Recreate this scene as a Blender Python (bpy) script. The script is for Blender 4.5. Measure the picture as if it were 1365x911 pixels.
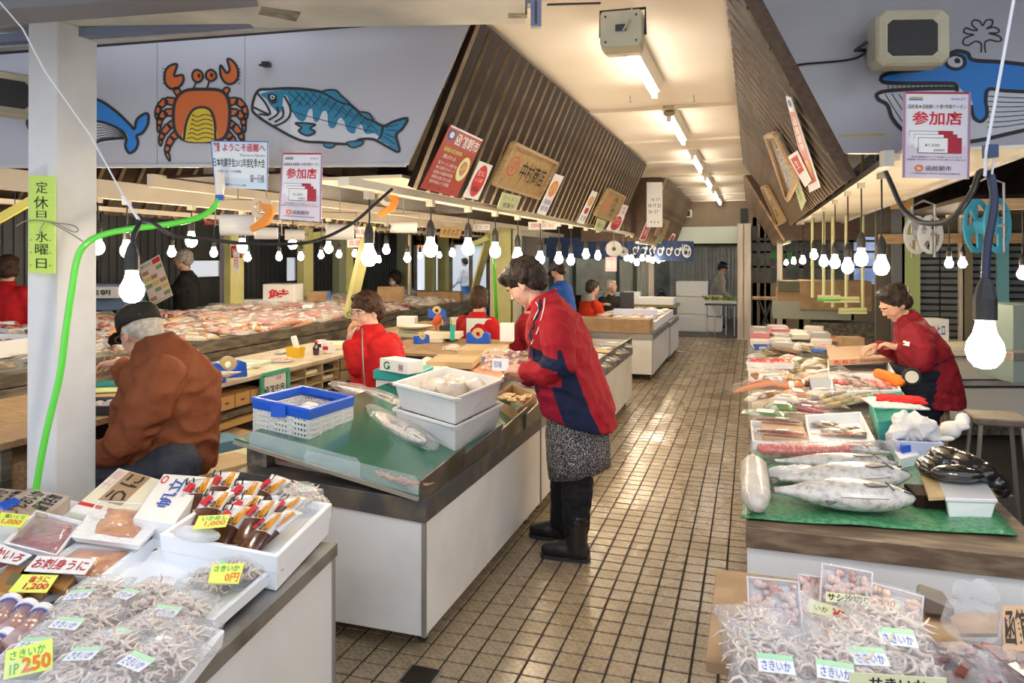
import bpy, math, random
from mathutils import Vector as V, Matrix, noise, Euler
import numpy as np
R = random.Random(11)
SC = bpy.context.scene
C = SC.collection
for o in list(bpy.data.objects): bpy.data.objects.remove(o)
# ---------------------------------------------------------------- camera
H, F, U0, V0 = 1.55, 980.0, 682.5, 342.0           # eye height, focal length in px of 1365x911, principal column, horizon row
AL = math.atan((1002 - U0) / F); ca, sa = math.cos(AL), math.sin(AL)
cd = bpy.data.cameras.new('camera'); cam = bpy.data.objects.new('camera', cd); C.objects.link(cam)
cam.location = (0, 0, H); cam.rotation_euler = (math.pi / 2, 0, AL)
cd.sensor_width = 36; cd.lens = F / 1365 * 36; cd.shift_y = -(455.5 - V0) / 1365; cd.clip_start = .05; cd.clip_end = 300
SC.camera = cam
# ---------------------------------------------------------------- world, sun-less overcast daylight from the street, exposure
w = bpy.data.worlds.new('overcast'); SC.world = w; w.use_nodes = True
nt = w.node_tree; bg = nt.nodes['Background']
tc = nt.nodes.new('ShaderNodeTexCoord'); sx = nt.nodes.new('ShaderNodeSeparateXYZ'); rp = nt.nodes.new('ShaderNodeValToRGB')
nt.links.new(tc.outputs['Generated'], sx.inputs[0]); nt.links.new(sx.outputs[2], rp.inputs[0]); nt.links.new(rp.outputs[0], bg.inputs[0])
rp.color_ramp.elements[0].position = .0; rp.color_ramp.elements[0].color = (.86, .90, 1, 1)
rp.color_ramp.elements[1].position = .9; rp.color_ramp.elements[1].color = (.78, .85, 1, 1)
bg.inputs[1].default_value = 1.25
SC.view_settings.view_transform = 'Standard'; SC.view_settings.look = 'None'
SC.view_settings.exposure = 0.36; SC.view_settings.gamma = 1.0; SC.view_settings.use_curve_mapping = False
BULB, TUBE = 125.0, 27.0                             # what a hanging bulb and a ceiling tube give off
# ---------------------------------------------------------------- placing: a point of the photograph at a known depth / height / plane
def P(u, v, z):
    r = (u - U0) / F * z
    return V((r * ca - z * sa, r * sa + z * ca, H + (V0 - v) / F * z))
def G(u, v, h): return P(u, v, F * (H - h) / (v - V0))
def XP(u, v, X): return P(u, v, X / ((u - U0) / F * ca - sa))
def YP(u, v, Y): return P(u, v, Y / ((u - U0) / F * sa + ca))
def PL(u, v, p0, n):
    d = P(u, v, 1) - V((0, 0, H)); t = (p0 - V((0, 0, H))).dot(n) / d.dot(n)
    return V((0, 0, H)) + d * t
# ---------------------------------------------------------------- materials
MT = {}
def mat(name, col, rough=.55, metal=0, col2=None, ns=6, nd=3, nc=.5, bump=0, bs=60, em=0, stretch=None, objcol=False, coat=0, sss=0, emcol=None, spec=.5):
    if name in MT: return MT[name]
    m = bpy.data.materials.new(name); m.use_nodes = True; t = m.node_tree; b = t.nodes['Principled BSDF']
    L = t.links.new
    b.inputs['Roughness'].default_value = rough; b.inputs['Metallic'].default_value = metal
    b.inputs['Specular IOR Level'].default_value = spec
    if coat: b.inputs['Coat Weight'].default_value = coat; b.inputs['Coat Roughness'].default_value = .12
    c4 = tuple(col[:3]) + (1,)
    b.inputs['Base Color'].default_value = c4
    tcn = mp = None
    def coord():
        nonlocal tcn, mp
        if mp is None:
            tcn = t.nodes.new('ShaderNodeTexCoord'); mp = t.nodes.new('ShaderNodeMapping')
            L(tcn.outputs['Object'], mp.inputs[0])
            if stretch: mp.inputs['Scale'].default_value = stretch
        return mp.outputs[0]
    src = None
    if objcol:
        oi = t.nodes.new('ShaderNodeObjectInfo'); src = oi.outputs['Color']; L(src, b.inputs['Base Color'])
    if col2 is not None:
        n = t.nodes.new('ShaderNodeTexNoise'); n.inputs['Scale'].default_value = ns; n.inputs['Detail'].default_value = nd; L(coord(), n.inputs[0])
        r = t.nodes.new('ShaderNodeValToRGB'); r.color_ramp.elements[0].position = nc - .12; r.color_ramp.elements[1].position = nc + .12
        L(n.outputs[0], r.inputs[0])
        x = t.nodes.new('ShaderNodeMix'); x.data_type = 'RGBA'; x.inputs[6].default_value = c4; x.inputs[7].default_value = tuple(col2[:3]) + (1,)
        if src: L(src, x.inputs[6])
        L(r.outputs[0], x.inputs[0]); L(x.outputs[2], b.inputs['Base Color'])
    if bump:
        n = t.nodes.new('ShaderNodeTexNoise'); n.inputs['Scale'].default_value = bs; n.inputs['Detail'].default_value = 4; L(coord(), n.inputs[0])
        bp = t.nodes.new('ShaderNodeBump'); bp.inputs['Strength'].default_value = min(1, bump); bp.inputs['Distance'].default_value = .01 * max(1, bump)
        L(n.outputs[0], bp.inputs['Height']); L(bp.outputs[0], b.inputs['Normal'])
    if em:
        b.inputs['Emission Color'].default_value = tuple((emcol or col)[:3]) + (1,); b.inputs['Emission Strength'].default_value = em
    if sss: b.inputs['Subsurface Weight'].default_value = sss; b.inputs['Subsurface Radius'].default_value = (.012, .005, .003)
    MT[name] = m; return m
def film(name, opacity=.28, tint=(.93, .95, .97), rough=.12, bs=22, strength=1.0):
    if name in MT: return MT[name]
    m = bpy.data.materials.new(name); m.use_nodes = True; t = m.node_tree; L = t.links.new
    for n in list(t.nodes): t.nodes.remove(n)
    out = t.nodes.new('ShaderNodeOutputMaterial'); tr = t.nodes.new('ShaderNodeBsdfTransparent'); pr = t.nodes.new('ShaderNodeBsdfPrincipled')
    pr.inputs['Base Color'].default_value = tint + (1,); pr.inputs['Roughness'].default_value = rough; pr.inputs['Specular IOR Level'].default_value = .9
    mx = t.nodes.new('ShaderNodeMixShader'); fr = t.nodes.new('ShaderNodeLayerWeight'); fr.inputs[0].default_value = .22
    mr = t.nodes.new('ShaderNodeMapRange'); mr.inputs[3].default_value = opacity; mr.inputs[4].default_value = min(1, opacity + .42)
    c = t.nodes.new('ShaderNodeTexCoord'); n = t.nodes.new('ShaderNodeTexNoise'); n.inputs['Scale'].default_value = bs; n.inputs['Detail'].default_value = 3; n.inputs['Distortion'].default_value = 1.2
    bp = t.nodes.new('ShaderNodeBump'); bp.inputs['Strength'].default_value = strength; bp.inputs['Distance'].default_value = .02
    L(c.outputs['Object'], n.inputs[0]); L(n.outputs[0], bp.inputs['Height']); L(bp.outputs[0], pr.inputs['Normal']); L(bp.outputs[0], fr.inputs['Normal'])
    L(fr.outputs['Facing'], mr.inputs[0]); L(mr.outputs[0], mx.inputs[0]); L(tr.outputs[0], mx.inputs[1]); L(pr.outputs[0], mx.inputs[2]); L(mx.outputs[0], out.inputs[0])
    MT[name] = m; return m
# ---------------------------------------------------------------- mesh building
class M:
    def __init__(s): s.v = []; s.f = []; s.m = []
    def add(s, vs, fs, m=0):
        n = len(s.v); s.v.extend([V(x) for x in vs]); s.f.extend([[i + n for i in f] for f in fs]); s.m.extend([m] * len(fs)); return s
    def hexa(s, b, t, m=0): return s.add(list(b) + list(t), [(3, 2, 1, 0), (4, 5, 6, 7), (0, 1, 5, 4), (1, 2, 6, 5), (2, 3, 7, 6), (3, 0, 4, 7)], m)
    def bb(s, x0, x1, y0, y1, z0, z1, m=0):
        return s.hexa([(x0, y0, z0), (x1, y0, z0), (x1, y1, z0), (x0, y1, z0)], [(x0, y0, z1), (x1, y0, z1), (x1, y1, z1), (x0, y1, z1)], m)
    def box(s, c, d, rot=(0, 0, 0), m=0):
        a = [V((x * d[0] / 2, y * d[1] / 2, z * d[2] / 2)) for z in (-1, 1) for x, y in ((-1, -1), (1, -1), (1, 1), (-1, 1))]
        q = Euler(rot).to_matrix() if not isinstance(rot, Matrix) else rot
        a = [q @ p + V(c) for p in a]; return s.hexa(a[:4], a[4:], m)
    def beam(s, a, b, w, h, m=0, up=(0, 0, 1)):
        a, b = V(a), V(b); d = (b - a).normalized(); x = d.cross(V(up)).normalized(); z = x.cross(d)
        q = lambda p: [p - x * w / 2 - z * h / 2, p + x * w / 2 - z * h / 2, p + x * w / 2 + z * h / 2, p - x * w / 2 + z * h / 2]
        return s.hexa(q(a), q(b), m)
    def loft(s, rings, m=0, cap=True, closed=True):
        k = len(rings[0]); n = len(s.v)
        for r in rings: s.v.extend([V(p) for p in r])
        for i in range(len(rings) - 1):
            for j in range(k if closed else k - 1):
                a = n + i * k + j; b = n + i * k + (j + 1) % k
                s.f.append([a, b, b + k, a + k]); s.m.append(m)
        if cap and closed:
            s.f.append([n + j for j in range(k)][::-1]); s.f.append([n + (len(rings) - 1) * k + j for j in range(k)]); s.m += [m, m]
        return s
    def tube(s, pts, r, n=8, m=0, cap=True):
        pts = [V(p) for p in pts]; rings = []; prev = None
        for i, p in enumerate(pts):
            d = (pts[min(i + 1, len(pts) - 1)] - pts[max(i - 1, 0)]).normalized()
            if prev is None:
                a = d.cross(V((0, 0, 1)));
                if a.length < .05: a = d.cross(V((1, 0, 0)))
            else: a = prev - d * prev.dot(d)
            a.normalize(); prev = a; b = d.cross(a); rr = r[i] if isinstance(r, (list, tuple)) else r
            rings.append([p + (a * math.cos(t) + b * math.sin(t)) * rr for t in [2 * math.pi * k / n for k in range(n)]])
        return s.loft(rings, m, cap)
    def lathe(s, prof, c=(0, 0, 0), n=16, m=0, axis='z', cap=True):
        rings = []
        for r, z in prof:
            rings.append([(r * math.cos(2 * math.pi * k / n), r * math.sin(2 * math.pi * k / n), z) for k in range(n)])
        if axis == 'x': rings = [[(z, x, y) for x, y, z in q] for q in rings]
        if axis == 'y': rings = [[(y, z, x) for x, y, z in q] for q in rings]
        return s.loft([[V(p) + V(c) for p in q] for q in rings], m, cap)
    def sph(s, c, r, n=12, k=8, m=0, rot=None, f=None):
        if not isinstance(r, (tuple, list)): r = (r, r, r)
        q = rot if rot is not None else Matrix.Identity(3); rings = []
        for i in range(k + 1):
            a = math.pi * i / k - math.pi / 2; a = max(-1.54, min(1.54, a)); rr = []
            for j in range(n):
                b = 2 * math.pi * j / n; p = V((math.cos(a) * math.cos(b), math.cos(a) * math.sin(b), math.sin(a)))
                if f: p = f(p)
                rr.append(q @ V((p.x * r[0], p.y * r[1], p.z * r[2])) + V(c))
            rings.append(rr)
        return s.loft(rings, m)
    def prism(s, pts, d, m=0):
        k = len(pts); d = V(d); pts = [V(p) for p in pts]
        return s.add(pts + [p + d for p in pts], [list(range(k))[::-1], list(range(k, 2 * k))] + [[i, (i + 1) % k, k + (i + 1) % k, k + i] for i in range(k)], m)
    def xf(s, mx, i0=0):
        for i in range(i0, len(s.v)): s.v[i] = mx @ s.v[i]
        return s
WM = {}
def inv(par): return WM[par].inverted() if par in WM else Matrix.Identity(4)
def tag(o, lab=None, cat=None, grp=None, kind=None):
    if lab: o['label'] = lab
    if cat: o['category'] = cat
    if grp: o['group'] = grp
    if kind: o['kind'] = kind
    return o
def ob(name, mb, mt, par=None, lab=None, cat=None, grp=None, kind=None, smooth=False, bev=0, seg=1, sub=0, local=False, solid=0, ang=None):
    me = bpy.data.meshes.new(name); vs = mb.v; org = Matrix.Identity(4)
    if par is not None:
        wi = Matrix.Identity(4) if local else WM[par.as_pointer()].inverted(); vs = [wi @ p for p in vs]; org = WM[par.as_pointer()]
    elif not local:
        lo = [min(p[i] for p in vs) for i in range(3)]; hi = [max(p[i] for p in vs) for i in range(3)]
        o_ = V(((lo[0] + hi[0]) / 2, (lo[1] + hi[1]) / 2, lo[2])); org = Matrix.Translation(o_); vs = [p - o_ for p in vs]
    me.from_pydata([tuple(p) for p in vs], [], mb.f)
    mts = mt if isinstance(mt, (list, tuple)) else [mt]
    for x in mts: me.materials.append(x)
    if len(mts) > 1: me.polygons.foreach_set('material_index', mb.m)
    if smooth: me.polygons.foreach_set('use_smooth', [True] * len(me.polygons))
    me.update()
    o = bpy.data.objects.new(name, me); C.objects.link(o); o.parent = par
    if par is None: o.matrix_world = org
    WM[o.as_pointer()] = org.copy()
    if solid: x = o.modifiers.new('s', 'SOLIDIFY'); x.thickness = solid; x.offset = 0
    if bev: x = o.modifiers.new('b', 'BEVEL'); x.width = bev; x.segments = seg; x.limit_method = 'ANGLE'; x.angle_limit = .6
    if sub: x = o.modifiers.new('u', 'SUBSURF'); x.levels = sub; x.render_levels = sub
    return tag(o, lab, cat, grp, kind)
def thing(name, lab, cat, loc=(0, 0, 0), rz=0, grp=None, rot=None):
    o = bpy.data.objects.new(name, None); C.objects.link(o); o.empty_display_size = .05
    o.location = loc; o.rotation_euler = rot or (0, 0, rz)
    WM[o.as_pointer()] = Matrix.Translation(V(loc)) @ Euler(rot or (0, 0, rz)).to_matrix().to_4x4()
    return tag(o, lab, cat, grp)
def dup(root, loc, rz=0, lab=None, grp=None, sc=1, rot=None, col=None):
    def cp(o, par):
        c = o.copy(); C.objects.link(c); c.parent = par
        for ch in KIDS.get(o, ()): cp(ch, c)
        if col and 'tint' in o.keys(): c.color = tuple(col) + (1,)
        return c
    r = cp(root, None); r.location = loc; r.rotation_euler = rot or (0, 0, rz); r.scale = (sc,) * 3 if not isinstance(sc, tuple) else sc
    if lab: r['label'] = lab
    if grp: r['group'] = grp
    return r
KIDS = {}
def kids(root):
    KIDS[root] = list(root.children)
    for c in root.children:
        if c.children: KIDS[c] = list(c.children)
    return root
def tint(o, c): o.color = tuple(c) + (1,); o['tint'] = 1; return o
# text and print on quads -----------------------------------------------------
TX = {}
def tmesh(s, bold=0):
    key = (s, bold)
    if key in TX: return TX[key]
    c = bpy.data.curves.new('t', 'FONT'); c.body = s; c.resolution_u = 2 if len(s) < 12 else 1; c.offset = bold
    o = bpy.data.objects.new('t', c); C.objects.link(o); dg = bpy.context.evaluated_depsgraph_get(); dg.update()
    me = bpy.data.meshes.new_from_object(o.evaluated_get(dg)); bpy.data.objects.remove(o)
    vs = [v.co.copy() for v in me.vertices]; fs = [list(p.vertices) for p in me.polygons]; bpy.data.meshes.remove(me)
    if not vs: TX[key] = ([], [], 1); return TX[key]
    x0 = min(p.x for p in vs); x1 = max(p.x for p in vs); y0 = min(p.y for p in vs); y1 = max(p.y for p in vs)
    vs = [((p.x - x0) / max(1e-6, x1 - x0), 1 - (p.y - y0) / max(1e-6, y1 - y0)) for p in vs]
    TX[key] = (vs, fs, 1); return TX[key]
def bil(q, a, b): return (q[0] * (1 - a) + q[1] * a) * (1 - b) + (q[3] * (1 - a) + q[2] * a) * b
def qn(q): return (q[3] - q[0]).cross(q[1] - q[0]).normalized()          # q = TL, TR, BR, BL seen from the front
def qtext(mb, q, s, r, m=0, off=.0016, bold=0, vert=False):
    n = qn(q)
    if vert:
        k = len(s); h = (r[3] - r[1]) / k
        for i, ch in enumerate(s):
            if ch != ' ': qtext(mb, q, ch, (r[0], r[1] + h * (i + .06), r[2], r[1] + h * (i + .94)), m, off, bold)
        return
    vs, fs, _ = tmesh(s, bold)
    mb.add([bil(q, r[0] + (r[2] - r[0]) * a, r[1] + (r[3] - r[1]) * b) + n * off for a, b in vs], fs, m)
def qrect(mb, q, r, m=0, off=.001):
    n = qn(q); mb.add([bil(q, a, b) + n * off for a, b in ((r[0], r[3]), (r[2], r[3]), (r[2], r[1]), (r[0], r[1]))], [(0, 1, 2, 3)], m)
def qell(mb, q, c, r, m=0, off=.0012, n=20, a0=0, a1=6.2832, inner=0):
    nn = qn(q); o = [bil(q, c[0] + r[0] * math.cos(a0 + (a1 - a0) * k / n), c[1] + r[1] * math.sin(a0 + (a1 - a0) * k / n)) + nn * off for k in range(n + (1 if inner else 0))]
    if not inner: mb.add(o[::-1], [list(range(n))], m); return
    i_ = [bil(q, c[0] + r[0] * inner * math.cos(a0 + (a1 - a0) * k / n), c[1] + r[1] * inner * math.sin(a0 + (a1 - a0) * k / n)) + nn * off for k in range(n + 1)]
    mb.add(o + i_, [(k + 1, k, n + 1 + k, n + 2 + k) for k in range(n)], m)
def sign(name, q, face, items, lab=None, cat=None, grp=None, th=.004, par=None, frame=None):
    """items: ('t', text, rect, material[, bold]) | ('v', ...) vertical | ('r', rect, material) | ('e', centre, radii, material[, inner])"""
    q = [V(p) for p in q]; n = qn(q); b = M().prism([q[3], q[2], q[1], q[0]], -n * th)
    for i in range(len(b.v)): pass
    if par is None:
        ctr = (q[2] + q[3]) / 2; par_ = thing(name, lab, cat, ctr, 0, grp); ob('sheet', b, face, par_)
    else: par_ = ob(name, b, face, par)
    mats = []; g = M()
    def mi(m):
        if m not in mats: mats.append(m)
        return mats.index(m)
    lay = .0008
    for it in items:
        lay += .00015
        if it[0] == 't': qtext(g, q, it[1], it[2], mi(it[3]), lay, it[4] if len(it) > 4 else 0)
        elif it[0] == 'v': qtext(g, q, it[1], it[2], mi(it[3]), lay, it[4] if len(it) > 4 else 0, True)
        elif it[0] == 'r': qrect(g, q, it[1], mi(it[2]), lay)
        elif it[0] == 'e': qell(g, q, it[1], it[2], mi(it[3]), lay, inner=it[4] if len(it) > 4 else 0)
    if g.f: ob('print', g, mats, par_)
    if frame:
        fm = M(); fw, fd, mt = frame
        for i in range(4): fm.beam(q[i] + n * fd * .3, q[(i + 1) % 4] + n * fd * .3, fw, fd, up=n)
        ob('frame', fm, mt, par_)
    return par_
def spl(pts, k=6, closed=True):
    pts = [V(p) for p in pts]; n = len(pts); out = []
    for i in range(n if closed else n - 1):
        g = (lambda j: pts[j % n]) if closed else (lambda j: pts[max(0, min(n - 1, j))])
        a, b, c, d = g(i - 1), g(i), g(i + 1), g(i + 2)
        for t in [x / k for x in range(k)]:
            out.append(.5 * ((2 * b) + (c - a) * t + (2 * a - 5 * b + 4 * c - d) * t * t + (3 * b - a - 3 * c + d) * t ** 3))
    if not closed: out.append(pts[-1])
    return out
def wavy(p, s, k=1.0): return V((noise.noise(p * s), noise.noise(p * s + V((31, 7, 3))), noise.noise(p * s + V((5, 91, 17))))) * k
# common materials
WHT = mat('white_laminate', (.80, .79, .77), .35, col2=(.68, .66, .62), ns=2.2, nc=.62)
FOAM = mat('styrofoam', (.88, .90, .92), .6, bump=.08, bs=240)
BLK = mat('black_plastic', (.015, .015, .018), .4)
INK = mat('black_ink', (.01, .01, .012), .7)
RED = mat('red_ink', (.62, .02, .03), .6)
PRED = mat('dark_red_print', (.42, .015, .035), .6)
WHP = mat('white_paper', (.84, .84, .83), .6)
YEL = mat('yellow_card', (.80, .92, .16), .6)
CREAM = mat('cream_paper', (.80, .76, .58), .6)
ORG = mat('orange_ink', (.85, .20, .02), .6)
GRN = mat('green_ink', (.03, .35, .12), .6)
BLU = mat('blue_ink', (.03, .10, .45), .6)
PNK = mat('pale_pink_print', (.72, .52, .58), .6)
CARD = mat('cardboard', (.44, .29, .16), .8, col2=(.36, .23, .12), ns=9, bump=.1, bs=80)
WOODL = mat('pale_wood', (.50, .34, .18), .6, col2=(.36, .23, .11), ns=7, stretch=(1, 9, 9), bump=.15, bs=30)
WOODG = mat('weathered_wood', (.22, .18, .13), .7, col2=(.09, .075, .055), ns=5, stretch=(4, 1, 6), bump=.3, bs=30)
STEEL = mat('worn_steel', (.33, .32, .30), .42, .7, col2=(.12, .09, .06), ns=5, nc=.6, bump=.1, bs=30)
# ================================================================ the building
FLOOR = mat('floor_slab', (.018, .015, .012), .8)
fl = M().bb(-9, 5.5, -3, 24, -.12, -.006); floor = ob('floor', fl, FLOOR, kind='structure')
FT = mat('quarry_tile', (.40, .315, .20), .30, col2=(.27, .205, .13), ns=60, nd=2, bump=.07, bs=160, coat=.0)
# wet dirty gloss in patches
t = FT.node_tree; b = t.nodes['Principled BSDF']; n = t.nodes.new('ShaderNodeTexNoise'); n.inputs['Scale'].default_value = 2.3; n.inputs['Detail'].default_value = 5
g_ = t.nodes.new('ShaderNodeNewGeometry'); t.links.new(g_.outputs['Position'], n.inputs[0])
r_ = t.nodes.new('ShaderNodeMapRange'); r_.inputs[1].default_value = .35; r_.inputs[2].default_value = .65; r_.inputs[3].default_value = .16; r_.inputs[4].default_value = .42
t.links.new(n.outputs[0], r_.inputs[0]); t.links.new(r_.outputs[0], b.inputs['Roughness'])
tm = M().bb(-.0462, .0462, -.0462, .0462, -.009, 0)
def chamfer_tile():
    m = M(); a, c = .0458, .0435; m.loft([[(-a, -a, -.010), (a, -a, -.010), (a, a, -.010), (-a, a, -.010)], [(-a, -a, -.002), (a, -a, -.002), (a, a, -.002), (-a, a, -.002)], [(-c, -c, 0), (c, -c, 0), (c, c, 0), (-c, c, 0)]]); return m
tile_me = None; rest = M(); cnt = 0; cells = []
for j in range(200):
    y = 1.55 + .1 * j
    if y > 14.55: break
    for i in range(-16, 4):
        x = -.067 + .1 * i; cells.append((x, y))
hid = lambda x, y: not (-1.33 < x < .06 and y > 2.35) and not (-1.9 < x < .06 and 2.3 < y < 2.9)
vis = [c for c in cells if not hid(*c)]; vis.sort(key=lambda c: c[1]); near = set(vis[:300])
for x, y in cells:
    dz = R.uniform(-.0012, .0008)
    if (x, y) in near:
        if tile_me is None:
            o = ob('floor_tile', chamfer_tile(), FT, floor, local=True); tile_me = o
        else: o = tile_me.copy(); C.objects.link(o); o.parent = floor
        o.location = V((x, y, dz)) - WM[floor.as_pointer()].translation; o.rotation_euler = (R.uniform(-.008, .008), R.uniform(-.008, .008), 0)
    else:
        k = len(rest.v); a = .0455; rest.add([(x - a, y - a, -.008), (x + a, y - a, -.008), (x + a, y + a, -.008), (x - a, y + a, -.008), (x - a, y - a, dz), (x + a, y - a, dz), (x + a, y + a, dz), (x - a, y + a, dz)], [(4, 5, 6, 7), (0, 1, 5, 4), (1, 2, 6, 5), (2, 3, 7, 6), (3, 0, 4, 7)])
ob('floor_tile', rest, FT, floor, kind='stuff')
drain = thing('drain_cover', 'small dark square floor drain cover sunk between the tiles', 'drain', G(560, 903, 0)); dl = WM[drain.as_pointer()].translation
ob('grate', M().bb(dl.x - .055, dl.x + .055, dl.y - .055, dl.y + .055, -.004, .006), mat('drain_iron', (.03, .022, .015), .5, .5), drain)
ob('frame', M().bb(dl.x - .065, dl.x + .065, dl.y - .065, dl.y + .065, -.004, .003), STEEL, drain)
# dark concrete beyond the tiles
CONC = mat('dark_concrete', (.10, .09, .075), .6, col2=(.06, .055, .045), ns=3)
ob('floor', M().bb(-9, 5.5, 14.56, 24, -.006, .012), CONC, kind='structure')
# ---- ceiling of the aisle
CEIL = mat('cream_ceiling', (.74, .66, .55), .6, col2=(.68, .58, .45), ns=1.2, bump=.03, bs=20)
HC = 2.64
ceil = ob('ceiling', M().bb(-1.9, .03, 2.7, 15.2, HC, HC + .05).bb(.03, 1.2, 3.85, 15.2, HC, HC + .05), CEIL, kind='structure')
for k in range(7):
    y = 5.4 + k * 1.55
    ob('cross_batten', M().bb(-1.15, .12, y, y + .05, HC - .025, HC), CEIL, ceil)
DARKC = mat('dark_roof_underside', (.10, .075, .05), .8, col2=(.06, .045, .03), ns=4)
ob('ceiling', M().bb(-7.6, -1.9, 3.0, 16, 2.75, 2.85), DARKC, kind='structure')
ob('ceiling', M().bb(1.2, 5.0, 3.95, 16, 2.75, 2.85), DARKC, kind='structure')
# ---- shop front boards with murals (a skewed line across the hall, parallel to the street)
FAC = mat('facade_paint', (.46, .46, .50), .5, col2=(.41, .41, .46), ns=.9, bump=.05, bs=30)
fwd = V((-sa, ca, 0)); rgt = V((ca, sa, 0)); ZF = 3.3
p0F = P(400, 200, ZF)
def FP(u, v, off=0): return P(u, v, ZF - off)
def fboard(name, us, vt, vb):
    q = [FP(us[0], vb[0]), FP(us[1], vb[1]), FP(us[1 + (len(us) > 2)], vt[1]), FP(us[0], vt[0])]
    return q
wl = thing('wall_front_left', None, None, P(270, 222, ZF)); wl['kind'] = 'structure'
wr = thing('wall_front_right', None, None, P(1235, 204, ZF)); wr['kind'] = 'structure'
for a, b_ in ((-260, 209.3), (209.9, 326), (326.6, 0)):
    if b_: pts = [FP(a, 222), FP(b_, 221.5), FP(b_, 8), FP(a, 8)]
    else: pts = [FP(a, 221), FP(543, 219), FP(636, 8), FP(a, 8)]
    ob('panel', M().prism(pts, fwd * .045), FAC, wl)
ob('panel', M().prism([FP(1108, 204), FP(1700, 206), FP(1700, -40), FP(985, -40)], fwd * .045), FAC, wr)
ob('lower_edge_trim', M().beam(P(-260, 223, 3.285), P(541, 220.5, 3.285), .012, .014), mat('grey_trim', (.5, .5, .5), .4), wl)
# canopy over the street side
CAN = mat('canopy_paint', (.62, .59, .50), .6, col2=(.50, .47, .40), ns=3)
def up(p, h): return V((p.x, p.y, h))
a, b_, c_, d_ = P(-700, 0, 3.26), P(700, 0, 3.0), P(700, 0, 1.9), P(-700, 0, 1.9)
ob('ceiling', M().prism([up(p, 2.5) for p in (a, b_, c_, d_)], (0, 0, .06)), CAN, kind='structure')
a, b_, c_, d_ = P(700, 0, 3.3), P(2300, 0, 3.3), P(2300, 0, 1.9), P(700, 0, 1.9)
ob('ceiling', M().prism([up(p, 2.9) for p in (a, b_, c_, d_)], (0, 0, .06)), CAN, kind='structure')  # whale side canopy is out of view, added only to shape the daylight
rail = thing('door_rail', 'long blue grey steel sliding door rail over the painted shop front', 'rail', P(300, 40, 3.2))
BGM = mat('blue_grey_steel', (.18, .21, .29), .45, .3); GRT = mat('weathered_trim', (.52, .52, .52), .5, col2=(.35, .33, .3), ns=4)
ob('upper_channel', M().beam(P(-300, 56 + 20, 3.12), P(720, 1, 2.98), .06, .035), BGM, rail)
ob('lower_channel', M().beam(P(-300, 64 + 20, 3.15), P(640, 14, 3.05), .05, .03), GRT, rail)
ob('painted_shadow_strip', M().beam(P(-300, 71 + 20, 3.19), P(620, 21, 3.10), .05, .014), mat('painted_shadow', (.035, .03, .028), .7), rail)  # solid near-black strip, painted as the shade under the rail
BRK = mat('rusty_clamp', (.25, .2, .13), .6, .4, col2=(.12, .07, .03), ns=30)
ob('clamp', M().box(P(546, 19, 3.02), (.055, .05, .03), (0, 0, AL)), BRK, rail)
ob('clamp', M().box(P(690, 14, 2.9), (.075, .05, .045), (0, 0, AL)), BRK, rail)
hb = thing('beam', None, None, P(350, 4, 2.6)); hb['kind'] = 'structure'
ob('timber', M().beam(P(270, -12, 2.75), P(398, 14, 2.9), .10, .06), mat('old_timber', (.16, .13, .09), .8, col2=(.30, .27, .2), ns=14), hb)
ob('hanger_bracket', M().box(P(378, 14, 2.98), (.10, .04, .055), (0, 0, AL)), mat('speckled_steel', (.09, .11, .15), .5, .3, col2=(.3, .3, .3), ns=40, nc=.6), hb)
ob('beam', M().beam(P(-200, 26, 2.4), P(340, -12, 2.7), .16, .06), mat('grey_beam', (.22, .22, .24), .5, .2), kind='structure')
ch = thing('hanging_channel', 'short blue grey slotted steel channel hanging from the beam by the aisle ceiling', 'bracket', P(714, 35, 2.9))
ob('channel', M().box(P(714.5, 17, 2.9), (.042, .03, .115), (0, 0, AL)), mat('blue_channel', (.20, .23, .34), .5), ch)
ob('slot', M().box(P(714.5, 16, 2.88), (.005, .004, .09), (0, 0, AL)), BLK, ch)
ob('beam', M().beam(P(730, 6.5, 3.0), P(800, 4.5, 3.1), .012, .008), BLK, kind='structure')
# ---- concrete column with the closing-day card
COLW = mat('column_white_paint', (.66, .67, .69), .45, col2=(.60, .61, .62), ns=5, bump=.05, bs=25)
ZC = 2.92; cb = [G(0, 0, 0)] * 0
cf0, cf1 = P(35.5, 342, ZC), P(75, 342, ZC + .03)            # street face of the column
dR = (V((-.35, .94, 0))).normalized()
def colring(h, s0=0): return [V((cf0.x + s0, cf0.y, h)), V((cf1.x + s0, cf1.y, h)), V((cf1.x + s0, cf1.y, h)) + V((.015, .178, 0)), V((cf0.x + s0, cf0.y, h)) + V((.015, .178, 0))]
ob('column', M().hexa(colring(-.0, -.006), colring(2.5, .006)), COLW, kind='structure', bev=.004)
# ---- outer walls
DW = mat('dark_corrugated', (.035, .042, .047), .5, col2=(.055, .062, .068), ns=3, stretch=(1, 1, .15))
lw = thing('wall_left', None, None, (-7.35, 8, 0)); lw['kind'] = 'structure'
def wall_holes(y0, y1, holes, X, th=.08):
    ys = sorted(holes); y = y0
    for (a, b, z0, z1) in ys:
        ob('panel', M().bb(X - th, X, y, a, 0, 2.8), DW, lw); ob('panel', M().bb(X - th, X, a, b, 0, z0), DW, lw); ob('panel', M().bb(X - th, X, a, b, z1, 2.8), DW, lw); y = b
    ob('panel', M().bb(X - th, X, y, y1, 0, 2.8), DW, lw)
ribs = M()
yy = 1.5
while yy < 15:
    ribs.bb(-7.352, -7.335, yy, yy + .03, .3, 2.8); yy += .12
wy = lambda u: XP(u, 342, -7.35).y
wall_holes(0, 15.2, [(wy(95), wy(130.5), 1.235, 1.5), (wy(252), wy(297), 1.26, 1.49), (wy(381), wy(398), 1.14, 1.53)], -7.35)
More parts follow.
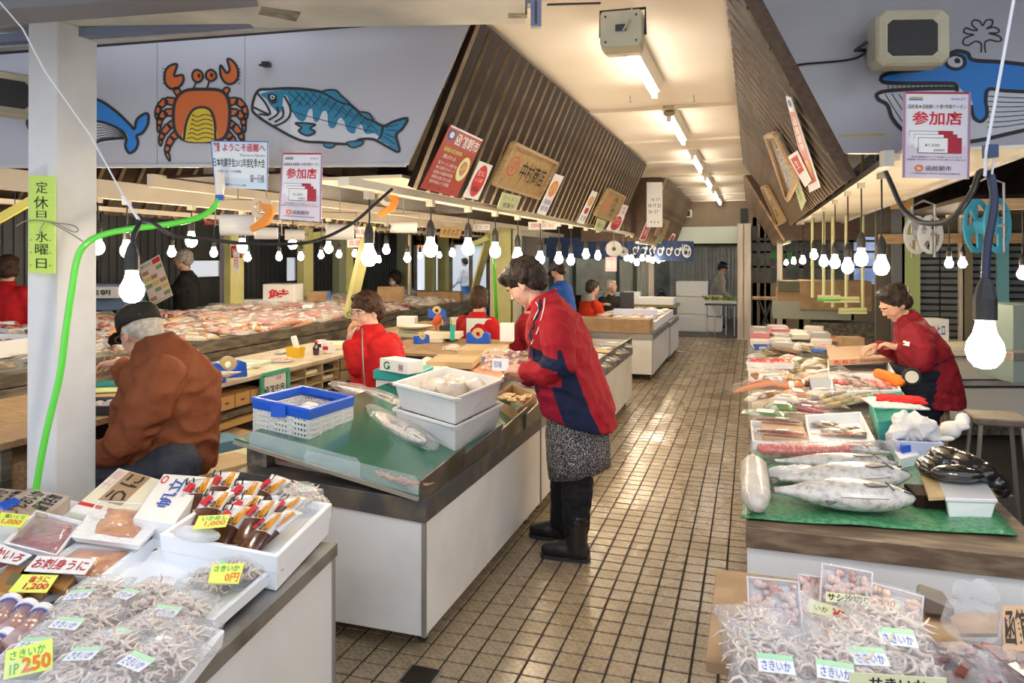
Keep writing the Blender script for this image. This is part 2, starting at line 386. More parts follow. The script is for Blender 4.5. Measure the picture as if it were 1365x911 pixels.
WIN = [(wy(95), wy(130.5), 1.235, 1.5), (wy(252), wy(297), 1.26, 1.49), (wy(381), wy(398), 1.14, 1.53)]
rb = M(); yy = 1.5
while yy < 15:
    if not any(a - .04 < yy < b for a, b, _, _ in WIN): rb.bb(-7.352, -7.335, yy, yy + .03, .3, 2.8)
    yy += .12
ob('corrugation', rb, DW, lw)
GLZ = film('frosted_pane', .35, (.9, .95, 1), .3, 3, .1)
for k, (a, b, z0, z1) in enumerate(WIN):
    wnd = thing('window_%d' % (k + 1), None, None, (-7.36, (a + b) / 2, z0)); wnd['kind'] = 'structure'
    ob('pane', M().bb(-7.40, -7.395, a, b, z0, z1), GLZ, wnd)
    fm = M(); fm.bb(-7.39, -7.33, a - .02, b + .02, z0 - .02, z0); fm.bb(-7.39, -7.33, a - .02, b + .02, z1, z1 + .02); fm.bb(-7.39, -7.33, a - .02, a, z0, z1); fm.bb(-7.39, -7.33, b, b + .02, z0, z1)
    ob('window_frame', fm, BLK, wnd)
# street front of the far stall block stays open; block the sky behind
ob('wall_back', M().bb(-7.6, -7.3, 15.2, 15.3, 0, 2.8), DW, kind='structure')
# ================================================================ slatted soffits over the stalls
DWOOD = mat('dark_stained_board', (.034, .018, .010), .6, col2=(.020, .011, .006), ns=6, stretch=(3, 12, 1), bump=.1, bs=40, spec=.12)
RAW = mat('raw_wood_edge', (.50, .36, .21), .6, col2=(.36, .24, .13), ns=12)
MIDW = mat('brown_board', (.10, .055, .03), .55, col2=(.065, .036, .02), ns=5, stretch=(2, 2, 12), bump=.1, bs=40)
def soffit(name, lab, Xb, hb_, Xt, ht, y0, y1, pitch, wid, dep, back=DWOOD, group='slatted soffits'):
    s = thing(name, lab, 'soffit', (Xb, (y0 + y1) / 2, hb_), grp=group)
    d = V((Xt - Xb, 0, ht - hb_)).normalized(); n = d.cross(V((0, 1, 0)));
    if n.z > 0: n = -n
    q = [V((Xb, y0, hb_)), V((Xt, y0, ht)), V((Xt, y1, ht)), V((Xb, y1, hb_))]
    ob('backing_board', M().prism(q, -n * .03), back, s)
    L_ = (V((Xt, 0, ht)) - V((Xb, 0, hb_))).length - .01; first = None; y = y0 + .002
    while y < y1 - wid:
        if first is None:
            a = V((Xb, y, hb_)) + d * .0; ring = lambda e: [a + d * e + o for o in (V((0, 0, 0)), n * dep, n * dep + V((0, wid, 0)), V((0, wid, 0)))]
            r0, r1 = ring(0), ring(L_); m = M(); m.add(r0 + r1, [(0, 3, 2, 1), (4, 5, 6, 7), (1, 2, 6, 5), (2, 3, 7, 6)], 0); m.add(r0 + r1, [(0, 1, 5, 4)], 1); m.add(r0 + r1, [(3, 0, 4, 7)], 0)
            first = ob('slat', m, [DWOOD, RAW], s); yb = y
        else:
            o = first.copy(); C.objects.link(o); o.location.y += y - yb + R.uniform(-.004, .004)
        y += pitch
    return s, n
SL1, nL1 = soffit('slatted_soffit', 'long dark slatted soffit above the fish counters, hung with the red banner', -1.51, 1.87, -1.18, HC - .006, 3.13, 8.7, .15, .105, .020)
SR1, nR1 = soffit('slatted_soffit', 'dark slatted soffit beside the whale mural, its slats seen edge on', .42, 1.90, -.085, HC - .006, 3.62, 8.9, .15, .105, .020)
SL2, nL2 = soffit('slatted_soffit', 'shorter brown slatted soffit farther down the aisle past the calendar', -1.47, 1.76, -1.12, HC - .003, 10.25, 14.8, .13, .07, .03, MIDW)
SR2, nR2 = soffit('slatted_soffit', 'brown soffit beside the white gate post, far end of whale side', .42, 1.76, -.085, HC - .003, 10.25, 14.8, .13, .07, .03, MIDW)
ob('end_board', M().prism([V((-1.12, 10.22, HC - .003)), V((-1.47, 10.22, 1.76)), V((-2.3, 10.22, 1.76)), V((-2.3, 10.22, HC))], (0, .03, 0)), MIDW, SL2)
ob('end_board', M().prism([V((-.085, 10.22, HC - .003)), V((.42, 10.22, 1.76)), V((1.3, 10.22, 1.76)), V((1.3, 10.22, HC))], (0, .03, 0)), MIDW, SR2)
pt_ = lambda t, y, o=0: V((.42 + (-.505) * t, y, 1.90 + (HC - .006 - 1.90) * t)) + nR1 * o
ye = lambda t: 3.62 + (2.72 - 3.62) * t
ob('backing_board', M().prism([pt_(0, 3.62), pt_(1, 2.72), pt_(1, 3.62)], -nR1 * .03), DWOOD, SR1)
for y in (3.47, 3.32, 3.17, 3.02, 2.87):
    t0 = (3.62 - y) / .9; r0 = [pt_(t0, y), pt_(t0, y, .02), pt_(t0, y + .105, .02), pt_(t0, y + .105)]; r1 = [pt_(1, y), pt_(1, y, .02), pt_(1, y + .105, .02), pt_(1, y + .105)]
    m = M(); m.add(r0 + r1, [(0, 3, 2, 1), (4, 5, 6, 7), (1, 2, 6, 5), (2, 3, 7, 6), (3, 0, 4, 7)], 0); m.add(r0 + r1, [(0, 1, 5, 4)], 1); ob('slat', m, [DWOOD, RAW], SR1)
e0, e1 = pt_(0, 3.60, .03), pt_(1.12, ye(1.12) - .02, .03); sd_ = V((.034, .0, .012))
ob('front_plank', M().hexa([e0, e0 + sd_, e0 + sd_ - nR1 * .02, e0 - nR1 * .02], [e1, e1 + sd_, e1 + sd_ - nR1 * .02, e1 - nR1 * .02]), mat('side_plank', (.11, .075, .055), .5, col2=(.08, .05, .035), ns=30), SR1)
# second-aisle soffit seen under the shop front
SL3, nL3 = soffit('slatted_soffit', 'low brown slatted soffit over the side aisle before the dark wall', -5.0, 1.90, -4.55, 2.7, 1.6, 14.6, .19, .12, .035)
# lamp rails and pale stall ceilings
PALE = mat('cream_rail_paint', (.74, .67, .54), .5, col2=(.66, .58, .45), ns=2)
def rail_(name, lab, X, h, y0, y1, w_=.05, t_=.035, grp='lamp rails'):
    r = thing(name, lab, 'rail', (X, (y0 + y1) / 2, h), grp=grp); ob('channel', M().bb(X - w_ / 2, X + w_ / 2, y0, y1, h, h + t_), PALE, r); return r
rail_('lamp_rail', 'white lamp rail along the foot of the bannered soffit', -1.56, 1.835, 2.6, 10.28)
rail_('lamp_rail', 'cream lamp rail running back under the whale side soffit', .57, 1.955, 3.45, 13.5, .045, .03)
rail_('lamp_rail', 'short cream lamp rail on the far soffit past the calendar', -1.52, 1.73, 10.3, 14.7, .05, .03)
rail_('lamp_rail', 'short cream lamp rail on far soffit by the gate post', .47, 1.73, 10.4, 14.7, .05, .03)
pb = rail_('lamp_rail', 'deep cream beam with sockets behind the two hanging notices', -3.4, 1.87, 2.2, 13.5, .06, .10)
ob('underside', M().bb(-3.75, -3.43, 2.2, 13.5, 1.965, 1.975), PALE, pb)
sc1 = thing('stall_ceiling', 'pale ceiling strip over the stalls, lit by bulbs, whale side', 'ceiling panel', (.83, 6, 1.985), grp='stall ceiling strips')
ob('panel', M().bb(.6, 1.08, 3.45, 10.2, 1.985, 2.0), PALE, sc1); ob('edge_strip', M().bb(1.08, 1.10, 3.45, 10.2, 1.97, 2.01), GRT, sc1)
sc2 = thing('stall_ceiling', 'pale ceiling strip over stalls behind the bannered soffit', 'ceiling panel', (-1.8, 6, 1.985), grp='stall ceiling strips')
ob('panel', M().bb(-2.15, -1.6, 3.2, 8.6, 1.93, 1.945), PALE, sc2)
rail_('lamp_rail', 'cream lamp rail over the side aisle display', -4.75, 1.90, 2.6, 13.2)
# store shelf above the stalls, with boxes
shf = thing('storage_shelf', 'brown storage shelf under the roof behind the bannered soffit', 'shelf', (-2.7, 6, 1.99))
ob('board', M().bb(-3.1, -2.2, 3.3, 11, 1.985, 2.0), DWOOD, shf)
ob('front_beam', M().bb(-3.14, -3.1, 3.2, 11, 1.93, 2.0), PALE, shf)
for i, (y, w_, h_, c) in enumerate([(3.45, .34, .17, CARD), (3.85, .3, .2, WOODL), (4.25, .36, .15, CARD), (4.75, .34, .22, DWOOD), (5.2, .4, .18, CARD), (5.8, .4, .2, WOODL), (6.4, .44, .17, CARD)]):
    b_ = thing('storage_box', ['flat brown carton first on the roof shelf by the notice', 'pale wooden crate with a red mark on roof shelf', 'low carton beside the pale crate on the roof shelf', 'dark box in the shade of the roof shelf', 'brown carton past the dark box on roof shelf', 'pale crate farther back on the roof shelf', 'last brown carton on the roof shelf'][i], 'box', (-2.75, y, 2.0), grp='boxes on the roof shelf')
    ob('body', M().bb(-2.98, -2.5, y, y + w_, 2.0, 2.0 + h_), c, b_); ob('lid', M().bb(-2.99, -2.49, y - .005, y + w_ + .005, 2.0 + h_, 2.012 + h_), c, b_)
# right side store shelf and beams
shr = thing('storage_shelf', 'dark wooden storage shelf behind the reels, whale side', 'shelf', (1.7, 4.5, 1.9))
ob('board', M().bb(1.12, 2.9, 4.6, 6.4, 1.86, 1.885), DWOOD, shr); ob('front_beam', M().bb(1.12, 3.2, 4.55, 4.6, 1.80, 1.86), WOODL, shr); ob('post', M().bb(1.5, 1.56, 4.6, 4.66, 1.88, 2.7), WOODL, shr); ob('back_board', M().bb(1.2, 3.2, 6.4, 6.43, 1.85, 2.7), DWOOD, shr)
for i in range(5): ob('upright', M().bb(1.75 + i * .27, 1.85 + i * .27, 4.62, 4.68, 1.885, 2.4), WOODL if i % 2 else DWOOD, shr)
# ================================================================ tubes, speaker, detector in the aisle ceiling
TUB = mat('tube_glass', (1, .98, .95), .3, em=TUBE, emcol=(1, .965, .88))
FXW = mat('fixture_enamel', (.74, .70, .62), .4)
def fixture(y, lab):
    X = -.57; f = thing('ceiling_light', lab, 'light', (X, y, HC), grp='fluorescent fixtures'); y1 = y + 1.23
    r = lambda yy: [(X - .05, yy, HC - .001), (X + .05, yy, HC - .001), (X + .026, yy, HC - .062), (X - .026, yy, HC - .062)]
    ob('housing', M().loft([r(y), r(y1)]), FXW, f)
    ob('tube', M().tube([(X - .006, y + .03, HC - .085), (X - .006, y1 - .03, HC - .085)], .016, 10), TUB, f, smooth=True)
    for yy in (y + .004, y1 - .026): ob('socket', M().bb(X - .02, X + .012, yy, yy + .022, HC - .105, HC - .06), FXW, f)
def tz(v): return F * (HC - .03 - H) / (V0 - v)
for k, l in enumerate(['first fluorescent ceiling light, behind the box speaker', 'second fluorescent ceiling light, just past the smoke detector', 'third fluorescent light down the aisle ceiling', 'fourth fluorescent light down the aisle ceiling', 'fifth fluorescent light down the aisle ceiling', 'last fluorescent light by the end wall']): fixture((3.42, 5.45, 7.7, 9.9, 12.0, 13.5)[k], l)
BEI = mat('aged_beige_plastic', (.58, .47, .29), .45, col2=(.42, .37, .24), ns=4)
GRI = mat('speaker_grille', (.035, .035, .035), .6, bump=.3, bs=300)
sp = thing('box_speaker', 'beige box speaker in a black bracket under the aisle ceiling', 'speaker', P(830, 45, 2.95), rz=AL * .2)
wmx = WM[sp.as_pointer()]
m = M(); rr = lambda y, w_, h_: [(x * w_, y, z * h_) for x, z in ((-1, -.7), (-.85, -1), (.85, -1), (1, -.7), (1, .8), (.9, 1), (-.9, 1), (-1, .8))]
m.loft([rr(-.07, .082, .072), rr(.0, .085, .08), rr(.07, .078, .074), rr(.1, .066, .062)]); ob('cabinet', m.xf(wmx), BEI, sp, bev=.004)
m = M(); m.lathe([(.005, 0), (.005, .006)], (0, 0, 0), 8, axis='y')
ob('name_plate', M().box((0, -.073, .003), (.042, .004, .026)).xf(wmx), BLK, sp)
m = M(); m.tube([(-.09, 0, -.01), (-.09, 0, .095), (.09, 0, .095), (.09, 0, -.01)], .006, 6); ob('bracket', m.xf(wmx), BLK, sp)
m = M(); m.tube([(.035, -.0, .1), (.045, -.04, .06), (.03, -.085, .02), (.01, -.08, -.012)], .004, 6); ob('cable', m.xf(wmx), BEI, sp)
for x, z in ((-.06, .05), (.06, .05), (-.06, -.05), (.06, -.05)): ob('screw', M().lathe([(.004, -.076), (.004, -.07)], (x, 0, z), 8, axis='y').xf(wmx), BLK, sp)
zz = tz(148); dloc = P(892, 0, zz); sd = thing('smoke_detector', 'small beige smoke detector on the ceiling before the second tube', 'detector', (dloc.x, dloc.y, HC))
ob('base', M().lathe([(.062, 0), (.062, -.018), (.05, -.03)], (dloc.x, dloc.y, HC), 20), BEI, sd, smooth=False)
ob('sensor', M().lathe([(.03, -.03), (.045, -.045), (.03, -.065), (.014, -.07)], (dloc.x, dloc.y, HC), 16), mat('sensor_grey', (.25, .2, .14), .5), sd)
for u, v in ((840, 128), (925, 127)):
    p = PL(u, v, V((0, 0, HC)), V((0, 0, 1))); hk = ob('ceiling_hook', M().tube([p, p - V((0, 0, .035)), p - V((.008, 0, .045)), p + V((.01, 0, -.04))], .003, 6), STEEL, lab='tiny wire hook in the ceiling ' + ('before the smoke detector' if u < 900 else 'near the slats over the aisle'), cat='hook')
# ================================================================ end wall
YE = 14.9; ex = lambda u: YP(u, 342, YE).x; eh = lambda v, u=900: YP(u, v, YE).z
EW = mat('end_wall_brown', (.27, .20, .13), .6, col2=(.22, .16, .10), ns=2)
we = thing('wall_end', None, None, (0, YE, 0)); we['kind'] = 'structure'
ob('panel', M().bb(ex(860), ex(1010), YE, YE + .06, eh(303), HC + .2), EW, we)
ob('panel', M().bb(ex(1010), 5.2, YE, YE + .06, eh(318), HC + .2), EW, we)
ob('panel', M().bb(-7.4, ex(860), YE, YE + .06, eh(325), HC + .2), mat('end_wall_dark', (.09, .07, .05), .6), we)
MINT = mat('mint_header', (.62, .70, .62), .5, em=0)
ob('header_board', M().bb(ex(850), ex(984), YE - .05, YE, eh(325), eh(303)), MINT, we)
ob('header_sill', M().bb(ex(850), ex(984), YE - .03, YE, eh(328), eh(325)), DWOOD, we)
ob('dark_vent_panel', M().bb(ex(987), ex(997), YE - .02, YE, eh(302), eh(280)), BLK, we)
vt = thing('wall_speaker', 'small square white speaker on the end wall under the ceiling', 'speaker', YP(915, 285, YE - .03))
c_ = YP(915.5, 285, YE - .06); ob('case', M().box(c_, (.20, .1, .16)), FXW, vt, bev=.02); ob('grille', M().box(c_ - V((0, .052, 0)), (.13, .01, .10)), GRI, vt)
POSTW = mat('post_paint', (.66, .58, .50), .5, col2=(.58, .50, .42), ns=3, stretch=(8, 8, .6))
gp = thing('column', None, None, (ex(991), YE, 0)); gp['kind'] = 'structure'
x0, x1, x2 = YP(983, 400, 14.3).x, YP(991, 400, 14.3).x, YP(1001, 400, 14.3).x
ob('post_half', M().bb(x0, x1, 14.3, 14.5, 0, eh(301)), POSTW, gp); ob('post_half', M().bb(x1 + .012, x2, 14.27, 14.5, 0, eh(301)), POSTW, gp)
# plastic strip curtain doorway with room behind
STR = film('strip_curtain', .35, (.62, .64, .58), .15, 9, .6)
cur = thing('strip_curtain', 'clear plastic strip curtain hanging in the end doorway', 'curtain', (ex(935), 17.2, 0))
k = 0; x = ex(876)
while x < ex(976) * 1.05:
    m = M(); pts = [(x + .09 * a / 4 + 0, 17.2 + .018 * math.sin(a * 1.7 + k), 0) for a in range(9)]; hb2, ht2 = .15, 1.75
    m.loft([[V(p) + V((0, 0, hb2)) for p in pts], [V(p) + V((R.uniform(-.02, .02), 0, ht2)) for p in pts]], closed=False, cap=False); ob('strip', m, STR, cur, smooth=True); x += .165; k += 1
ob('back_room_wall', M().bb(-6.2, 2.2, 19.5, 19.6, 0, 2.6), mat('back_room_dark', (.10, .10, .075), .7, col2=(.22, .22, .17), ns=1.6, nd=6), kind='structure')  # doorway room wall, widened behind the partition as an added dark backdrop against sky
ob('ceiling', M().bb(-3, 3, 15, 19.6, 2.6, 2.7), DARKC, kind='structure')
NB = mat('navy_cloth', (.02, .045, .13), .8, col2=(.03, .06, .17), ns=20)
DG = mat('dark_green_frame', (.025, .05, .045), .5)
# posts and glazed plastic sheets of the end wall to the other side
sh = thing('plastic_partition', 'dark framed partition with wrinkled clear plastic sheets under the navy banner', 'partition', (ex(800), YE, 0))
for u, w_ in ((735, .1), (765, .06), (823, .05), (846, .07), (868, .10)):
    ob('post', M().bb(ex(u) - w_ / 2, ex(u) + w_ / 2, YE - .02, YE + .06, 0, eh(325)), DG if u != 868 else POSTW, sh)
for a, b_ in ((737, 763), (768, 821), (826, 844), (849, 866)):
    m = M(); n_ = 14
    pts = lambda h: [V((ex(a) + (ex(b_) - ex(a)) * i / n_, YE + .02 + .03 * noise.noise(V((i * .6, h * 2, a))), h)) for i in range(n_ + 1)]
    m.loft([pts(h / 4) for h in range(3, 9)], closed=False, cap=False); ob('plastic_sheet', m, film('wrinkled_sheet', .42, (.55, .58, .50), .18, 5, 1.0), sh, smooth=True)
ob('kick_board', M().bb(ex(737), ex(866), YE, YE + .04, 0, .75), DWOOD, sh)
MTL = mat('beige_metal_wall', (.48, .46, .42), .4, .2, col2=(.42, .40, .36), ns=2, stretch=(1, 1, .1))
m = M(); x = ex(668)
while x < ex(722): m.bb(x, x + .05, YE - .12, YE - .08, 0, 2.3); m.bb(x + .05, x + .09, YE - .10, YE - .08, 0, 2.3); x += .09
ob('wall_metal', m, MTL, kind='structure')
ob('trim_1', M().bb(ex(720), ex(725), YE - .14, YE - .06, 0, 2.3), mat('white_post', (.8, .78, .75), .5), kind='structure')
# bright street seen through the side exit, u 555-660
tr = thing('window_4', None, None, (ex(610), YE, 0)); tr['kind'] = 'structure'
for u in (553, 578, 600, 627, 650, 666):
    ob('window_frame', M().bb(ex(u) - .035, ex(u) + .035, YE, YE + .06, 0, 2.2), GRT if u % 2 else STEEL, tr)
ob('window_sill', M().bb(ex(553), ex(600), YE - .02, YE + .06, 0, .8), DW, tr)
ob('window_frame', M().bb(ex(553), ex(668), YE, YE + .06, eh(322), eh(318)), STEEL, tr)
ob('road', M().bb(-14, -2.9, 15.4, 34, -.03, 0.013), mat('asphalt', (.20, .20, .20), .8), kind='structure')
nb = thing('house', 'pale building across the street seen through the side exit', 'building', (-9, 30, 0))
ob('wall', M().bb(-15, -4, 30, 31, 0, 4), mat('pale_render', (.75, .75, .72), .7), nb)
for i, c in enumerate([(.75, .25, .05), (.1, .4, .12), (.7, .08, .05), (.75, .6, .1)]): ob('shop_sign', M().bb(-14.2 + i * 2.4, -12.4 + i * 2.4, 29.9, 30, 1.9 + .1 * i, 2.9), mat('shopsign%d' % i, c, .6), nb)
# right part of the end: window frames with green and blue street beyond
w5 = thing('window_5', None, None, (ex(1060), YE, .9)); w5['kind'] = 'structure'
for u in (1006, 1016, 1024, 1045, 1068, 1100, 1135): ob('window_frame', M().bb(ex(u) - .04, ex(u) + .04, YE, YE + .06, 0, 2.3), mat('dark_frame', (.07, .06, .05), .5), w5)
for v in (322, 336, 356): ob('window_frame', M().bb(ex(1003), ex(1180), YE, YE + .05, eh(v, 1060) - .02, eh(v, 1060) + .02), MT['dark_frame'], w5)
ob('lower_panel', M().bb(ex(1003), ex(1180), YE, YE + .05, 0, eh(378, 1060)), mat('tan_panel', (.22, .17, .09), .7), w5)
ob('green_awning', M().bb(ex(1018), ex(1062), YE + .5, YE + .6, eh(345, 1060), eh(334, 1060)), mat('green_awning', (.04, .5, .08), .6), w5)
nb = thing('shop_front_opposite', 'blue and white shop front seen through the end windows', 'building', (3, 22, 0))
ob('wall', M().bb(1.2, 9, 22, 22.3, 0, 3), mat('bluewhite', (.25, .35, .62), .5, col2=(.7, .75, .8), ns=1.4), nb)
# ---- right wall with roller shutters
YS = 8.6; sxx = lambda u: YP(u, 342, YS).x
SH = mat('grey_shutter', (.115, .125, .125), .4, .3)
wq = thing('wall_right', None, None, (3, YS, 0)); wq['kind'] = 'structure'
ob('panel', M().bb(sxx(1170), 5.4, YS + .1, YS + .2, 0, 2.75), mat('shutter_wall', (.10, .085, .06), .6), wq)
ob('panel', M().bb(5.0, 5.1, -1, YS + .2, 0, 2.8), mat('shutter_wall', (.1, .1, .1), .6), wq)
def shutter(u0, u1, idx):
    d = thing('door_%d' % idx, None, None, ((sxx(u0) + sxx(u1)) / 2, YS, 0)); d['kind'] = 'structure'; a, b_ = sxx(u0), sxx(u1); h = .1; first = None
    while h < eh2(322):
        if first is None: first = ob('shutter_slat', M().loft([[(x, YS + .03, h), (x, YS, h + .012), (x, YS, h + .055), (x, YS + .03, h + .066)] for x in (a, b_)]), SH, d); h0 = h
        else: o = first.copy(); C.objects.link(o); o.location.z += h - h0
        h += .068
    return d
eh2 = lambda v, u=1250: YP(u, v, YS).z
shutter(1225, 1252, 1); shutter(1254, 1278, 2); shutter(1296, 1340, 3); shutter(1342, 1480, 4)
for i, (u, w_, c) in enumerate([(1213, .17, (.34, .42, .16)), (1280, .045, (.55, .5, .42)), (1288, .09, (.2, .17, .1)), (1335, .10, (.16, .42, .50)), (1196, .12, (.12, .13, .15))]):
    ob('trim_%d' % (i + 2), M().bb(sxx(u) - w_ / 2, sxx(u) + w_ / 2, YS - .06, YS, 0, 2.3), mat('trimcol%d' % i, c, .5), kind='structure')
ob('beam', M().bb(sxx(1170), 5, YS - .12, YS - .02, eh2(325), eh2(312)), WOODL, kind='structure')
ob('beam', M().bb(1.2, 4.5, 7.4, 7.45, 1.98, 2.04), mat('orange_plank', (.48, .25, .08), .6), kind='structure')
# ================================================================ painted sea creatures on the shop front
PB = mat('paint_black', (.012, .012, .014), .5); PBL = mat('paint_blue', (.015, .20, .60), .45); PTE = mat('paint_teal', (.01, .19, .33), .45)
PWH = mat('paint_white', (.58, .60, .64), .5); POR = mat('paint_orange', (.55, .115, .015), .45); PYE = mat('paint_yellow', (.62, .44, .015), .45)
def fill(m, pts, lay, smooth=True, k=5):
    q = [V((a, b, 0)) for a, b in pts]; q = spl(q, k) if smooth else q
    q = [FP(p.x, p.y, .0015 + lay * .0009) for p in q]
    m.add(q, [list(range(len(q)))], m.mat)
def stroke(m, pts, w_, lay, closed=False, k=5):
    q = [V((a, b, 0)) for a, b in pts]; q = spl(q, k, closed) if len(q) > 2 else q; n = len(q); L_, R_ = [], []
    for i, p in enumerate(q):
        d = (q[(i + 1) % n if closed else min(i + 1, n - 1)] - q[(i - 1) % n if closed else max(i - 1, 0)]).normalized(); s = V((-d.y, d.x, 0)) * w_ / 2
        L_.append(FP((p + s).x, (p + s).y, .0015 + lay * .0009)); R_.append(FP((p - s).x, (p - s).y, .0015 + lay * .0009))
    m.add(L_ + R_, [(i, (i + 1) % n, n + (i + 1) % n, n + i) for i in range(n if closed else n - 1)], m.mat)
class MU(M):
    def __init__(s): super().__init__(); s.mat = 0
    def c(s, i): s.mat = i; return s
PM_ = [PB, PBL, PTE, PWH, POR, PYE]   # 0 black 1 blue 2 teal 3 white 4 orange 5 yellow
# whale tail and the bit of whale beyond the column
m = MU()
m.c(3); fill(m, [(100, 158), (125, 160), (160, 172), (170, 182), (160, 188), (135, 192), (117, 198), (100, 205)], 0)
m.c(1); fill(m, [(100, 128), (118, 129), (135, 134), (155, 149), (173, 166), (180, 171), (186, 155), (197, 151), (197, 165), (190, 176), (183, 180), (184, 192), (176, 203), (170, 202), (168, 192), (171, 181), (160, 172), (140, 165), (117, 160), (100, 157)], 1)
m.c(0); stroke(m, [(100, 127), (118, 130), (135, 135), (155, 149), (173, 166), (179, 172), (182, 160), (190, 153), (197, 152), (197, 165), (190, 177), (182, 181), (184, 190), (180, 200), (172, 204), (167, 195), (168, 183), (160, 173), (140, 164), (118, 160), (100, 158)], 3.6, 2)
stroke(m, [(100, 204), (118, 196), (135, 187), (166, 184)], 4, 3)
for k in range(6): stroke(m, [(100, 168 + k * 5), (118, 166.5 + k * 4.6), (140, 168 + k * 3), (165, 178 + k * 1.1)], 1.0, 3)
m.c(1); fill(m, [(33, 142), (40, 141), (44, 147), (38, 154)], 1); m.c(0); stroke(m, [(40, 139), (35, 146), (38, 155)], 4, 2); stroke(m, [(42, 157), (36, 163), (40, 174)], 4, 2)
pc = ob('painted_whale_tail', m, PM_, wl)
# crab
m = MU()
def oct_(pts, w_=3.2, c=4, lay=1, cl=True):
    m.c(c); fill(m, pts, lay); m.c(0); stroke(m, pts, w_, lay + 1, cl)
for s, cx in ((1, 0), (-1, 534)):          # legs, left and mirrored right (mirror about x=267)
    X = lambda a: a if s == 1 else 534 - a + 3
    for (a, b, c_, d, e) in (((232, 136), (221, 134), (212, 142), (209, 152), (210, 160)), ((232, 150), (220, 150), (213, 158), (212, 167), (211, 176)), ((233, 164), (225, 168), (217, 178), (214, 186), (214, 194)), ((236, 178), (229, 184), (224, 194), (222, 203), (226, 214))):
        L_ = [a, b, c_, d, e]
        for i, r_ in ((0, 4.2), (1, 3.8), (2, 3.0), (3, 2.0)):
            p, q = L_[i], L_[i + 1]; pts = []
            dx, dy = q[0] - p[0], q[1] - p[1]; l = math.hypot(dx, dy); nx, ny = -dy / l * r_, dx / l * r_
            tap = .3 if i == 3 else .8
            pts = [(X(p[0] + nx), p[1] + ny), (X((p[0] + q[0]) / 2 + nx * 1.1), (p[1] + q[1]) / 2 + ny * 1.1), (X(q[0] + nx * tap), q[1] + ny * tap), (X(q[0] - nx * tap), q[1] - ny * tap), (X((p[0] + q[0]) / 2 - nx * 1.1), (p[1] + q[1]) / 2 - ny * 1.1), (X(p[0] - nx), p[1] - ny)]
            oct_(pts, 2.6)
    oct_([(X(236), 128), (X(231), 119), (X(237), 117), (X(242), 126)], 2.6)
    oct_([(X(236), 86), (X(232), 101), (X(243), 100), (X(244), 109), (X(236), 118), (X(227), 118), (X(220), 110), (X(220), 96), (X(226), 88)] if s == 1 else [(303, 79), (311, 82), (317, 93), (316, 106), (308, 112), (300, 110), (294, 100), (294, 87), (302, 97), (306, 92)], 3.2)
    m.c(0)
    for k in range(5): y = 92 + k * 5; stroke(m, [(X(219.5), y), (X(216.5), y - 1)], 1, 3)
m.c(0); stroke(m, [(257, 120), (262, 108)], 2.4, 1); stroke(m, [(276, 118), (279, 107)], 2.4, 1)
oct_([(262, 93), (269, 97), (270, 105), (263, 110), (257, 105), (257, 97)], 3); oct_([(281, 93), (287, 97), (288, 104), (281, 108), (275, 104), (275, 97)], 3)
m.c(0); fill(m, [(264, 98), (267, 100), (266, 104), (263, 102)], 4); fill(m, [(281, 97), (284, 99), (283, 103), (280, 101)], 4)
body = [(247, 121), (270, 119), (294, 121), (304, 133), (306, 155), (303, 176), (293, 187), (268, 189), (246, 187), (234, 176), (231, 155), (234, 133)]
oct_(body, 4.2, 4, 4); bel = [(245, 187), (248, 165), (256, 148), (268, 143), (280, 147), (286, 163), (287, 187)]; m.c(5); fill(m, bel, 6); m.c(0); stroke(m, bel, 3.2, 7)
for k in range(6): y = 154 + k * 6; x = max(1, 6 - k) * 2; stroke(m, [(247 + x, y + 1), (256, y - 1), (263, y + 2), (272, y - 1), (280, y), (286 - x * .3, y + 2)], 1.1, 8)
ob('painted_crab', m, PM_, wl)
# salmon
m = MU()
fish = [(336, 145), (343, 122), (360, 119), (395, 118), (430, 123), (460, 135), (482, 152), (502, 164), (512, 168), (525, 162), (543, 158), (536, 172), (528, 180), (532, 202), (515, 195), (498, 186), (480, 186), (465, 192), (430, 190), (400, 187), (365, 169), (345, 156)]
m.c(3); fill(m, fish, 0)
m.c(2); fill(m, [(350, 124), (395, 119), (430, 124), (460, 136), (482, 152), (502, 164), (512, 167), (508, 184), (500, 178), (487, 178), (482, 166), (476, 168), (472, 178), (463, 174), (458, 160), (452, 158), (446, 170), (438, 168), (436, 150), (430, 149), (424, 162), (418, 160), (416, 146), (411, 148), (406, 161), (398, 160), (390, 150), (386, 142), (384, 130), (378, 128), (374, 150), (362, 142), (356, 133)], 1)
m.c(2); fill(m, [(510, 168), (525, 162), (542, 158), (534, 175), (530, 182), (531, 200), (515, 192), (507, 186)], 1, True)
m.c(0); stroke(m, fish, 3.6, 3, True)
for p_ in ([(343, 124), (354, 138), (360, 152), (352, 150), (338, 143)], [(379, 128), (387, 145), (384, 158), (372, 166), (362, 168)], [(376, 142), (377, 155), (366, 163)], [(369, 142), (370, 152), (358, 160)], [(345, 152), (358, 154)], [(510, 168), (508, 180), (504, 186)]): stroke(m, p_, 2.6, 4)
for p_ in ([(514, 170), (530, 166)], [(514, 173), (528, 174)], [(513, 178), (527, 184)], [(512, 182), (526, 192)]): stroke(m, p_, .9, 4)
fin = [(430, 122), (446, 120), (455, 128), (466, 138), (455, 137), (440, 129)]; m.c(2); fill(m, fin, 4); m.c(0); stroke(m, fin, 2.4, 5, True)
fin = [(478, 150), (491, 151), (497, 160), (488, 158)]; m.c(2); fill(m, fin, 4); m.c(0); stroke(m, fin, 2.4, 5, True)
fin = [(394, 164), (420, 166), (413, 171), (420, 176), (410, 181), (398, 175), (402, 170)]; m.c(2); fill(m, fin, 4); m.c(0); stroke(m, fin, 2.6, 5, True)
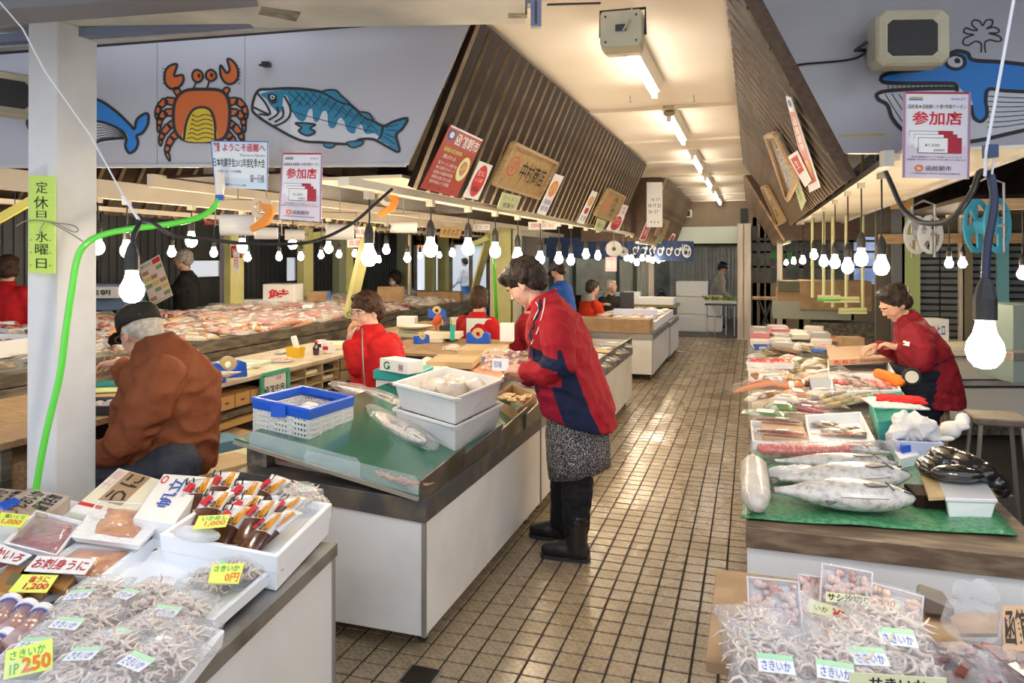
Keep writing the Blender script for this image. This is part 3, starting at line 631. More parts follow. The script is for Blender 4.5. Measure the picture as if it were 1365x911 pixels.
for fin in ([(432, 191), (446, 192), (442, 197), (434, 196)], [(462, 190), (483, 188), (482, 193), (470, 197)]): m.c(2); fill(m, fin, 4, False); m.c(0); stroke(m, fin, 1.8, 5, True)
for k in range(11): x = 384 + k * 10; y = 122 + max(0, k - 3) * 4.8; stroke(m, [(x, y), (x + 20, y + 20)], .7, 4); stroke(m, [(x + 16, y + 2), (x + 2, y + 20)], .7, 4)
stroke(m, [(388, 148), (410, 155), (450, 165), (500, 176)], .8, 5)
m.c(0); fill(m, [(357, 126), (368, 127), (368, 137), (360, 137)], 4); m.c(3); fill(m, [(361, 127), (366, 128), (365, 132), (361, 132)], 5); m.c(0); fill(m, [(362, 128.5), (364.5, 129), (364, 131), (362, 131)], 6)
ob('painted_salmon', m, PM_, wl)
# whale with spout
m = MU()
m.c(3); fill(m, [(1168, 123), (1185, 120), (1275, 116), (1316, 120), (1400, 122), (1400, 168), (1350, 178), (1295, 188), (1230, 184), (1202, 172), (1190, 155), (1182, 138), (1170, 133)], 0)
m.c(1); fill(m, [(1175, 103), (1195, 97), (1230, 93), (1258, 80), (1275, 69), (1290, 74), (1300, 82), (1340, 84), (1400, 90), (1400, 124), (1360, 122), (1324, 119), (1317, 130), (1315, 155), (1306, 161), (1297, 152), (1296, 135), (1280, 118), (1268, 109), (1180, 110)], 1)
m.c(0); stroke(m, [(1400, 90), (1340, 83), (1298, 80), (1290, 71), (1275, 68), (1262, 75), (1250, 86), (1228, 93), (1195, 96), (1177, 101), (1177, 109), (1200, 111), (1260, 111), (1274, 113), (1276, 122)], 5, 3)
stroke(m, [(1276, 118), (1240, 118), (1185, 121), (1169, 126), (1172, 133), (1183, 140), (1190, 158), (1205, 174), (1232, 186), (1290, 189), (1350, 177), (1400, 165)], 5, 3)
stroke(m, [(1400, 124), (1340, 121), (1318, 119), (1314, 132), (1316, 152), (1308, 162), (1298, 156), (1295, 140)], 4.5, 3)
for k in range(14): stroke(m, [(1184 + k * 6, 111), (1184 + k * 6.2, 119)], .9, 4)
for k in range(5): stroke(m, [(1180 + k * 9, 125), (1190 + k * 10, 142), (1206 + k * 12, 165), (1225 + k * 14, 176)], 1.1, 2)
for k in range(7): stroke(m, [(1316, 128 + k * 7), (1345, 130 + k * 6.3), (1400, 132 + k * 4.5)], 1.1, 2)
m.c(0); fill(m, [(1274, 71), (1286, 75), (1288, 87), (1277, 94), (1264, 91), (1259, 82), (1265, 74)], 4); m.c(3); fill(m, [(1274, 75), (1282, 78), (1283, 86), (1276, 90), (1267, 88), (1263, 82), (1267, 77)], 5); m.c(0); fill(m, [(1276, 77), (1280, 80), (1279, 84), (1274, 84), (1272, 80)], 6)
stroke(m, [(1308, 70), (1308, 58), (1300, 55), (1292, 60), (1285, 59), (1285, 52), (1293, 48), (1298, 46), (1290, 45), (1285, 42), (1288, 37), (1296, 40), (1303, 40), (1296, 33), (1298, 27), (1306, 28), (1310, 34), (1315, 27), (1323, 27), (1322, 34), (1315, 38), (1325, 36), (1332, 40), (1329, 44), (1318, 44), (1332, 48), (1335, 54), (1328, 55), (1320, 53), (1313, 57), (1314, 70)], 1.8, 3, k=4)
ob('painted_whale', m, PM_, wr)
m = MU(); m.c(5); stroke(m, [(1118, 181), (1150, 180), (1180, 179)], 1.6, 1); ob('yellow_scuff', m, PM_, wr)
br = ob('wall_bracket', M().box(FP(355, 86, .02), (.035, .03, .02), (0, 0, AL)).box(FP(350, 87.5, .03), (.03, .012, .008), (0, .2, AL)), BLK, lab='small black bracket screwed to the front above the salmon', cat='bracket')
# ================================================================ loudspeakers on the shop front
CRM = mat('cream_plastic', (.56, .52, .38), .4, col2=(.48, .43, .3), ns=3)
def pa_speaker(lab, c, w_, h_, rz):
    s = thing('wall_speaker', lab, 'speaker', c, rz=rz, grp='shop front loudspeakers'); W = WM[s.as_pointer()]
    rr = lambda y, a, b: [(x * a, y, z * b) for x, z in ((-1, -.75), (-.8, -1), (.8, -1), (1, -.75), (1, .75), (.8, 1), (-.8, 1), (-1, .75))]
    ob('cabinet', M().loft([rr(.13, w_ * .36, h_ * .36), rr(.02, w_ * .5, h_ * .5), rr(-.06, w_ * .5, h_ * .5), rr(-.075, w_ * .47, h_ * .46), rr(-.062, w_ * .36, h_ * .34)]).xf(W), CRM, s, smooth=False)
    ob('grille', M().loft([rr(-.060, w_ * .345, h_ * .325), rr(-.066, w_ * .33, h_ * .31)]).xf(W), GRI, s)
    ob('bracket', M().tube([(-w_ * .54, .0, 0), (-w_ * .54, .12, 0), (w_ * .54, .12, 0), (w_ * .54, 0, 0)], .008, 6).xf(W), BLK, s)
    return s
pa_speaker('cream loudspeaker above the painted whale', P(1207, 56, 3.12), .30, .235, AL - .05)
pa_speaker('cream loudspeaker at the frame edge, other side of the column', P(4, 127, 3.1), .22, .18, AL + .9)
cb_ = ob('speaker_cable', M().tube(spl([FP(1015, 15, .03), FP(1022, 50, .03), FP(1047, 86, .02), FP(1075, 85, .012), FP(1130, 80, .012), FP(1150, 73, .02), FP(1160, 60, .1)], 5, False), .005, 6), BLK, lab='thin dark cable clipped across the front to the whale speaker', cat='cable')
# ================================================================ notices hanging before the front
def coupon(lab, q, lines=True):
    sign('hanging_notice', q, mat('notice_mauve', (.70, .62, .70), .5), [
        ('r', (.0, .0, 1, .022), PRED), ('r', (0, 0, .035, 1), mat('mauve_edge', (.40, .22, .32), .5)), ('r', (.965, 0, 1, 1), MT['mauve_edge']), ('r', (.05, .03, .95, .62), mat('notice_white', (.78, .76, .80), .5)),
        ('r', (.08, .055, .29, .08), mat('yellow_print', (.75, .55, .05), .5)), ('r', (.08, .08, .29, .10), mat('cyan_print', (.05, .3, .6), .5)), ('t', 'AIRDO', (.10, .06, .28, .095), BLU), ('t', 'ANA', (.70, .065, .83, .095), BLU), ('t', '//', (.84, .06, .92, .098), BLU),
        ('t', '函館着★函館朝いち便!!特製クーポン', (.07, .145, .93, .195), INK), ('t', '参加店', (.13, .225, .87, .385), RED, .02),
        ('r', (.09, .455, .72, .52), INK), ('r', (.095, .460, .715, .60), WHP), ('r', (.52, .45, .74, .50), PRED), ('r', (.16, .49, .80, .55), INK), ('r', (.165, .495, .795, .65), WHP), ('r', (.60, .49, .80, .53), PRED), ('r', (.22, .53, .87, .71), INK), ('r', (.228, .536, .862, .704), WHP), ('r', (.66, .53, .87, .71), PRED), ('t', '¥1,000', (.32, .60, .54, .64), INK), ('t', '函館朝市', (.45, .66, .62, .69), INK),
        ('t', '有効期間中のご利用となります', (.12, .745, .88, .765), INK), ('t', '函館着の航空券をお持ちの方に限らせて頂きます', (.06, .775, .94, .795), INK), ('e', (.24, .885), (.065, .04), ORG, .55), ('t', '函館朝市', (.34, .855, .72, .915), INK), ('t', '北海道函館市若松町協同組合連合会', (.12, .935, .85, .955), INK)], lab, 'poster', 'coupon notices')
coupon('mauve coupon notice under the painted salmon', [P(376, 204, 3.08), P(430, 204, 3.08), P(428, 296, 3.08), P(371, 292, 3.08)])
coupon('larger mauve coupon notice under the painted whale', [P(1204, 122.5, 3.0), P(1294.5, 123, 3.0), P(1292, 239, 3.0), P(1203, 237, 3.0)])
sign('hanging_notice', [P(281, 187.5, 3.12), P(357.5, 188.5, 3.12), P(356.5, 253, 3.1), P(286, 249.5, 3.1)], mat('welcome_sheet', (.60, .72, .84), .4), [
    ('r', (0, 0, 1, .02), BLU), ('r', (0, 0, .012, 1), BLU), ('r', (.988, 0, 1, 1), BLU), ('r', (.02, .2, .98, .8), mat('pale_sky', (.74, .80, .85), .4)), ('t', '歓迎', (.04, .03, .15, .24), RED, .03), ('t', 'ようこそ函館へ', (.20, .05, .95, .23), RED, .015), ('t', 'Welcome to Hakodate', (.5, .27, .95, .33), INK), ('t', '日本地震学会2012年度秋季大会', (.02, .37, .95, .56), INK, .01), ('t', '(10月16日～19日開催)', (.08, .62, .52, .69), INK), ('t', '御一行様', (.68, .70, .94, .87), INK), ('t', '函館国際観光コンベンション協会', (.1, .91, .6, .96), INK)], 'white and blue welcome notice hung beside the painted crab', 'poster')
# card on the column
n_ = V((0, -1, 0)); yc = cf0.y - .006
def CF(u, v): return PL(u, v, V((0, yc, 0)), V((0, 1, 0)))
sg = sign('closing_day_card', [CF(38.5, 234), CF(73.5, 235), CF(73, 365), CF(38, 364)], mat('lime_card', (.55, .75, .10), .45), [
    ('t', '定', (.28, .06, .72, .18), INK), ('t', '休', (.2, .21, .75, .34), INK), ('t', '日', (.3, .36, .68, .43), INK), ('t', '水', (.28, .57, .75, .68), INK), ('t', '曜', (.26, .70, .76, .81), INK), ('t', '日', (.3, .85, .7, .95), INK)] + [('e', (x, y), (.025, .007), RED) for x in (.1, .83) for y in (.66, .79, .92)], 'lime green card with black brush writing tied to the white column', 'sign')
tie = thing('tie_string', 'grey string tied round the column over the lime card', 'string', CF(56, 300))
o_ = V((0, -.012, 0))
ob('loop', M().tube(spl([CF(25, 302) + o_, CF(38, 295) + o_, CF(56, 294) + o_, CF(72, 297) + o_, CF(90, 300) + V((0, .02, 0)), CF(108, 307) + o_, CF(100, 309) + o_, CF(76, 297) + o_], 4, False), .0025, 5), mat('string_grey', (.28, .26, .22), .8), tie)
ob('tail', M().tube(spl([CF(73, 298) + o_, CF(88, 306) + o_, CF(105, 316) + o_, CF(114, 322) + o_], 4, False), .0025, 5), MT['string_grey'], tie)
ob('tail', M().tube(spl([CF(63, 297) + o_, CF(58, 305) + o_, CF(57, 313) + o_], 4, False), .0022, 5), MT['string_grey'], tie)
# green hose
HOSE = mat('green_hose', (.10, .62, .05), .25, coat=.5)
hs = thing('water_hose', 'bright green hose looping from the welcome notice down the column', 'hose', P(50, 650, 2.75))
zz = lambda u: 2.78 if u < 110 else 2.78 + (u - 110) / 185 * .27
ob('hose', M().tube(spl([P(u, v, zz(u)) for u, v in ((293, 262), (284, 278), (262, 291), (225, 299), (170, 306), (135, 314), (114, 326), (103, 345), (96, 385), (88, 440), (80, 500), (68, 550), (57, 600), (47, 660), (40, 720))], 5, False), .0125, 10), HOSE, hs, smooth=True)
m = M(); a = P(293, 264, 3.05); m.lathe([(.018, -.01), (.018, .012)], a, 12, 0); m.lathe([(.015, .012), (.02, .05), (.02, .1)], a, 12, 1)
ob('nozzle', m, [BLU, FXW], hs)
# ================================================================ signs on the slatted soffits
oL = V((-1.51, 0, 1.87)) + nL1 * .045; oR = V((.42, 0, 1.9)) + nR1 * .045; oL2 = V((-1.47, 0, 1.76)) + nL2 * .04
def SLq(c, o=oL, n=nL1): return [PL(u, v, o, n) for u, v in c]
SR_ = mat('banner_red', (.45, .03, .02), .4); BOWL = mat('noodle_print', (.75, .45, .12), .5, col2=(.55, .2, .05), ns=60); KRA = mat('carved_wood', (.42, .27, .085), .5, col2=(.34, .21, .06), ns=5, stretch=(1, 6, 6)); PGR = mat('pale_green_card', (.55, .58, .33), .5)
sign('soffit_banner', SLq([(601, 166), (644, 186.5), (609, 263), (561, 251)]), SR_, [('r', (.02, 0, .99, .03), WHP), ('e', (.14, .13), (.10, .08), BLU), ('e', (.14, .13), (.06, .05), WHP), ('t', '函館朝市', (.28, .06, .97, .25), WHP, .02), ('t', '函館着の航空便特典', (.1, .31, .6, .38), YEL), ('t', '選ばれる', (.15, .42, .5, .48), WHP)] + [('t', s_, (.1, .53 + k * .075, .62, .585 + k * .075), WHP) for k, s_ in enumerate(('塩ラーメン選手権', '味の朝市スタンプ', '函館の海鮮丼特集', '新鮮な魚介お土産', '朝市味めぐり開催'))] + [('e', (.8, .55), (.16, .2), YEL, .8), ('e', (.8, .55), (.13, .16), WHP), ('e', (.8, .54), (.10, .12), BOWL), ('t', '楽しい魚介いっぱい', (.1, .91, .9, .96), PRED)], 'red banner with a noodle bowl, first sign on the slatted soffit', 'banner')
def fishsign(lab, q, st=0): sign('soffit_sign', q, WHP, [('e', (.5, .5), (.4, .44), RED), ('t', '生うに', (.25, .22, .72, .36), WHP), ('t', 'いくら丼', (.22, .42, .72, .54), WHP), ('t', '新鮮直送', (.24, .66, .7, .8), INK)], lab, 'sign')
fishsign('white card with a red oval beside the red banner', SLq([(639.5, 214.5), (657, 221), (637, 267), (618, 263)]))
sign('wooden_signboard', SLq([(684, 190), (741, 217), (717, 264), (657, 245)]), KRA, [('e', (.2, .48), (.10, .24), RED, .88), ('t', '宇', (.15, .34, .26, .62), RED), ('t', '中村商店', (.36, .26, .92, .74), INK, .01)], 'long carved wooden shop sign with four black characters', 'sign', th=.02, frame=(.02, .025, WOODL))
sign('soffit_sign', SLq([(670, 256.5), (695, 262), (687, 283), (663, 278)], oL + nL1 * .01), PGR, [('t', 'ラーメン', (.1, .15, .9, .45), GRN), ('t', '営業中', (.2, .55, .8, .85), INK)], 'pale green card just under the carved shop sign', 'sign')
sign('soffit_sign', SLq([(740, 231.5), (752, 235.5), (727, 287.5), (716, 284.5)]), WHP, [('e', (.5, .35), (.4, .2), ORG), ('e', (.5, .35), (.32, .16), BOWL), ('t', '海鮮', (.1, .62, .9, .75), BLU), ('t', '朝食', (.1, .78, .9, .92), BLU)], 'tall narrow white noodle sign past the carved shop sign', 'sign')
sign('soffit_sign', SLq([(790, 254), (797, 257), (778, 299.5), (769, 297)]), WHP, [('e', (.5, .3), (.4, .16), BOWL), ('e', (.5, .6), (.3, .1), PRED), ('t', '定食', (.1, .74, .9, .9), BLU)], 'tall white food sign before the second wooden sign', 'sign')
sign('wooden_signboard', SLq([(811, 251.5), (832.5, 263), (816, 295), (792, 286)]), KRA, [('v', '魚介', (.55, .12, .8, .6), INK), ('v', '直販', (.2, .2, .45, .8), ORG), ('v', '朝市', (.62, .55, .85, .92), INK)], 'second smaller wooden sign with orange characters', 'sign', th=.02, frame=(.02, .025, WOODL))
sign('soffit_sign', SLq([(797, 291), (808, 295), (802, 309.5), (792, 307)], oL + nL1 * .01), PGR, [('t', '朝市', (.2, .3, .8, .7), GRN)], 'tiny green card under the second wooden sign', 'sign')
fishsign('red oval card at the far end of the bannered soffit', SLq([(821, 285), (833, 289), (824, 310), (808, 306.5)]))
sign('soffit_sign', SLq([(831, 272.5), (838, 275), (832, 289), (825, 286)]), WHP, [('v', '函館', (.2, .1, .8, .9), RED)], 'small white card with red writing above the far red oval', 'sign')
cy = YP(873, 275, 9.4); Q = lambda u, v: YP(u, v, 9.4)
sign('wall_calendar', [Q(862, 243), Q(883, 243), Q(883, 303), Q(862, 303)], WHP, [('t', '16 17', (.3, .35, .85, .42), INK), ('t', '18 19 20', (.1, .48, .9, .56), INK), ('t', '26 27', (.1, .62, .75, .69), INK), ('t', '4 5 6', (.2, .86, .8, .91), INK)], 'large white calendar hanging between the two soffits', 'calendar')
L2 = lambda c: SLq(c, oL2, nL2)
sign('soffit_sign', L2([(864, 291), (871, 293.5), (860, 321), (852, 320)]), WHP, [('r', (.12, .05, .88, .95), RED), ('v', '特売', (.25, .1, .75, .8), WHP)], 'narrow red sign at the near end of the brown soffit', 'sign')
sign('wooden_signboard', L2([(881, 291), (892, 295), (885, 318.5), (872, 313.5)]), KRA, [('v', '海産', (.35, .2, .65, .8), INK)], 'third wooden sign, on the brown far soffit', 'sign', th=.015, frame=(.015, .02, WOODL))
sign('soffit_sign', L2([(878, 314), (885, 317), (881, 326), (873, 323)]), PGR, [('t', '営業', (.2, .3, .8, .7), GRN)], 'tiny green card under the third wooden sign', 'sign')
sign('soffit_sign', L2([(897, 311), (901, 313), (895, 326), (889, 324)]), WHP, [('e', (.5, .5), (.4, .4), RED)], 'small red dot card near the far end of the brown soffit', 'sign')
sign('wooden_signboard', L2([(914, 300), (921, 303), (913, 324), (905, 320)]), KRA, [('v', '珍味', (.3, .2, .7, .8), INK)], 'last wooden sign at the far end of the brown soffit', 'sign', th=.015)
Rq = lambda c, o=0: [PL(u, v, oR + nR1 * o, nR1) for u, v in c]
sign('soffit_banner', Rq([(1047, 128), (1054, 131), (1093, 250), (1079, 257)]), WHP, [('r', (.1, .12, .9, .9), SR_), ('v', '函館朝市', (.25, .16, .75, .5), WHP), ('e', (.5, .72), (.3, .12), BOWL), ('e', (.5, .05), (.3, .03), BLU)], 'white edged red banner seen edge on beside the whale mural', 'banner')
sign('soffit_sign', Rq([(1050, 209), (1062, 201), (1081, 241), (1073, 250)], .01), WHP, [('r', (.15, .1, .85, .6), RED), ('t', '生', (.3, .2, .7, .45), WHP)], 'short white and red card lying over the edge-on banner', 'sign')
sign('wooden_signboard', Rq([(1023, 180), (1036, 178), (1063, 241), (1051, 266)]), mat('sign_glass_reflection', (.45, .50, .58), .12, coat=1), [('v', '函館', (.3, .2, .7, .8), mat('faint_ink', (.3, .3, .38), .4))], 'shiny framed sign board on the whale side slats', 'sign', th=.02, frame=(.025, .03, WOODL))  # blue-white reflection in the sign's glass is put into the base colour
sign('wooden_signboard', Rq([(1016, 250), (1022, 248), (1047, 295), (1037, 300)]), KRA, [('v', '商店', (.3, .3, .7, .8), INK)], 'narrow wooden sign farther along the whale side slats', 'sign', th=.02, frame=(.02, .025, WOODL))
sign('soffit_sign', Rq([(1058, 247), (1064, 240), (1074, 268), (1068, 281)]), PGR, [('v', '朝市', (.3, .2, .7, .8), GRN)], 'slim green card below the shiny framed sign', 'sign')
# ================================================================ hanging bulbs
GLASS = mat('lit_bulb', (1, .93, .78), .3, em=BULB, emcol=(1, .80, .55)); GLD = mat('lit_bulb_white', (1, .97, .9), .3, em=BULB * .8, emcol=(1, .88, .70)); BRS = mat('brass_cap', (.5, .4, .2), .4, .8); SOC = mat('socket_rubber', (.02, .018, .018), .5)
BM = {}
ORD = 'first second third fourth fifth sixth seventh eighth ninth tenth eleventh twelfth thirteenth fourteenth fifteenth sixteenth seventeenth eighteenth nineteenth twentieth'.split()
def bulb(c, top, lab, grp, r=.033, gl=None, cord=True, sock=.09):
    s = r / .033; b_ = thing('hanging_bulb', lab, 'light bulb', c, grp=grp); key = (round(r, 3), gl)
    if key not in BM:
        BM[key] = ob('bulb', M().lathe([(.004, -.034), (.018, -.030), (.029, -.016), (.033, 0), (.030, .016), (.020, .034), (.0165, .05), (.016, .058)], (0, 0, 0), 16), gl or GLASS, b_, smooth=True, local=True); BM[key].scale = (s, s, s)
        BM[key, 's'] = ob('socket', M().lathe([(.017, .056), (.021, .060), (.021, .10), (.014, .125), (.006, .14)], (0, 0, 0), 12), SOC, b_, local=True); BM[key, 's'].scale = (s, s, s)
    else:
        for kk in (key, (key, 's')):
            o = BM[kk].copy(); C.objects.link(o); o.parent = b_
    if cord and top is not None:
        h = top - c.z; ob('cord', M().tube([(0, 0, .135 * s), (.002, .001, h * .6), (0, 0, h)], .0045, 6), SOC, b_, local=True)
        ob('rail_plug', M().bb(-.018, .018, -.018, .018, h - .035, h + .005), PALE, b_, local=True)
    return b_
i = 0
for u, v in ((492, 344), (574, 333), (624, 332), (660, 336), (690, 342), (720, 346), (745, 346), (761, 348), (781, 340), (797, 342), (835, 344), (842, 346), (849, 351), (856, 345), (864, 346), (870, 348), (878, 348), (884, 346)):
    X = -1.56 if u > 492 else -1.62; c = XP(u, v, X); bulb(c, 1.84 if u < 870 else 1.735, ORD[i] + ' hanging bulb from the front on the bannered soffit rail', 'bulbs on the bannered soffit rail', .036); i += 1
i = 0
for u, v in ((130, 331), (169, 335), (255, 322), (323, 330), (390, 326), (438, 332), (515, 334), (543, 345), (603, 338)):
    c = XP(u, v, -3.4); bulb(c, 1.88, ORD[i] + ' bulb from the column along the deep cream beam', 'bulbs on the deep cream beam', .036); i += 1
i = 0
for u, v in ((229, 337), (285, 338), (330, 344), (372, 343), (401, 343), (428, 341), (452, 340), (473, 339), (505, 347), (560, 342), (586, 341)):
    c = XP(u, v, -4.75); bulb(c, 1.93, ORD[i] + ' bulb from the column over the side aisle display', 'bulbs over the side aisle display', .034); i += 1
i = 0
for u, v, X in ((1175, 357, .60), (1148, 346, .575), (1130, 357, .57), (1113, 351, .57), (1098, 350, .57), (1085, 341, .57), (1070, 348, .57), (1058, 349, .57), (1048, 351, .57), (1040, 353, .57)):
    c = XP(u, v, X); bulb(c, 1.96, ORD[i] + ' hanging bulb from the front on the whale side rail', 'bulbs on the whale side rail', .036); i += 1
for i, (u, v) in enumerate(((1265, 352), (1283, 352), (1363, 366))): bulb(P(u, v, (5.5, 5.5, 4.4)[i]), 1.875, ['bulb before the grey shutter, beside its twin', 'bulb of the shutter pair next to the pale post', 'half hidden bulb at the frame edge by the blue post'][i], 'bulbs before the shutters', .03)
# big bulb before the column with its cord, and the big one over the green mat
BC = mat('black_cable', (.012, .012, .014), .5)
c = P(176, 388, 2.35); bulb(c, None, 'big bulb hanging low above the capped man', 'large low bulbs', .037, GLD)
hb1 = thing('bulb_cable', 'black cable looping from the big bulb above the capped man', 'cable', c + V((0, 0, .2)))
ob('drop', M().tube(spl([c + V((0, 0, .125)), P(176, 333, 2.35), P(178, 315, 2.36), P(187, 296, 2.4)], 5, False), .008, 8), BC, hb1, smooth=True)
ob('run', M().tube(spl([P(187, 294, 2.4), P(205, 298, 2.42), P(228, 313, 2.5), P(265, 318, 2.6), P(330, 325, 2.8), P(395, 325, 2.9), P(430, 318, 3.0), P(470, 298, 3.05), P(500, 272, 3.1), P(523, 252, 3.15)], 5, False), .007, 8), BC, hb1, smooth=True)
m = M(); m.tube([P(-20, -20, 2.3), P(30, 38, 2.33), P(60, 95, 2.35), P(120, 180, 2.38), P(165, 262, 2.4)], .0028, 6); m.tube([P(165, 262, 2.4), P(184, 292, 2.4)], .0045, 6); m.tube([P(162, 262, 2.4), P(189, 296, 2.4)], .003, 6)
ob('string', m, mat('white_string', (.75, .76, .8), .6), hb1)
c = P(1313, 468, 1.95); bulb(c, None, 'biggest bulb, hanging low in front of the wooden stool', 'large low bulbs', .046, GLD)
hb2 = thing('bulb_cable', 'thick black cable of the biggest bulb, looping past the reels', 'cable', c + V((0, 0, .2)))
ob('drop', M().tube(spl([c + V((0, 0, .15)), P(1313, 380, 1.95), P(1316, 330, 1.96), P(1325, 275, 1.97), P(1322, 240, 1.98), P(1318, 232, 2.0)], 5, False), .011, 8), mat('navy_cable', (.015, .022, .06), .45), hb2, smooth=True)
ob('run', M().tube(spl([P(1318, 232, 2.0), P(1306, 230, 2.0), P(1298, 252, 2.05), P(1280, 280, 2.1), P(1262, 295, 2.2), P(1240, 298, 2.3), P(1222, 294, 2.4), P(1203, 278, 2.5), P(1190, 250, 2.6), P(1181, 230, 2.7)], 5, False), .009, 8), BC, hb2, smooth=True)
m = M(); m.tube([P(1354, -15, 1.95), P(1335, 90, 1.95), P(1315, 200, 1.96), P(1313, 235, 1.98)], .004, 6); m.tube([P(1327, 195, 1.96), P(1322, 235, 1.98)], .003, 6); ob('string', m, MT['white_string'], hb2)
ob('cable_plug', M().box(P(1320, 202, 1.97), (.026, .03, .034), (0, 0, AL)), mat('blue_plug', (.03, .06, .14), .4), hb2)
ob('socket_box', M().box(P(1182, 212, 2.75), (.035, .04, .06), (0, 0, AL)), mat('grey_plug', (.4, .38, .33), .5), hb2)
# reels and rolls
def reel(name, lab, c, r, w_, mt, holes, yaw, frame=True):
    t = thing(name, lab, 'reel', c, rz=yaw); W = WM[t.as_pointer()]
    for sx_ in (-w_ / 2, w_ / 2):
        m = M(); n = 28; prof = []
        # disc with round holes: outer ring, spokes between holes
        o_ = [(sx_, r * math.cos(6.2832 * k / n), r * math.sin(6.2832 * k / n)) for k in range(n)]; i_ = [(sx_, r * .82 * math.cos(6.2832 * k / n), r * .82 * math.sin(6.2832 * k / n)) for k in range(n)]; c_ = [(sx_, r * .28 * math.cos(6.2832 * k / n), r * .28 * math.sin(6.2832 * k / n)) for k in range(n)]
        for A_, B_ in ((o_, i_), (c_, [(sx_, 0, 0)] * n)): k0 = len(m.v); m.add(A_ + B_, [(k, (k + 1) % n, n + (k + 1) % n, n + k) for k in range(n)])
        m.add(i_ + c_, [(k, (k + 1) % n, n + (k + 1) % n, n + k) for k in range(n) if (k * holes // n * n // holes + n // holes // 2 - k) and (k % (n // holes)) < (n // holes) // 2 + 1])
        ob('flange', m.xf(W), mt, t, solid=.006)
    ob('hub', M().lathe([(r * .3, -w_ / 2), (r * .3, w_ / 2)], n=16, axis='x').xf(W), mt, t)
    ob('axle', M().tube([(-w_ * .9, 0, 0), (w_ * .9, 0, 0)], .006, 6).xf(W), STEEL, t)
    if frame:
        m = M()
        for s_ in (-1, 1): m.tube([(s_ * w_ * .8, .0, -.05 - r * .4), (s_ * w_ * .8, .0, r * 1.5), (0, 0, r * 1.75)], .004, 6)
        ob('hanger', m.xf(W), STEEL, t)
    return t
reel('tape_reel', 'teal twin disc string reel hanging before the grey shutters', P(1316, 301, 2.35), .088, .06, mat('teal_plastic', (.04, .24, .30), .4), 4, AL - 1.0)
reel('tape_reel', 'grey white twin disc reel hanging beside the teal reel', P(1231, 313, 2.5), .066, .05, mat('clear_grey_plastic', (.48, .44, .38), .35), 4, AL - 1.1)
ROLL = mat('white_roll', (.80, .78, .74), .5, bump=.1, bs=40)
def roll(lab, c, r, l, yaw):
    t = thing('bag_roll', lab, 'roll', c, rz=yaw, grp='rolls of plastic bags'); W = WM[t.as_pointer()]
    ob('roll', M().lathe([(r * .9, -l / 2), (r, -l / 2 + .006), (r, l / 2 - .006), (r * .9, l / 2)], n=20, axis='x').xf(W), ROLL, t, smooth=False)
    ob('core', M().lathe([(r * .25, -l / 2 - .004), (r * .25, l / 2 + .004)], n=12, axis='x').xf(W), mat('core_dark', (.12, .09, .06), .7), t)
    m = M(); m.tube([(-l / 2 - .02, 0, -.01), (-l / 2 - .02, 0, r * 2.4), (l / 2 + .02, 0, r * 2.4), (l / 2 + .02, 0, -.01)], .003, 6); m.tube([(-l / 2 - .02, 0, 0), (l / 2 + .02, 0, 0)], .004, 6); m.tube([(0, 0, r * 2.4), (0, 0, (1.97 if c.x > -4.4 else 2.7) - c.z)], .003, 6); ob('hanger', m.xf(W), STEEL, t)
for i, (u, v, z, r, l) in enumerate(((317, 300, 3.5, .05, .16), (355, 311, 4.2, .035, .13), (393, 313, 4.6, .035, .12), (453, 309, 4.6, .05, .17), (538, 303, 4.9, .038, .17))):
    roll(['big plastic bag roll under the welcome notice', 'small bag roll between the big roll and the coupon notice', 'small bag roll below the coupon notice', 'wide bag roll past the coupon notice under the salmon', 'loose bag roll near the foot of the slatted soffit'][i], P(u, v, z), r, l, AL + .3)
for i, (u, v, z, r) in enumerate(((818, 332, 9, .1), (830.5, 336, 9.6, .065))): roll(['round white roll face on near the navy banner', 'smaller round roll beside the face-on roll'][i], P(u, v, z), r, .1, AL + 1.5)
OP = mat('orange_plastic', (.72, .24, .015), .35)
def tapecut(lab, c, s, yaw):
    t = thing('tape_dispenser', lab, 'tape dispenser', c, rz=yaw, grp='orange tape dispensers'); W = WM[t.as_pointer()]; e = lambda a0, a1, r0, r1, w_: None
    ob('tape', M().lathe([(.03 * s, -.012), (.05 * s, -.012), (.05 * s, .012), (.03 * s, .012), (.03 * s, -.012)], n=20, axis='y', cap=False).xf(W), mat('clear_tape', (.62, .5, .36), .2), t, smooth=False)
    ob('handle', M().prism([V(p) * s for p in ((-.01, -.016, .02), (.05, -.016, .01), (.055, -.016, -.03), (.03, -.016, -.075), (-.04, -.016, -.11), (-.05, -.016, -.085), (-.0, -.016, -.05), (.02, -.016, -.02))], (0, .032, 0)).xf(W), OP, t, bev=.003)
tapecut('orange tape cutter hanging left of the coupon notice'.replace('left of', 'between welcome and coupon notices near'), P(349, 277, 3.45), 1.05, AL)
tapecut('orange tape cutter hanging by the foot of the slatted soffit', P(517, 262, 3.6), .95, AL + .4)
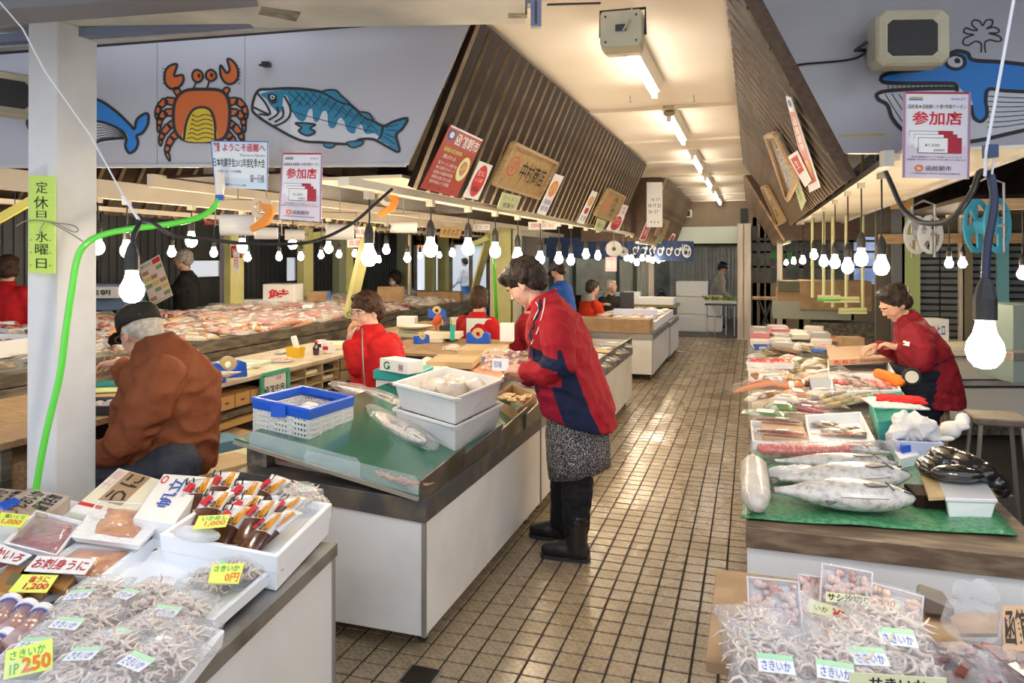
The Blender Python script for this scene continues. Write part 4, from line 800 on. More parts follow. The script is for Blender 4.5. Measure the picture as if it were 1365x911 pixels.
# ================================================================ makers of goods (built once at the origin, then copied)
FILM = film('cling_film', .03, (.95, .96, .97), .1, 26, .8); BAGF = film('plastic_bag_film', .10, (.92, .94, .97), .12, 16, 1.0); THICK = film('milky_film', .55, (.85, .86, .88), .25, 10, .8)
def lumps(m, w_, l_, h, n, r, f=.5, mi=0):
    for k in range(n):
        a, b = R.uniform(-.42, .42) * w_, R.uniform(-.42, .42) * l_
        m.sph((a, b, h), (r * R.uniform(.7, 1.3), r * R.uniform(.7, 1.3), r * f), 6, 4, mi)
def sheetgrid(w_, l_, nx, ny, zf):
    m = M(); m.add([(w_ * (i / nx - .5), l_ * (j / ny - .5), zf(i / nx, j / ny)) for j in range(ny + 1) for i in range(nx + 1)], [(j * (nx + 1) + i, j * (nx + 1) + i + 1, (j + 1) * (nx + 1) + i + 1, (j + 1) * (nx + 1) + i) for j in range(ny) for i in range(nx)]); return m
def openbox(w_, l_, h, t=.008, fl=.0, base=.006, bev=0):
    m = M(); a = lambda x, y, z: [(-x, -y, z), (x, -y, z), (x, y, z), (-x, y, z)]; x, y = w_ / 2, l_ / 2
    m.loft([a(x - fl, y - fl, 0), a(x, y, h), a(x - t, y - t, h), a(x - t - fl, y - t - fl, base)]); return m
FT_ = mat('foam_tray', (.86, .86, .86), .5)
CT = mat('food_tinted', (.6, .2, .12), .4, objcol=True, col2=(.88, .66, .54), ns=34, nd=4, nc=.62, bump=.25, bs=70, coat=.3)
CT2 = mat('fillet_tinted', (.6, .2, .12), .35, objcol=True, col2=(.88, .66, .56), ns=14, nd=3, nc=.7, stretch=(1, 5, 1), bump=.2, bs=60, coat=.4)
PRT = mat('print_tinted', (.6, .6, .6), .4, objcol=True)
def mk_tray_pack():
    t = thing('fish_pack', None, 'package'); ob('tray', openbox(.13, .19, .018, .006, .008), FT_, t, local=True)
    m = M(); m.loft([[(x * s * .055, y * s * .082, z) for x, y in ((-1, -.8), (-.7, -1), (.7, -1), (1, -.8), (1, .8), (.7, 1), (-.7, 1), (-1, .8))] for s, z in ((.97, .006), (1, .014), (.85, .023), (.45, .027))]); tint(ob('contents', m, CT, t, local=True, smooth=True), (.5, .1, .06))
    ob('film', sheetgrid(.132, .192, 4, 5, lambda a, b: .0185 + .010 * math.sin(math.pi * a) * math.sin(math.pi * b)), FILM, t, local=True, smooth=True)
    ob('price_label', M().bb(.01, .05, -.07, -.045, .0265, .0275), WHP, t, local=True); return t
def mk_fillet():
    t = thing('fillet_pack', None, 'package'); m = M(); n = 9
    m.loft([[(x * (.045 * math.sin(math.pi * (.12 + .80 * k / n)) ** .6), -.17 + .34 * k / n, .004 + z * .02 * math.sin(math.pi * (.15 + .75 * k / n))) for x, z in ((-1, 0), (-.6, .8), (0, 1), (.6, .75), (1, 0))] for k in range(n + 1)], closed=True)
    tint(ob('fillet', m, CT2, t, local=True, smooth=True), (.62, .16, .1))
    m = M(); n = 8; m.loft([[(x * .058, -.2 + .4 * k / n, (.002 if k in (0, n) else .006) + z * (.001 if k in (0, n) else .027)) for x, z in ((-1, 0), (-.55, .9), (.1, 1.05), (.7, .8), (1, 0))] for k in range(n + 1)]); ob('sleeve', m, FILM, t, local=True, smooth=True)
    ob('label', M().bb(-.02, .02, -.06, .02, .0305, .0315), PRT, t, local=True); return t
def mk_pouch():
    t = thing('food_pouch', None, 'package'); m = M(); n = 6
    m.loft([[(x * .055, -.08 + .16 * k / n, .003 + z * (.002 if k in (0, n) else .016 * math.sin(math.pi * (.2 + .6 * k / n)))) for x, z in ((-1, 0), (-.7, .7), (0, 1), (.7, .7), (1, 0))] for k in range(n + 1)])
    tint(ob('pouch', m, mat('pouch_tinted', (.5, .3, .2), .28, objcol=True, col2=(.78, .74, .68), ns=18, nc=.58, coat=.4), t, local=True, smooth=True), (.5, .3, .2)); m = M(); m.bb(-.035, .035, -.03, .03, .0165, .0185); ob('label', m, WHP, t, local=True); return t
def mk_bottle():
    t = thing('brown_packet', None, 'package'); m = M(); m.lathe([(.006, -.07), (.02, -.06), (.024, -.02), (.023, .04), (.012, .062), (.008, .07)], (0, 0, .024), 10, axis='y'); tint(ob('body', m, mat('amber_tinted', (.35, .12, .03), .25, objcol=True, coat=.4), t, local=True, smooth=True), (.35, .12, .03))
    ob('band', M().lathe([(.0245, -.012), (.0245, .018)], (0, 0, .024), 10, axis='y'), WHP, t, local=True); return t
def mk_dried():
    t = thing('dried_fish_bundle', None, 'package'); m = M()
    for k in range(5):
        x = -.05 + .025 * k; n = 7; dz = .004 + .006 * (k % 2)
        m.loft([[(x + a * .017 * math.sin(math.pi * (.1 + .85 * j / n)), -.13 + .26 * j / n, dz + b * .009 * math.sin(math.pi * (.15 + .75 * j / n))) for a, b in ((-1, 0), (0, 1), (1, 0), (0, -.3))] for j in range(n + 1)])
    o = tint(ob('dried_fish', m, mat('dried_tinted', (.35, .25, .14), .5, objcol=True, col2=(.18, .14, .10), ns=22, bump=.3, bs=60), t, local=True, smooth=True), (.42, .32, .2)); o['kind'] = 'stuff'
    ob('wrapper', M().loft([[(x * .072, -.15 + .3 * k / 6, .002 + z * .022) for x, z in ((-1, 0), (-.7, .8), (.0, 1), (.7, .8), (1, 0))] for k in range(7)]), FILM, t, local=True, smooth=True); return t
def mk_carton():
    t = thing('small_carton', None, 'box'); tint(ob('body', M().bb(-.08, .08, -.11, .11, 0, .04), PRT, t, local=True, bev=.002), (.7, .6, .4)); ob('label', M().bb(-.05, .05, -.06, .04, .04, .0408), WHP, t, local=True); ob('tape', M().bb(-.0805, .0805, .06, .085, -.0, .0405), THICK, t, local=True); return t
def mk_squid():
    """a clear bag of shredded squid"""
    t = thing('squid_bag', None, 'bag'); m = M()
    for k in range(72):
        a = R.uniform(-.07, .07), R.uniform(-.10, .09); d = R.uniform(0, 6.28); z = .008 + .035 * (1 - (a[0] / .09) ** 2) * R.uniform(.3, 1); L_ = R.uniform(.02, .05)
        p = [V((a[0] + math.cos(d + s * 1.3) * L_ * s, a[1] + math.sin(d + s * 1.3) * L_ * s, z + .008 * math.sin(s * 3 + k))) for s in (-1, -.65, -.3, 0, .35, .7, 1)]
        m.tube(p, [.002, .004, .0052, .0055, .005, .004, .002], 4)
    o = ob('shredded_squid', m, mat('dried_squid', (.80, .68, .56), .45, col2=(.52, .32, .27), ns=30, nc=.62), t, local=True, smooth=True); o['kind'] = 'stuff'
    m = M(); n = 12; rings = []
    for k in range(n + 1):
        y = -.135 + .29 * k / n; e = min(1, max(0, (k) / 2.2)) * min(1, (n - k) / 3.2); wv = lambda a: .004 * math.sin(a * 5 + k * 1.9)
        rings.append([(x * (.088 + .006 * math.sin(k * 1.3)) + wv(x), y, .002 + z * (.004 + .05 * e ** .5) + wv(z + x)) for x, z in ((-1, 0), (-.85, .6), (-.4, .97), (.0, 1.05), (.45, .95), (.85, .6), (1, 0))])
    ob('bag', m.loft(rings), BAGF, t, local=True, smooth=True)
    q = [V((-.035, .01, .0565)), V((.04, .01, .0565)), V((.04, -.04, .0565)), V((-.035, -.04, .0565))]; m = M(); m.prism([q[3], q[2], q[1], q[0]], (0, 0, .001), 0); qrect(m, q, (0, 0, 1, .3), 1, .0015); qtext(m, q, 'さきいか', (.1, .38, .9, .9), 2, .002)
    ob('label', m, [WHP, mat('mint_print', (.45, .75, .45), .5), BLU], t, local=True); return t
def mk_ikameshi():
    """printed squid-rice pouch: white top with black and red marks, orange band, brown squid showing in the clear foot"""
    t = thing('squid_rice_pouch', None, 'package'); m = M(); n = 10
    g = lambda k: .004 if k in (0, n) else .022 * math.sin(math.pi * (.12 + .78 * (1 - k / n)))
    m.loft([[(x * .06, -.11 + .22 * k / n, .003 + z * g(k)) for x, z in ((-1, 0), (-.7, .75), (0, 1), (.7, .75), (1, 0))] for k in range(n + 1)], m=0)
    for i, f in enumerate(m.f):
        y = sum(m.v[j].y for j in f) / len(f); m.m[i] = 0 if y > -.01 else 1
    ob('pouch', m, [mat('glossy_white_print', (.80, .80, .80), .22, coat=.5), mat('squid_brown', (.16, .045, .018), .22, col2=(.07, .02, .01), ns=26, coat=.7)], t, local=True, smooth=True)
    q = [V((-.056, .105, .0225)), V((.056, .105, .0225)), V((.056, -.015, .0265)), V((-.056, -.015, .0265))]; m = M()
    m.add([(.012, .0, .0285), (.052, .0, .0245), (.052, .09, .0205), (.03, .09, .0225)], [(0, 1, 2, 3)], 2); m.add([(-.045, .02, .027), (-.005, .0, .0285), (.004, .05, .0275), (-.025, .07, .0262)], [(0, 1, 2, 3)], 1)
    qtext(m, q, 'い', (.05, .02, .42, .42), 0, .002, .03); qtext(m, q, 'かめし', (.38, .55, .95, .9), 0, .003, .02); qtext(m, q, '函館', (.66, .2, .9, .42), 3, .004)
    ob('print', m, [INK, RED, mat('orange_band', (.75, .30, .02), .35), CREAM], t, local=True); return t
MAKERS = dict(tray=mk_tray_pack, fillet=mk_fillet, pouch=mk_pouch, bottle=mk_bottle, dried=mk_dried, carton=mk_carton, squid=mk_squid, ikameshi=mk_ikameshi); PROTO = {}
def put(key, loc, lab, grp=None, rz=0, sc=1, rot=None, col=None):
    if key not in PROTO:
        r = MAKERS[key](); PROTO[key] = kids(r); r.location = loc; r.rotation_euler = rot or (0, 0, rz); r.scale = (sc,) * 3 if not isinstance(sc, tuple) else sc; tag(r, lab, None, grp)
        if col:
            for c in r.children_recursive:
                if 'tint' in c.keys(): c.color = tuple(col) + (1,)
        return r
    r = dup(PROTO[key], loc, rz, lab, grp, sc, rot, col)
    if grp is None and 'group' in r.keys(): del r['group']
    return r
def q4(Fp, Lp, Rp, h, h2=None):
    """base quad F, R, B, L from three pixel corners on the level h"""
    f, l, r = G(*Fp, h), G(*Lp, h), G(*Rp, h); u, v = r - f, l - f; b = f + u + v; return [f, r, b, l]
def shrink(q, s, d=0):
    c = sum(q, V()) / 4; return [c + (p - c) * s for p in q]
def inset(q, t):
    c = sum(q, V()) / 4; return [p + (c - p).normalized() * t * 1.41 for p in q]
def qopen(name, lab, cat, q, h, t, mt, fl=0.0, grp=None, base=.01, par=None, bev=.003, lip=0):
    """open box on world quad q (counter-clockwise from above), flaring outwards by fl"""
    upv = V((0, 0, h)); rings = [inset(q, fl), [p + upv for p in q]]
    if lip: rings = [inset(q, fl + lip), [p + upv * .86 for p in inset(q, lip)], [p + upv * .88 for p in q], [p + upv for p in q]]
    rings += [[p + upv for p in inset(q, t)], [p + V((0, 0, base)) for p in inset(q, t + fl)]]
    m = M().loft(rings)
    if par is not None: return ob(name, m, mt, par, bev=bev)
    return ob(name, m, mt, lab=lab, cat=cat, grp=grp, bev=bev)
def qbox(q, h, z0=0): return M().hexa([p + V((0, 0, z0)) for p in q], [p + V((0, 0, z0 + h)) for p in q])
def card(lab, q, lines, face=YEL, name='price_card'): return sign(name, q, face, lines, lab, 'price card', th=.002)
def hq(c, w_, l_, rz, tilt=0, roll_=0):
    """TL TR BR BL of a card centred at c, readable from -Y side, leaning back by (pi/2 - tilt)"""
    r = Matrix.Rotation(rz, 3, 'Z') @ Matrix.Rotation(tilt, 3, 'X') @ Matrix.Rotation(roll_, 3, 'Y'); return [V(c) + r @ V(p) for p in ((-w_ / 2, l_ / 2, 0), (w_ / 2, l_ / 2, 0), (w_ / 2, -l_ / 2, 0), (-w_ / 2, -l_ / 2, 0))]
# whole fish -------------------------------------------------------------------
FISHM = mat('salmon_skin', (.62, .59, .55), .26, col2=(.34, .33, .33), ns=46, nd=5, nc=.56, stretch=(1, 1, 1), bump=.12, bs=160, coat=.6)
FDK = mat('fish_dark', (.10, .10, .105), .35, coat=.4); FEYE = mat('fish_eye', (.04, .035, .03), .1); FPK = mat('fish_belly', (.42, .20, .17), .35, col2=(.66, .6, .55), ns=9, coat=.5)
def fish(lab, head, tail, r, grp='whole salmon on the green mat', squash=.62, belly=1, name='salmon'):
    head, tail = V(head), V(tail); d = head - tail; L_ = d.length; rz = math.atan2(d.y, d.x); t = thing(name, lab, 'fish', tail, rz=rz, grp=grp); W = WM[t.as_pointer()] @ Matrix.Rotation(-math.asin(d.z / L_), 4, 'Y')
    prof = [(0, .20, .1), (.04, .22, .0), (.12, .34, 0), (.28, .72, 0), (.45, .96, 0), (.6, 1, 0), (.74, .93, 0), (.83, .80, 0), (.91, .58, .02), (.97, .34, -.02), (1.0, .12, -.05)]
    m = M(); n = 14; rings = []
    for s, a, dz in prof:
        rings.append([(s * L_, math.cos(6.2832 * k / n) * r * a * (1.0 if math.cos(6.2832 * k / n) > 0 else .94), r * squash * .92 + math.sin(6.2832 * k / n) * r * a * squash) for k in range(n)])
    m.loft(rings); ob('body', m.xf(W), FISHM, t, smooth=True)
    m = M()
    for y0, y1 in ((.02, .62), (-.02, -.58)): m.add([(L_ * .02, y0 * r, r * .55), (-L_ * .085, y1 * r * 1.25, r * .5), (-L_ * .06, y1 * r * .45, r * .52), (L_ * .0, 0, r * .55)], [(0, 1, 2, 3)])
    ob('tail_fin', m.xf(W), FDK, t, solid=.004)
    sg_ = -1 if belly else 1
    m = M(); m.add([(L_ * .79, sg_ * .45 * r, r * squash * 1.78), (L_ * .66, sg_ * .62 * r, r * squash * 1.80), (L_ * .62, sg_ * .45 * r, r * squash * 1.90), (L_ * .68, sg_ * .30 * r, r * squash * 1.90)], [(0, 1, 2, 3)]); ob('pectoral_fin', m.xf(W), FDK, t, solid=.004)
    m = M(); m.add([(L_ * .55, -sg_ * .9 * r, r * squash), (L_ * .43, -sg_ * 1.15 * r, r * squash), (L_ * .40, -sg_ * .86 * r, r * squash)], [(0, 1, 2)]); ob('dorsal_fin', m.xf(W), FDK, t, solid=.005)
    m = M(); m.add([(L_ * .42, sg_ * .85 * r, r * .5), (L_ * .36, sg_ * 1.08 * r, r * .45), (L_ * .34, sg_ * .76 * r, r * .5)], [(0, 1, 2)]); ob('pelvic_fin', m.xf(W), FDK, t, solid=.004)
    ob('eye', M().sph((L_ * .93, -sg_ * r * .12, r * squash * 1.46), (r * .10, r * .10, r * .05), 10, 6).xf(W), FEYE, t, smooth=True)
    ob('mouth', M().tube([(L_ * .999, -.0, r * squash * .95), (L_ * .95, sg_ * r * .22, r * squash * 1.32), (L_ * .91, sg_ * r * .3, r * squash * 1.45)], .0035, 5).xf(W), FDK, t)
    ob('gill', M().tube(spl([(L_ * .83, -sg_ * r * .5, r * squash * 1.58), (L_ * .80, 0, r * squash * 1.84), (L_ * .83, sg_ * r * .5, r * squash * 1.6)], 5, False), .0035, 5).xf(W), FDK, t)
    ob('belly_cut', M().tube([(L_ * .45, sg_ * r * .88, r * squash * 1.18), (L_ * .62, sg_ * r * .93, r * squash * 1.22), (L_ * .78, sg_ * r * .8, r * squash * 1.2)], .0035, 5).xf(W), FPK, t)
    return t
# ================================================================ carts along the aisle
RUB = mat('caster_rubber', (.03, .03, .03), .6)
def cart(lab, X0, X1, Y0, Y1, h0=.08, h1=.523, h2=.61, dl=(0, 0), joint=None, casters=True, trimm=None, grp='white fish counters'):
    t = thing('counter_cart', lab, 'counter', ((X0 + X1) / 2, (Y0 + Y1) / 2, 0), grp=grp); e = .02; tm = trimm or STEEL
    ob('body', M().hexa([(X0, Y0, h0), (X1, Y0, h0), (X1, Y1, h0), (X0, Y1, h0)], [(X0, Y0, h1 + dl[0]), (X1, Y0, h1), (X1, Y1, h1), (X0, Y1, h1 + dl[0])]), WHT, t, bev=.003)
    ob('trim_band', M().hexa([(X0 - .004, Y0 - .012, h1 + dl[0]), (X1 + .008, Y0 - .012, h1), (X1 + .008, Y1, h1), (X0 - .004, Y1, h1 + dl[0])], [(X0 - .004, Y0 - .012, h2 + dl[1]), (X1 + .008, Y0 - .012, h2), (X1 + .008, Y1, h2), (X0 - .004, Y1, h2 + dl[1])]), tm, t, bev=.002)
    ob('corner_profile', M().bb(X1 - .012, X1 + .003, Y0 - .004, Y0 + .012, h0, h1), mat('aluminium', (.45, .46, .48), .35, .8), t)
    if joint: ob('joint', M().bb(X1 - .002, X1 + .001, joint - .003, joint + .003, h0, h1), BLK, t)
    if casters:
        for x, y in ((X1 - .06, Y0 + .12), (X1 - .06, Y1 - .12)):
            cst = ob('caster', M().lathe([(.014, -.014), (.036, -.012), (.036, .012), (.014, .014)], (x, y, .036), 14, axis='x'), RUB, t, smooth=False); ob('fork', M().bb(x - .02, x + .02, y - .012, y + .012, .04, h0), STEEL, cst); ob('hub', M().lathe([(.018, -.017), (.018, .017)], (x, y, .036), 10, axis='x'), GRT, cst)
    return t
XR = -1.198
cart('white counter with the green board and blue crate on top', -2.06, XR, 2.59, 4.21, dl=(.053, .038), trimm=mat('dark_worn_steel', (.10, .10, .105), .45, .5, col2=(.24, .20, .14), ns=6, nc=.6))
cart('white counter just behind the standing woman', -2.06, XR, 4.23, 5.95)
cart('white counter between the woman and the carton topped counter', -2.06, XR, 5.97, 7.75, trimm=STEEL)
cart('cream counter carrying the wide brown carton', -2.1, -1.165, 9.2, 10.95, h2=.585, h1=.51)
cart('cream counter farthest down the aisle', -2.1, -1.14, 11.0, 12.3, h2=.585, h1=.51)
cart('white counter under the large salmon with green netting', -.015, .87, 2.62, 4.6, h1=.565, h2=.635, casters=False, trimm=mat('brown_worn_trim', (.13, .085, .055), .45, .1, col2=(.26, .19, .12), ns=7, nc=.55, stretch=(1, 4, 4)))
cart('low counter under the roe boxes past the salmon', -.0, .88, 4.65, 6.92, h1=.55, h2=.60, casters=False)
cart('cream counter with silver packs on whale side', -.03, .85, 6.95, 8.6, h1=.66, h2=.70, casters=False)
ob('counter_sheet', M().bb(.0, .87, 4.66, 6.9, .60, .606), mat('pale_sheet', (.60, .55, .48), .5), lab='pale plastic sheet over the low counter of roe and packs', cat='sheet')
# floor-standing display under the tray goods, street end
rz1 = math.atan2(-.104, .79)
disp = thing('counter_cart', 'white counter under the foam trays and squid bags by the column', 'counter', (-2.1, 1.5, 0), grp='white fish counters')
e0, e1 = V((-1.315, 2.125, 0)), V((-1.10, .55, 0)); wv = (e1 - e0).normalized(); px = V((wv.y, -wv.x, 0)); px = -px if px.x > 0 else px
qd = [e1, e0, e0 + px * 2.0, e1 + px * 2.0]; qd = [qd[3], qd[0], qd[1], qd[2]]
ob('body', M().hexa([p + V((0, 0, .05)) for p in qd], [p + V((0, 0, .56)) for p in qd]), WHT, disp)
ob('trim_band', M().hexa([p + V((0, 0, .56)) for p in shrink(qd, 1.012)], [p + V((0, 0, .60)) for p in shrink(qd, 1.012)]), STEEL, disp)
ob('corner_profile', M().hexa([e0 + V((x, y, .05)) for x, y in ((-.01, -.01), (.006, -.01), (.006, .006), (-.01, .006))], [e0 + V((x, y, .56)) for x, y in ((-.01, -.01), (.006, -.01), (.006, .006), (-.01, .006))]), MT['aluminium'], disp)
# low display at the street end, whale side
d2 = thing('counter_cart', 'low counter under the clear squid bags on whale side', 'counter', (.8, 1.5, 0), grp='white fish counters')
ob('body', M().bb(-.02, 1.0, .75, 2.2, .03, .50), WHT, d2); ob('trim_band', M().bb(-.03, 1.0, .74, 2.21, .50, .54), STEEL, d2)
# ---- green board on the first counter with its plates and shields
BG = mat('green_board', (.018, .115, .075), .22, col2=(.03, .15, .10), ns=3, coat=.3)
bl = lambda X, Y: .632 + (-1.2 - X) / .86 * .135 + (Y - 2.59) * .012      # height of the board's top
def BP(X, Y, dz=0): return V((X, Y, bl(X, Y) + dz))
bq = [BP(-2.10, 2.62), BP(-1.215, 2.575), BP(-1.23, 4.2), BP(-2.08, 4.2)]
gb = thing('green_board', 'wet dark green board tilted across the first counter', 'board', sum(bq, V()) / 4)
ob('board', M().hexa([p - V((0, 0, .016)) for p in bq], bq), [BG], gb)
ob('edge', M().beam(bq[0] + V((0, -.006, -.016)), bq[1] + V((0, -.006, -.016)), .012, .014), mat('board_edge', (.30, .26, .20), .7), gb)
ob('prop_block', M().bb(-2.07, -1.97, 2.66, 2.76, .648, .738), WOODG, gb)
bx = ob('flattened_carton', M().hexa([(-1.98, 2.72, .648), (-1.55, 2.70, .62), (-1.55, 2.95, .62), (-1.98, 2.95, .648)], [(-1.98, 2.72, .72), (-1.55, 2.70, .655), (-1.55, 2.95, .655), (-1.98, 2.95, .72)]), mat('pinkish_carton', (.42, .30, .24), .7), lab='flat carton with red letters wedged under the green board', cat='box')
q = [V((-1.97, 2.715, .708)), V((-1.72, 2.705, .682)), V((-1.72, 2.705, .648)), V((-1.97, 2.715, .665))]; m = M(); qtext(m, q, 'さとり', (.05, .05, .95, .95), 0, .003, .02); ob('lettering', m, RED, bx)
# steel plates standing along the aisle side of the board
pt = mat('tarnished_plate', (.22, .20, .17), .35, .6, col2=(.10, .085, .06), ns=5)
for i, (a, b_, hh) in enumerate(((2.585, 3.02, .075), (2.99, 3.5, .07), (3.46, 3.9, .075), (3.85, 4.2, .07))):
    o = ob('side_plate', M().hexa([(-1.225 + .012 * i, a, .605), (-1.212 + .012 * i, a, .605), (-1.205 + .01 * i, b_, .605), (-1.22 + .01 * i, b_, .605)], [(-1.215 + .012 * i, a, .64 + hh * .6), (-1.207 + .012 * i, a, .64 + hh * .6), (-1.2 + .01 * i, b_, .64 + hh), (-1.208 + .01 * i, b_, .64 + hh)]), pt, gb)
ACR = film('acrylic_sheet', .13, (.75, .85, .90), .03, 2, .05)
def shield(lab, p, h0, h1):
    a, b = p; v = b - a; d = V((0, -.05, 0)); m = M(); n = 8; pts = [a, b] + [b + V((0, 0, h1)) + d * .0 + v * -.0, b - v * .03 + V((0, 0, h1 + .015))] + [a + v * .03 + V((0, 0, h0 + .02)), a + V((0, 0, h0))]
    ob('splash_shield', M().prism(pts, (0, .004, 0)), ACR, lab=lab, cat='shield', grp='clear splash shields')
shield('clear splash shield in front of the blue crate', (BP(-2.0, 2.585, .0), BP(-1.47, 2.57, .0)), .045, .06); shield('clear splash shield at the corner above the white front', (BP(-1.72, 2.565, 0), BP(-1.215, 2.565, 0)), .035, .055)
# ---- folding crate
cq = [G(412, 607, .67), G(471, 583, .655), G(408, 566, .69), G(337, 590, .71)]
f, r, l = cq[0], cq[1], cq[3]; cq = [f, r, r + l - f, l]; hc = .205
cr = thing('folding_crate', 'white folding crate with blue rim and base on the green board', 'crate', sum(cq, V()) / 4)
PW = mat('crate_white', (.74, .74, .73), .4); PBu = mat('crate_blue', (.012, .10, .60), .35)
Z = lambda p, z, zb=None: p + V((0, 0, z))
base_h = [.0] * 4
ob('base', M().loft([[Z(p, 0) for p in cq], [Z(p, .024) for p in shrink(cq, 1.01)], [Z(p, .024) for p in inset(cq, .01)], [Z(p, .01) for p in inset(cq, .01)]]), PBu, cr)
rim = shrink(cq, 1.035); ob('rim', M().loft([[Z(p, hc - .05) for p in shrink(cq, 1.01)], [Z(p, hc - .012) for p in rim], [Z(p, hc) for p in rim], [Z(p, hc) for p in inset(rim, .022)], [Z(p, hc - .03) for p in inset(rim, .022)], [Z(p, hc - .05) for p in inset(rim, .012)]], cap=False), PBu, cr, bev=.003)
def lattice(a, b, z0, z1, nx, nz, gap=.5, th=.008):
    """perforated wall: slots between bars"""
    d = b - a; nrm = V((-d.y, d.x, 0)).normalized() * th; m = M()
    A = lambda s, z: a + d * s + V((0, 0, z))
    def bar(s0, s1, za, zb): m.hexa([A(s0, za), A(s1, za), A(s1, za) + nrm, A(s0, za) + nrm], [A(s0, zb), A(s1, zb), A(s1, zb) + nrm, A(s0, zb) + nrm])
    hz = (z1 - z0) / nz
    for i in range(nz + 1): zc = z0 + hz * i; bar(0, 1, max(z0, zc - hz * .22), min(z1, zc + hz * .22))
    st = 1 / nx
    for i in range(nx + 1):
        wd = .28 if i % 6 else 1.0
        s = i * st; bar(max(0, s - st * wd / 2), min(1, s + st * wd / 2), z0, z1)
    return m
for a, b in ((0, 1), (1, 2), (2, 3), (3, 0)): ob('side_wall', lattice(cq[a], cq[b], .024, hc - .045, 24 if (cq[b] - cq[a]).length > .3 else 18, 6), PW, cr)
ob('clip', M().box((rim[3] + rim[0]) / 2 + V((0, -.008, hc - .035)), (.07, .012, .05), (0, 0, math.atan2((rim[0] - rim[3]).y, (rim[0] - rim[3]).x))), PBu, cr)
m = M()
for k in range(4): m.sph(sum(cq, V()) / 4 + V((R.uniform(-.06, .06), R.uniform(-.05, .05), .10 + .03 * (k % 2))), (.06, .05, .04), 12, 8)
for i in range(len(m.v)): m.v[i] += wavy(m.v[i], 22, .012)
ob('crumpled_bag', m, mat('white_bag', (.72, .72, .70), .3, bump=.3, bs=30, coat=.3), lab='crumpled white plastic bag inside the blue rimmed crate', cat='bag', smooth=True)
# ---- white tubs
TUBM = mat('tub_plastic', (.80, .79, .76), .35, col2=(.70, .72, .74), ns=2.5)
tq = [G(607, 606, .645), G(668, 572, .645), G(590, 553, .645), G(527, 580, .66)]; f, r, l = tq[0], tq[1], tq[3]; tq = [f, r, r + l - f, l]; tq = shrink(tq, 1.06)
for i, (z0, lab) in enumerate(((.0, 'lower translucent white tub on the green board'), (.128, 'upper white tub holding bagged fish, stacked on another'))):
    t = thing('fish_tub', lab, 'tub', sum(tq, V()) / 4 + V((0, 0, z0)), grp='stacked white tubs'); qq = [p + V((0, 0, z0)) for p in tq]
    qopen('shell', None, None, qq, .135, .012, TUBM, .022, par=t, lip=.012)
    for c in (0, 2): ob('lug', M().box(qq[c] + V((0, 0, .125)), (.045, .02, .014), (0, 0, .5)), GRT, t)
m = M(); c0 = sum(tq, V()) / 4 + V((0, 0, .128 + .075))
for k, (a, b) in enumerate(((-.09, .02), (.02, -.04), (.10, .05), (-.02, .10))):
    m0 = len(m.v); m.sph(c0 + V((a, b, .02)), (.085, .06, .045), 14, 9)
for i in range(len(m.v)): m.v[i] += wavy(m.v[i], 24, .024)
ob('bagged_fish', m, mat('bag_with_fish', (.64, .60, .54), .25, col2=(.50, .42, .36), ns=9, bump=.4, bs=35, coat=.5), lab='fish wrapped in clear plastic lying in the upper tub', cat='fish', smooth=True)
# ---- bagged salmon on the board
def bagged(lab, a, b, r, mt=None):
    t = fish(lab, a, b, r, 'bagged salmon on the green board'); d = (V(a) - V(b)); m = M(); n = 12; rings = []
    for k in range(n + 1):
        s = -.10 + 1.2 * k / n; e = .35 + .75 * math.sin(math.pi * min(1, max(0, .06 + .88 * k / n))); c = V(b) + d * s + V((0, 0, r * .62)); x = V((-d.y, d.x, 0)).normalized()
        rings.append([c + x * math.cos(6.283 * j / 10) * r * 1.12 * e + V((0, 0, math.sin(6.283 * j / 10) * r * .74 * e)) + wavy(V((k * .7, j * .9, r * 9)), 1.3, .012) for j in range(10)])
    ob('plastic_wrap', m.loft(rings), BAGF, t, smooth=True)
bagged('bagged salmon lying between the blue crate and the tubs', G(566, 600, .665), G(474, 550, .685), .062)
bagged('bagged salmon behind, its middle hidden by the stacked tubs', G(545, 552, .70), G(452, 522, .74), .055)
m = M()
for k in range(14):
    a = G(482 + k * 5, 630 + k * 1.4, .66); m.tube([a, a + V((.03, R.uniform(-.02, .02), .012)), a + V((.06, R.uniform(-.03, .03), .004)), a + V((.085, R.uniform(-.04, .04), .010))], [.004, .006, .005, .002], 5)
ob('shrimp_scraps', m, mat('shrimp_orange', (.50, .24, .13), .4), lab='thin orange shrimp scraps along the edge of the green board', cat='seafood', kind='stuff', smooth=True)
ob('flat_carton', qbox(q4((537, 545), (480, 520), (590, 520), .69), .03), CARD, lab='flat brown carton under the tissue boxes behind the tubs', cat='box')
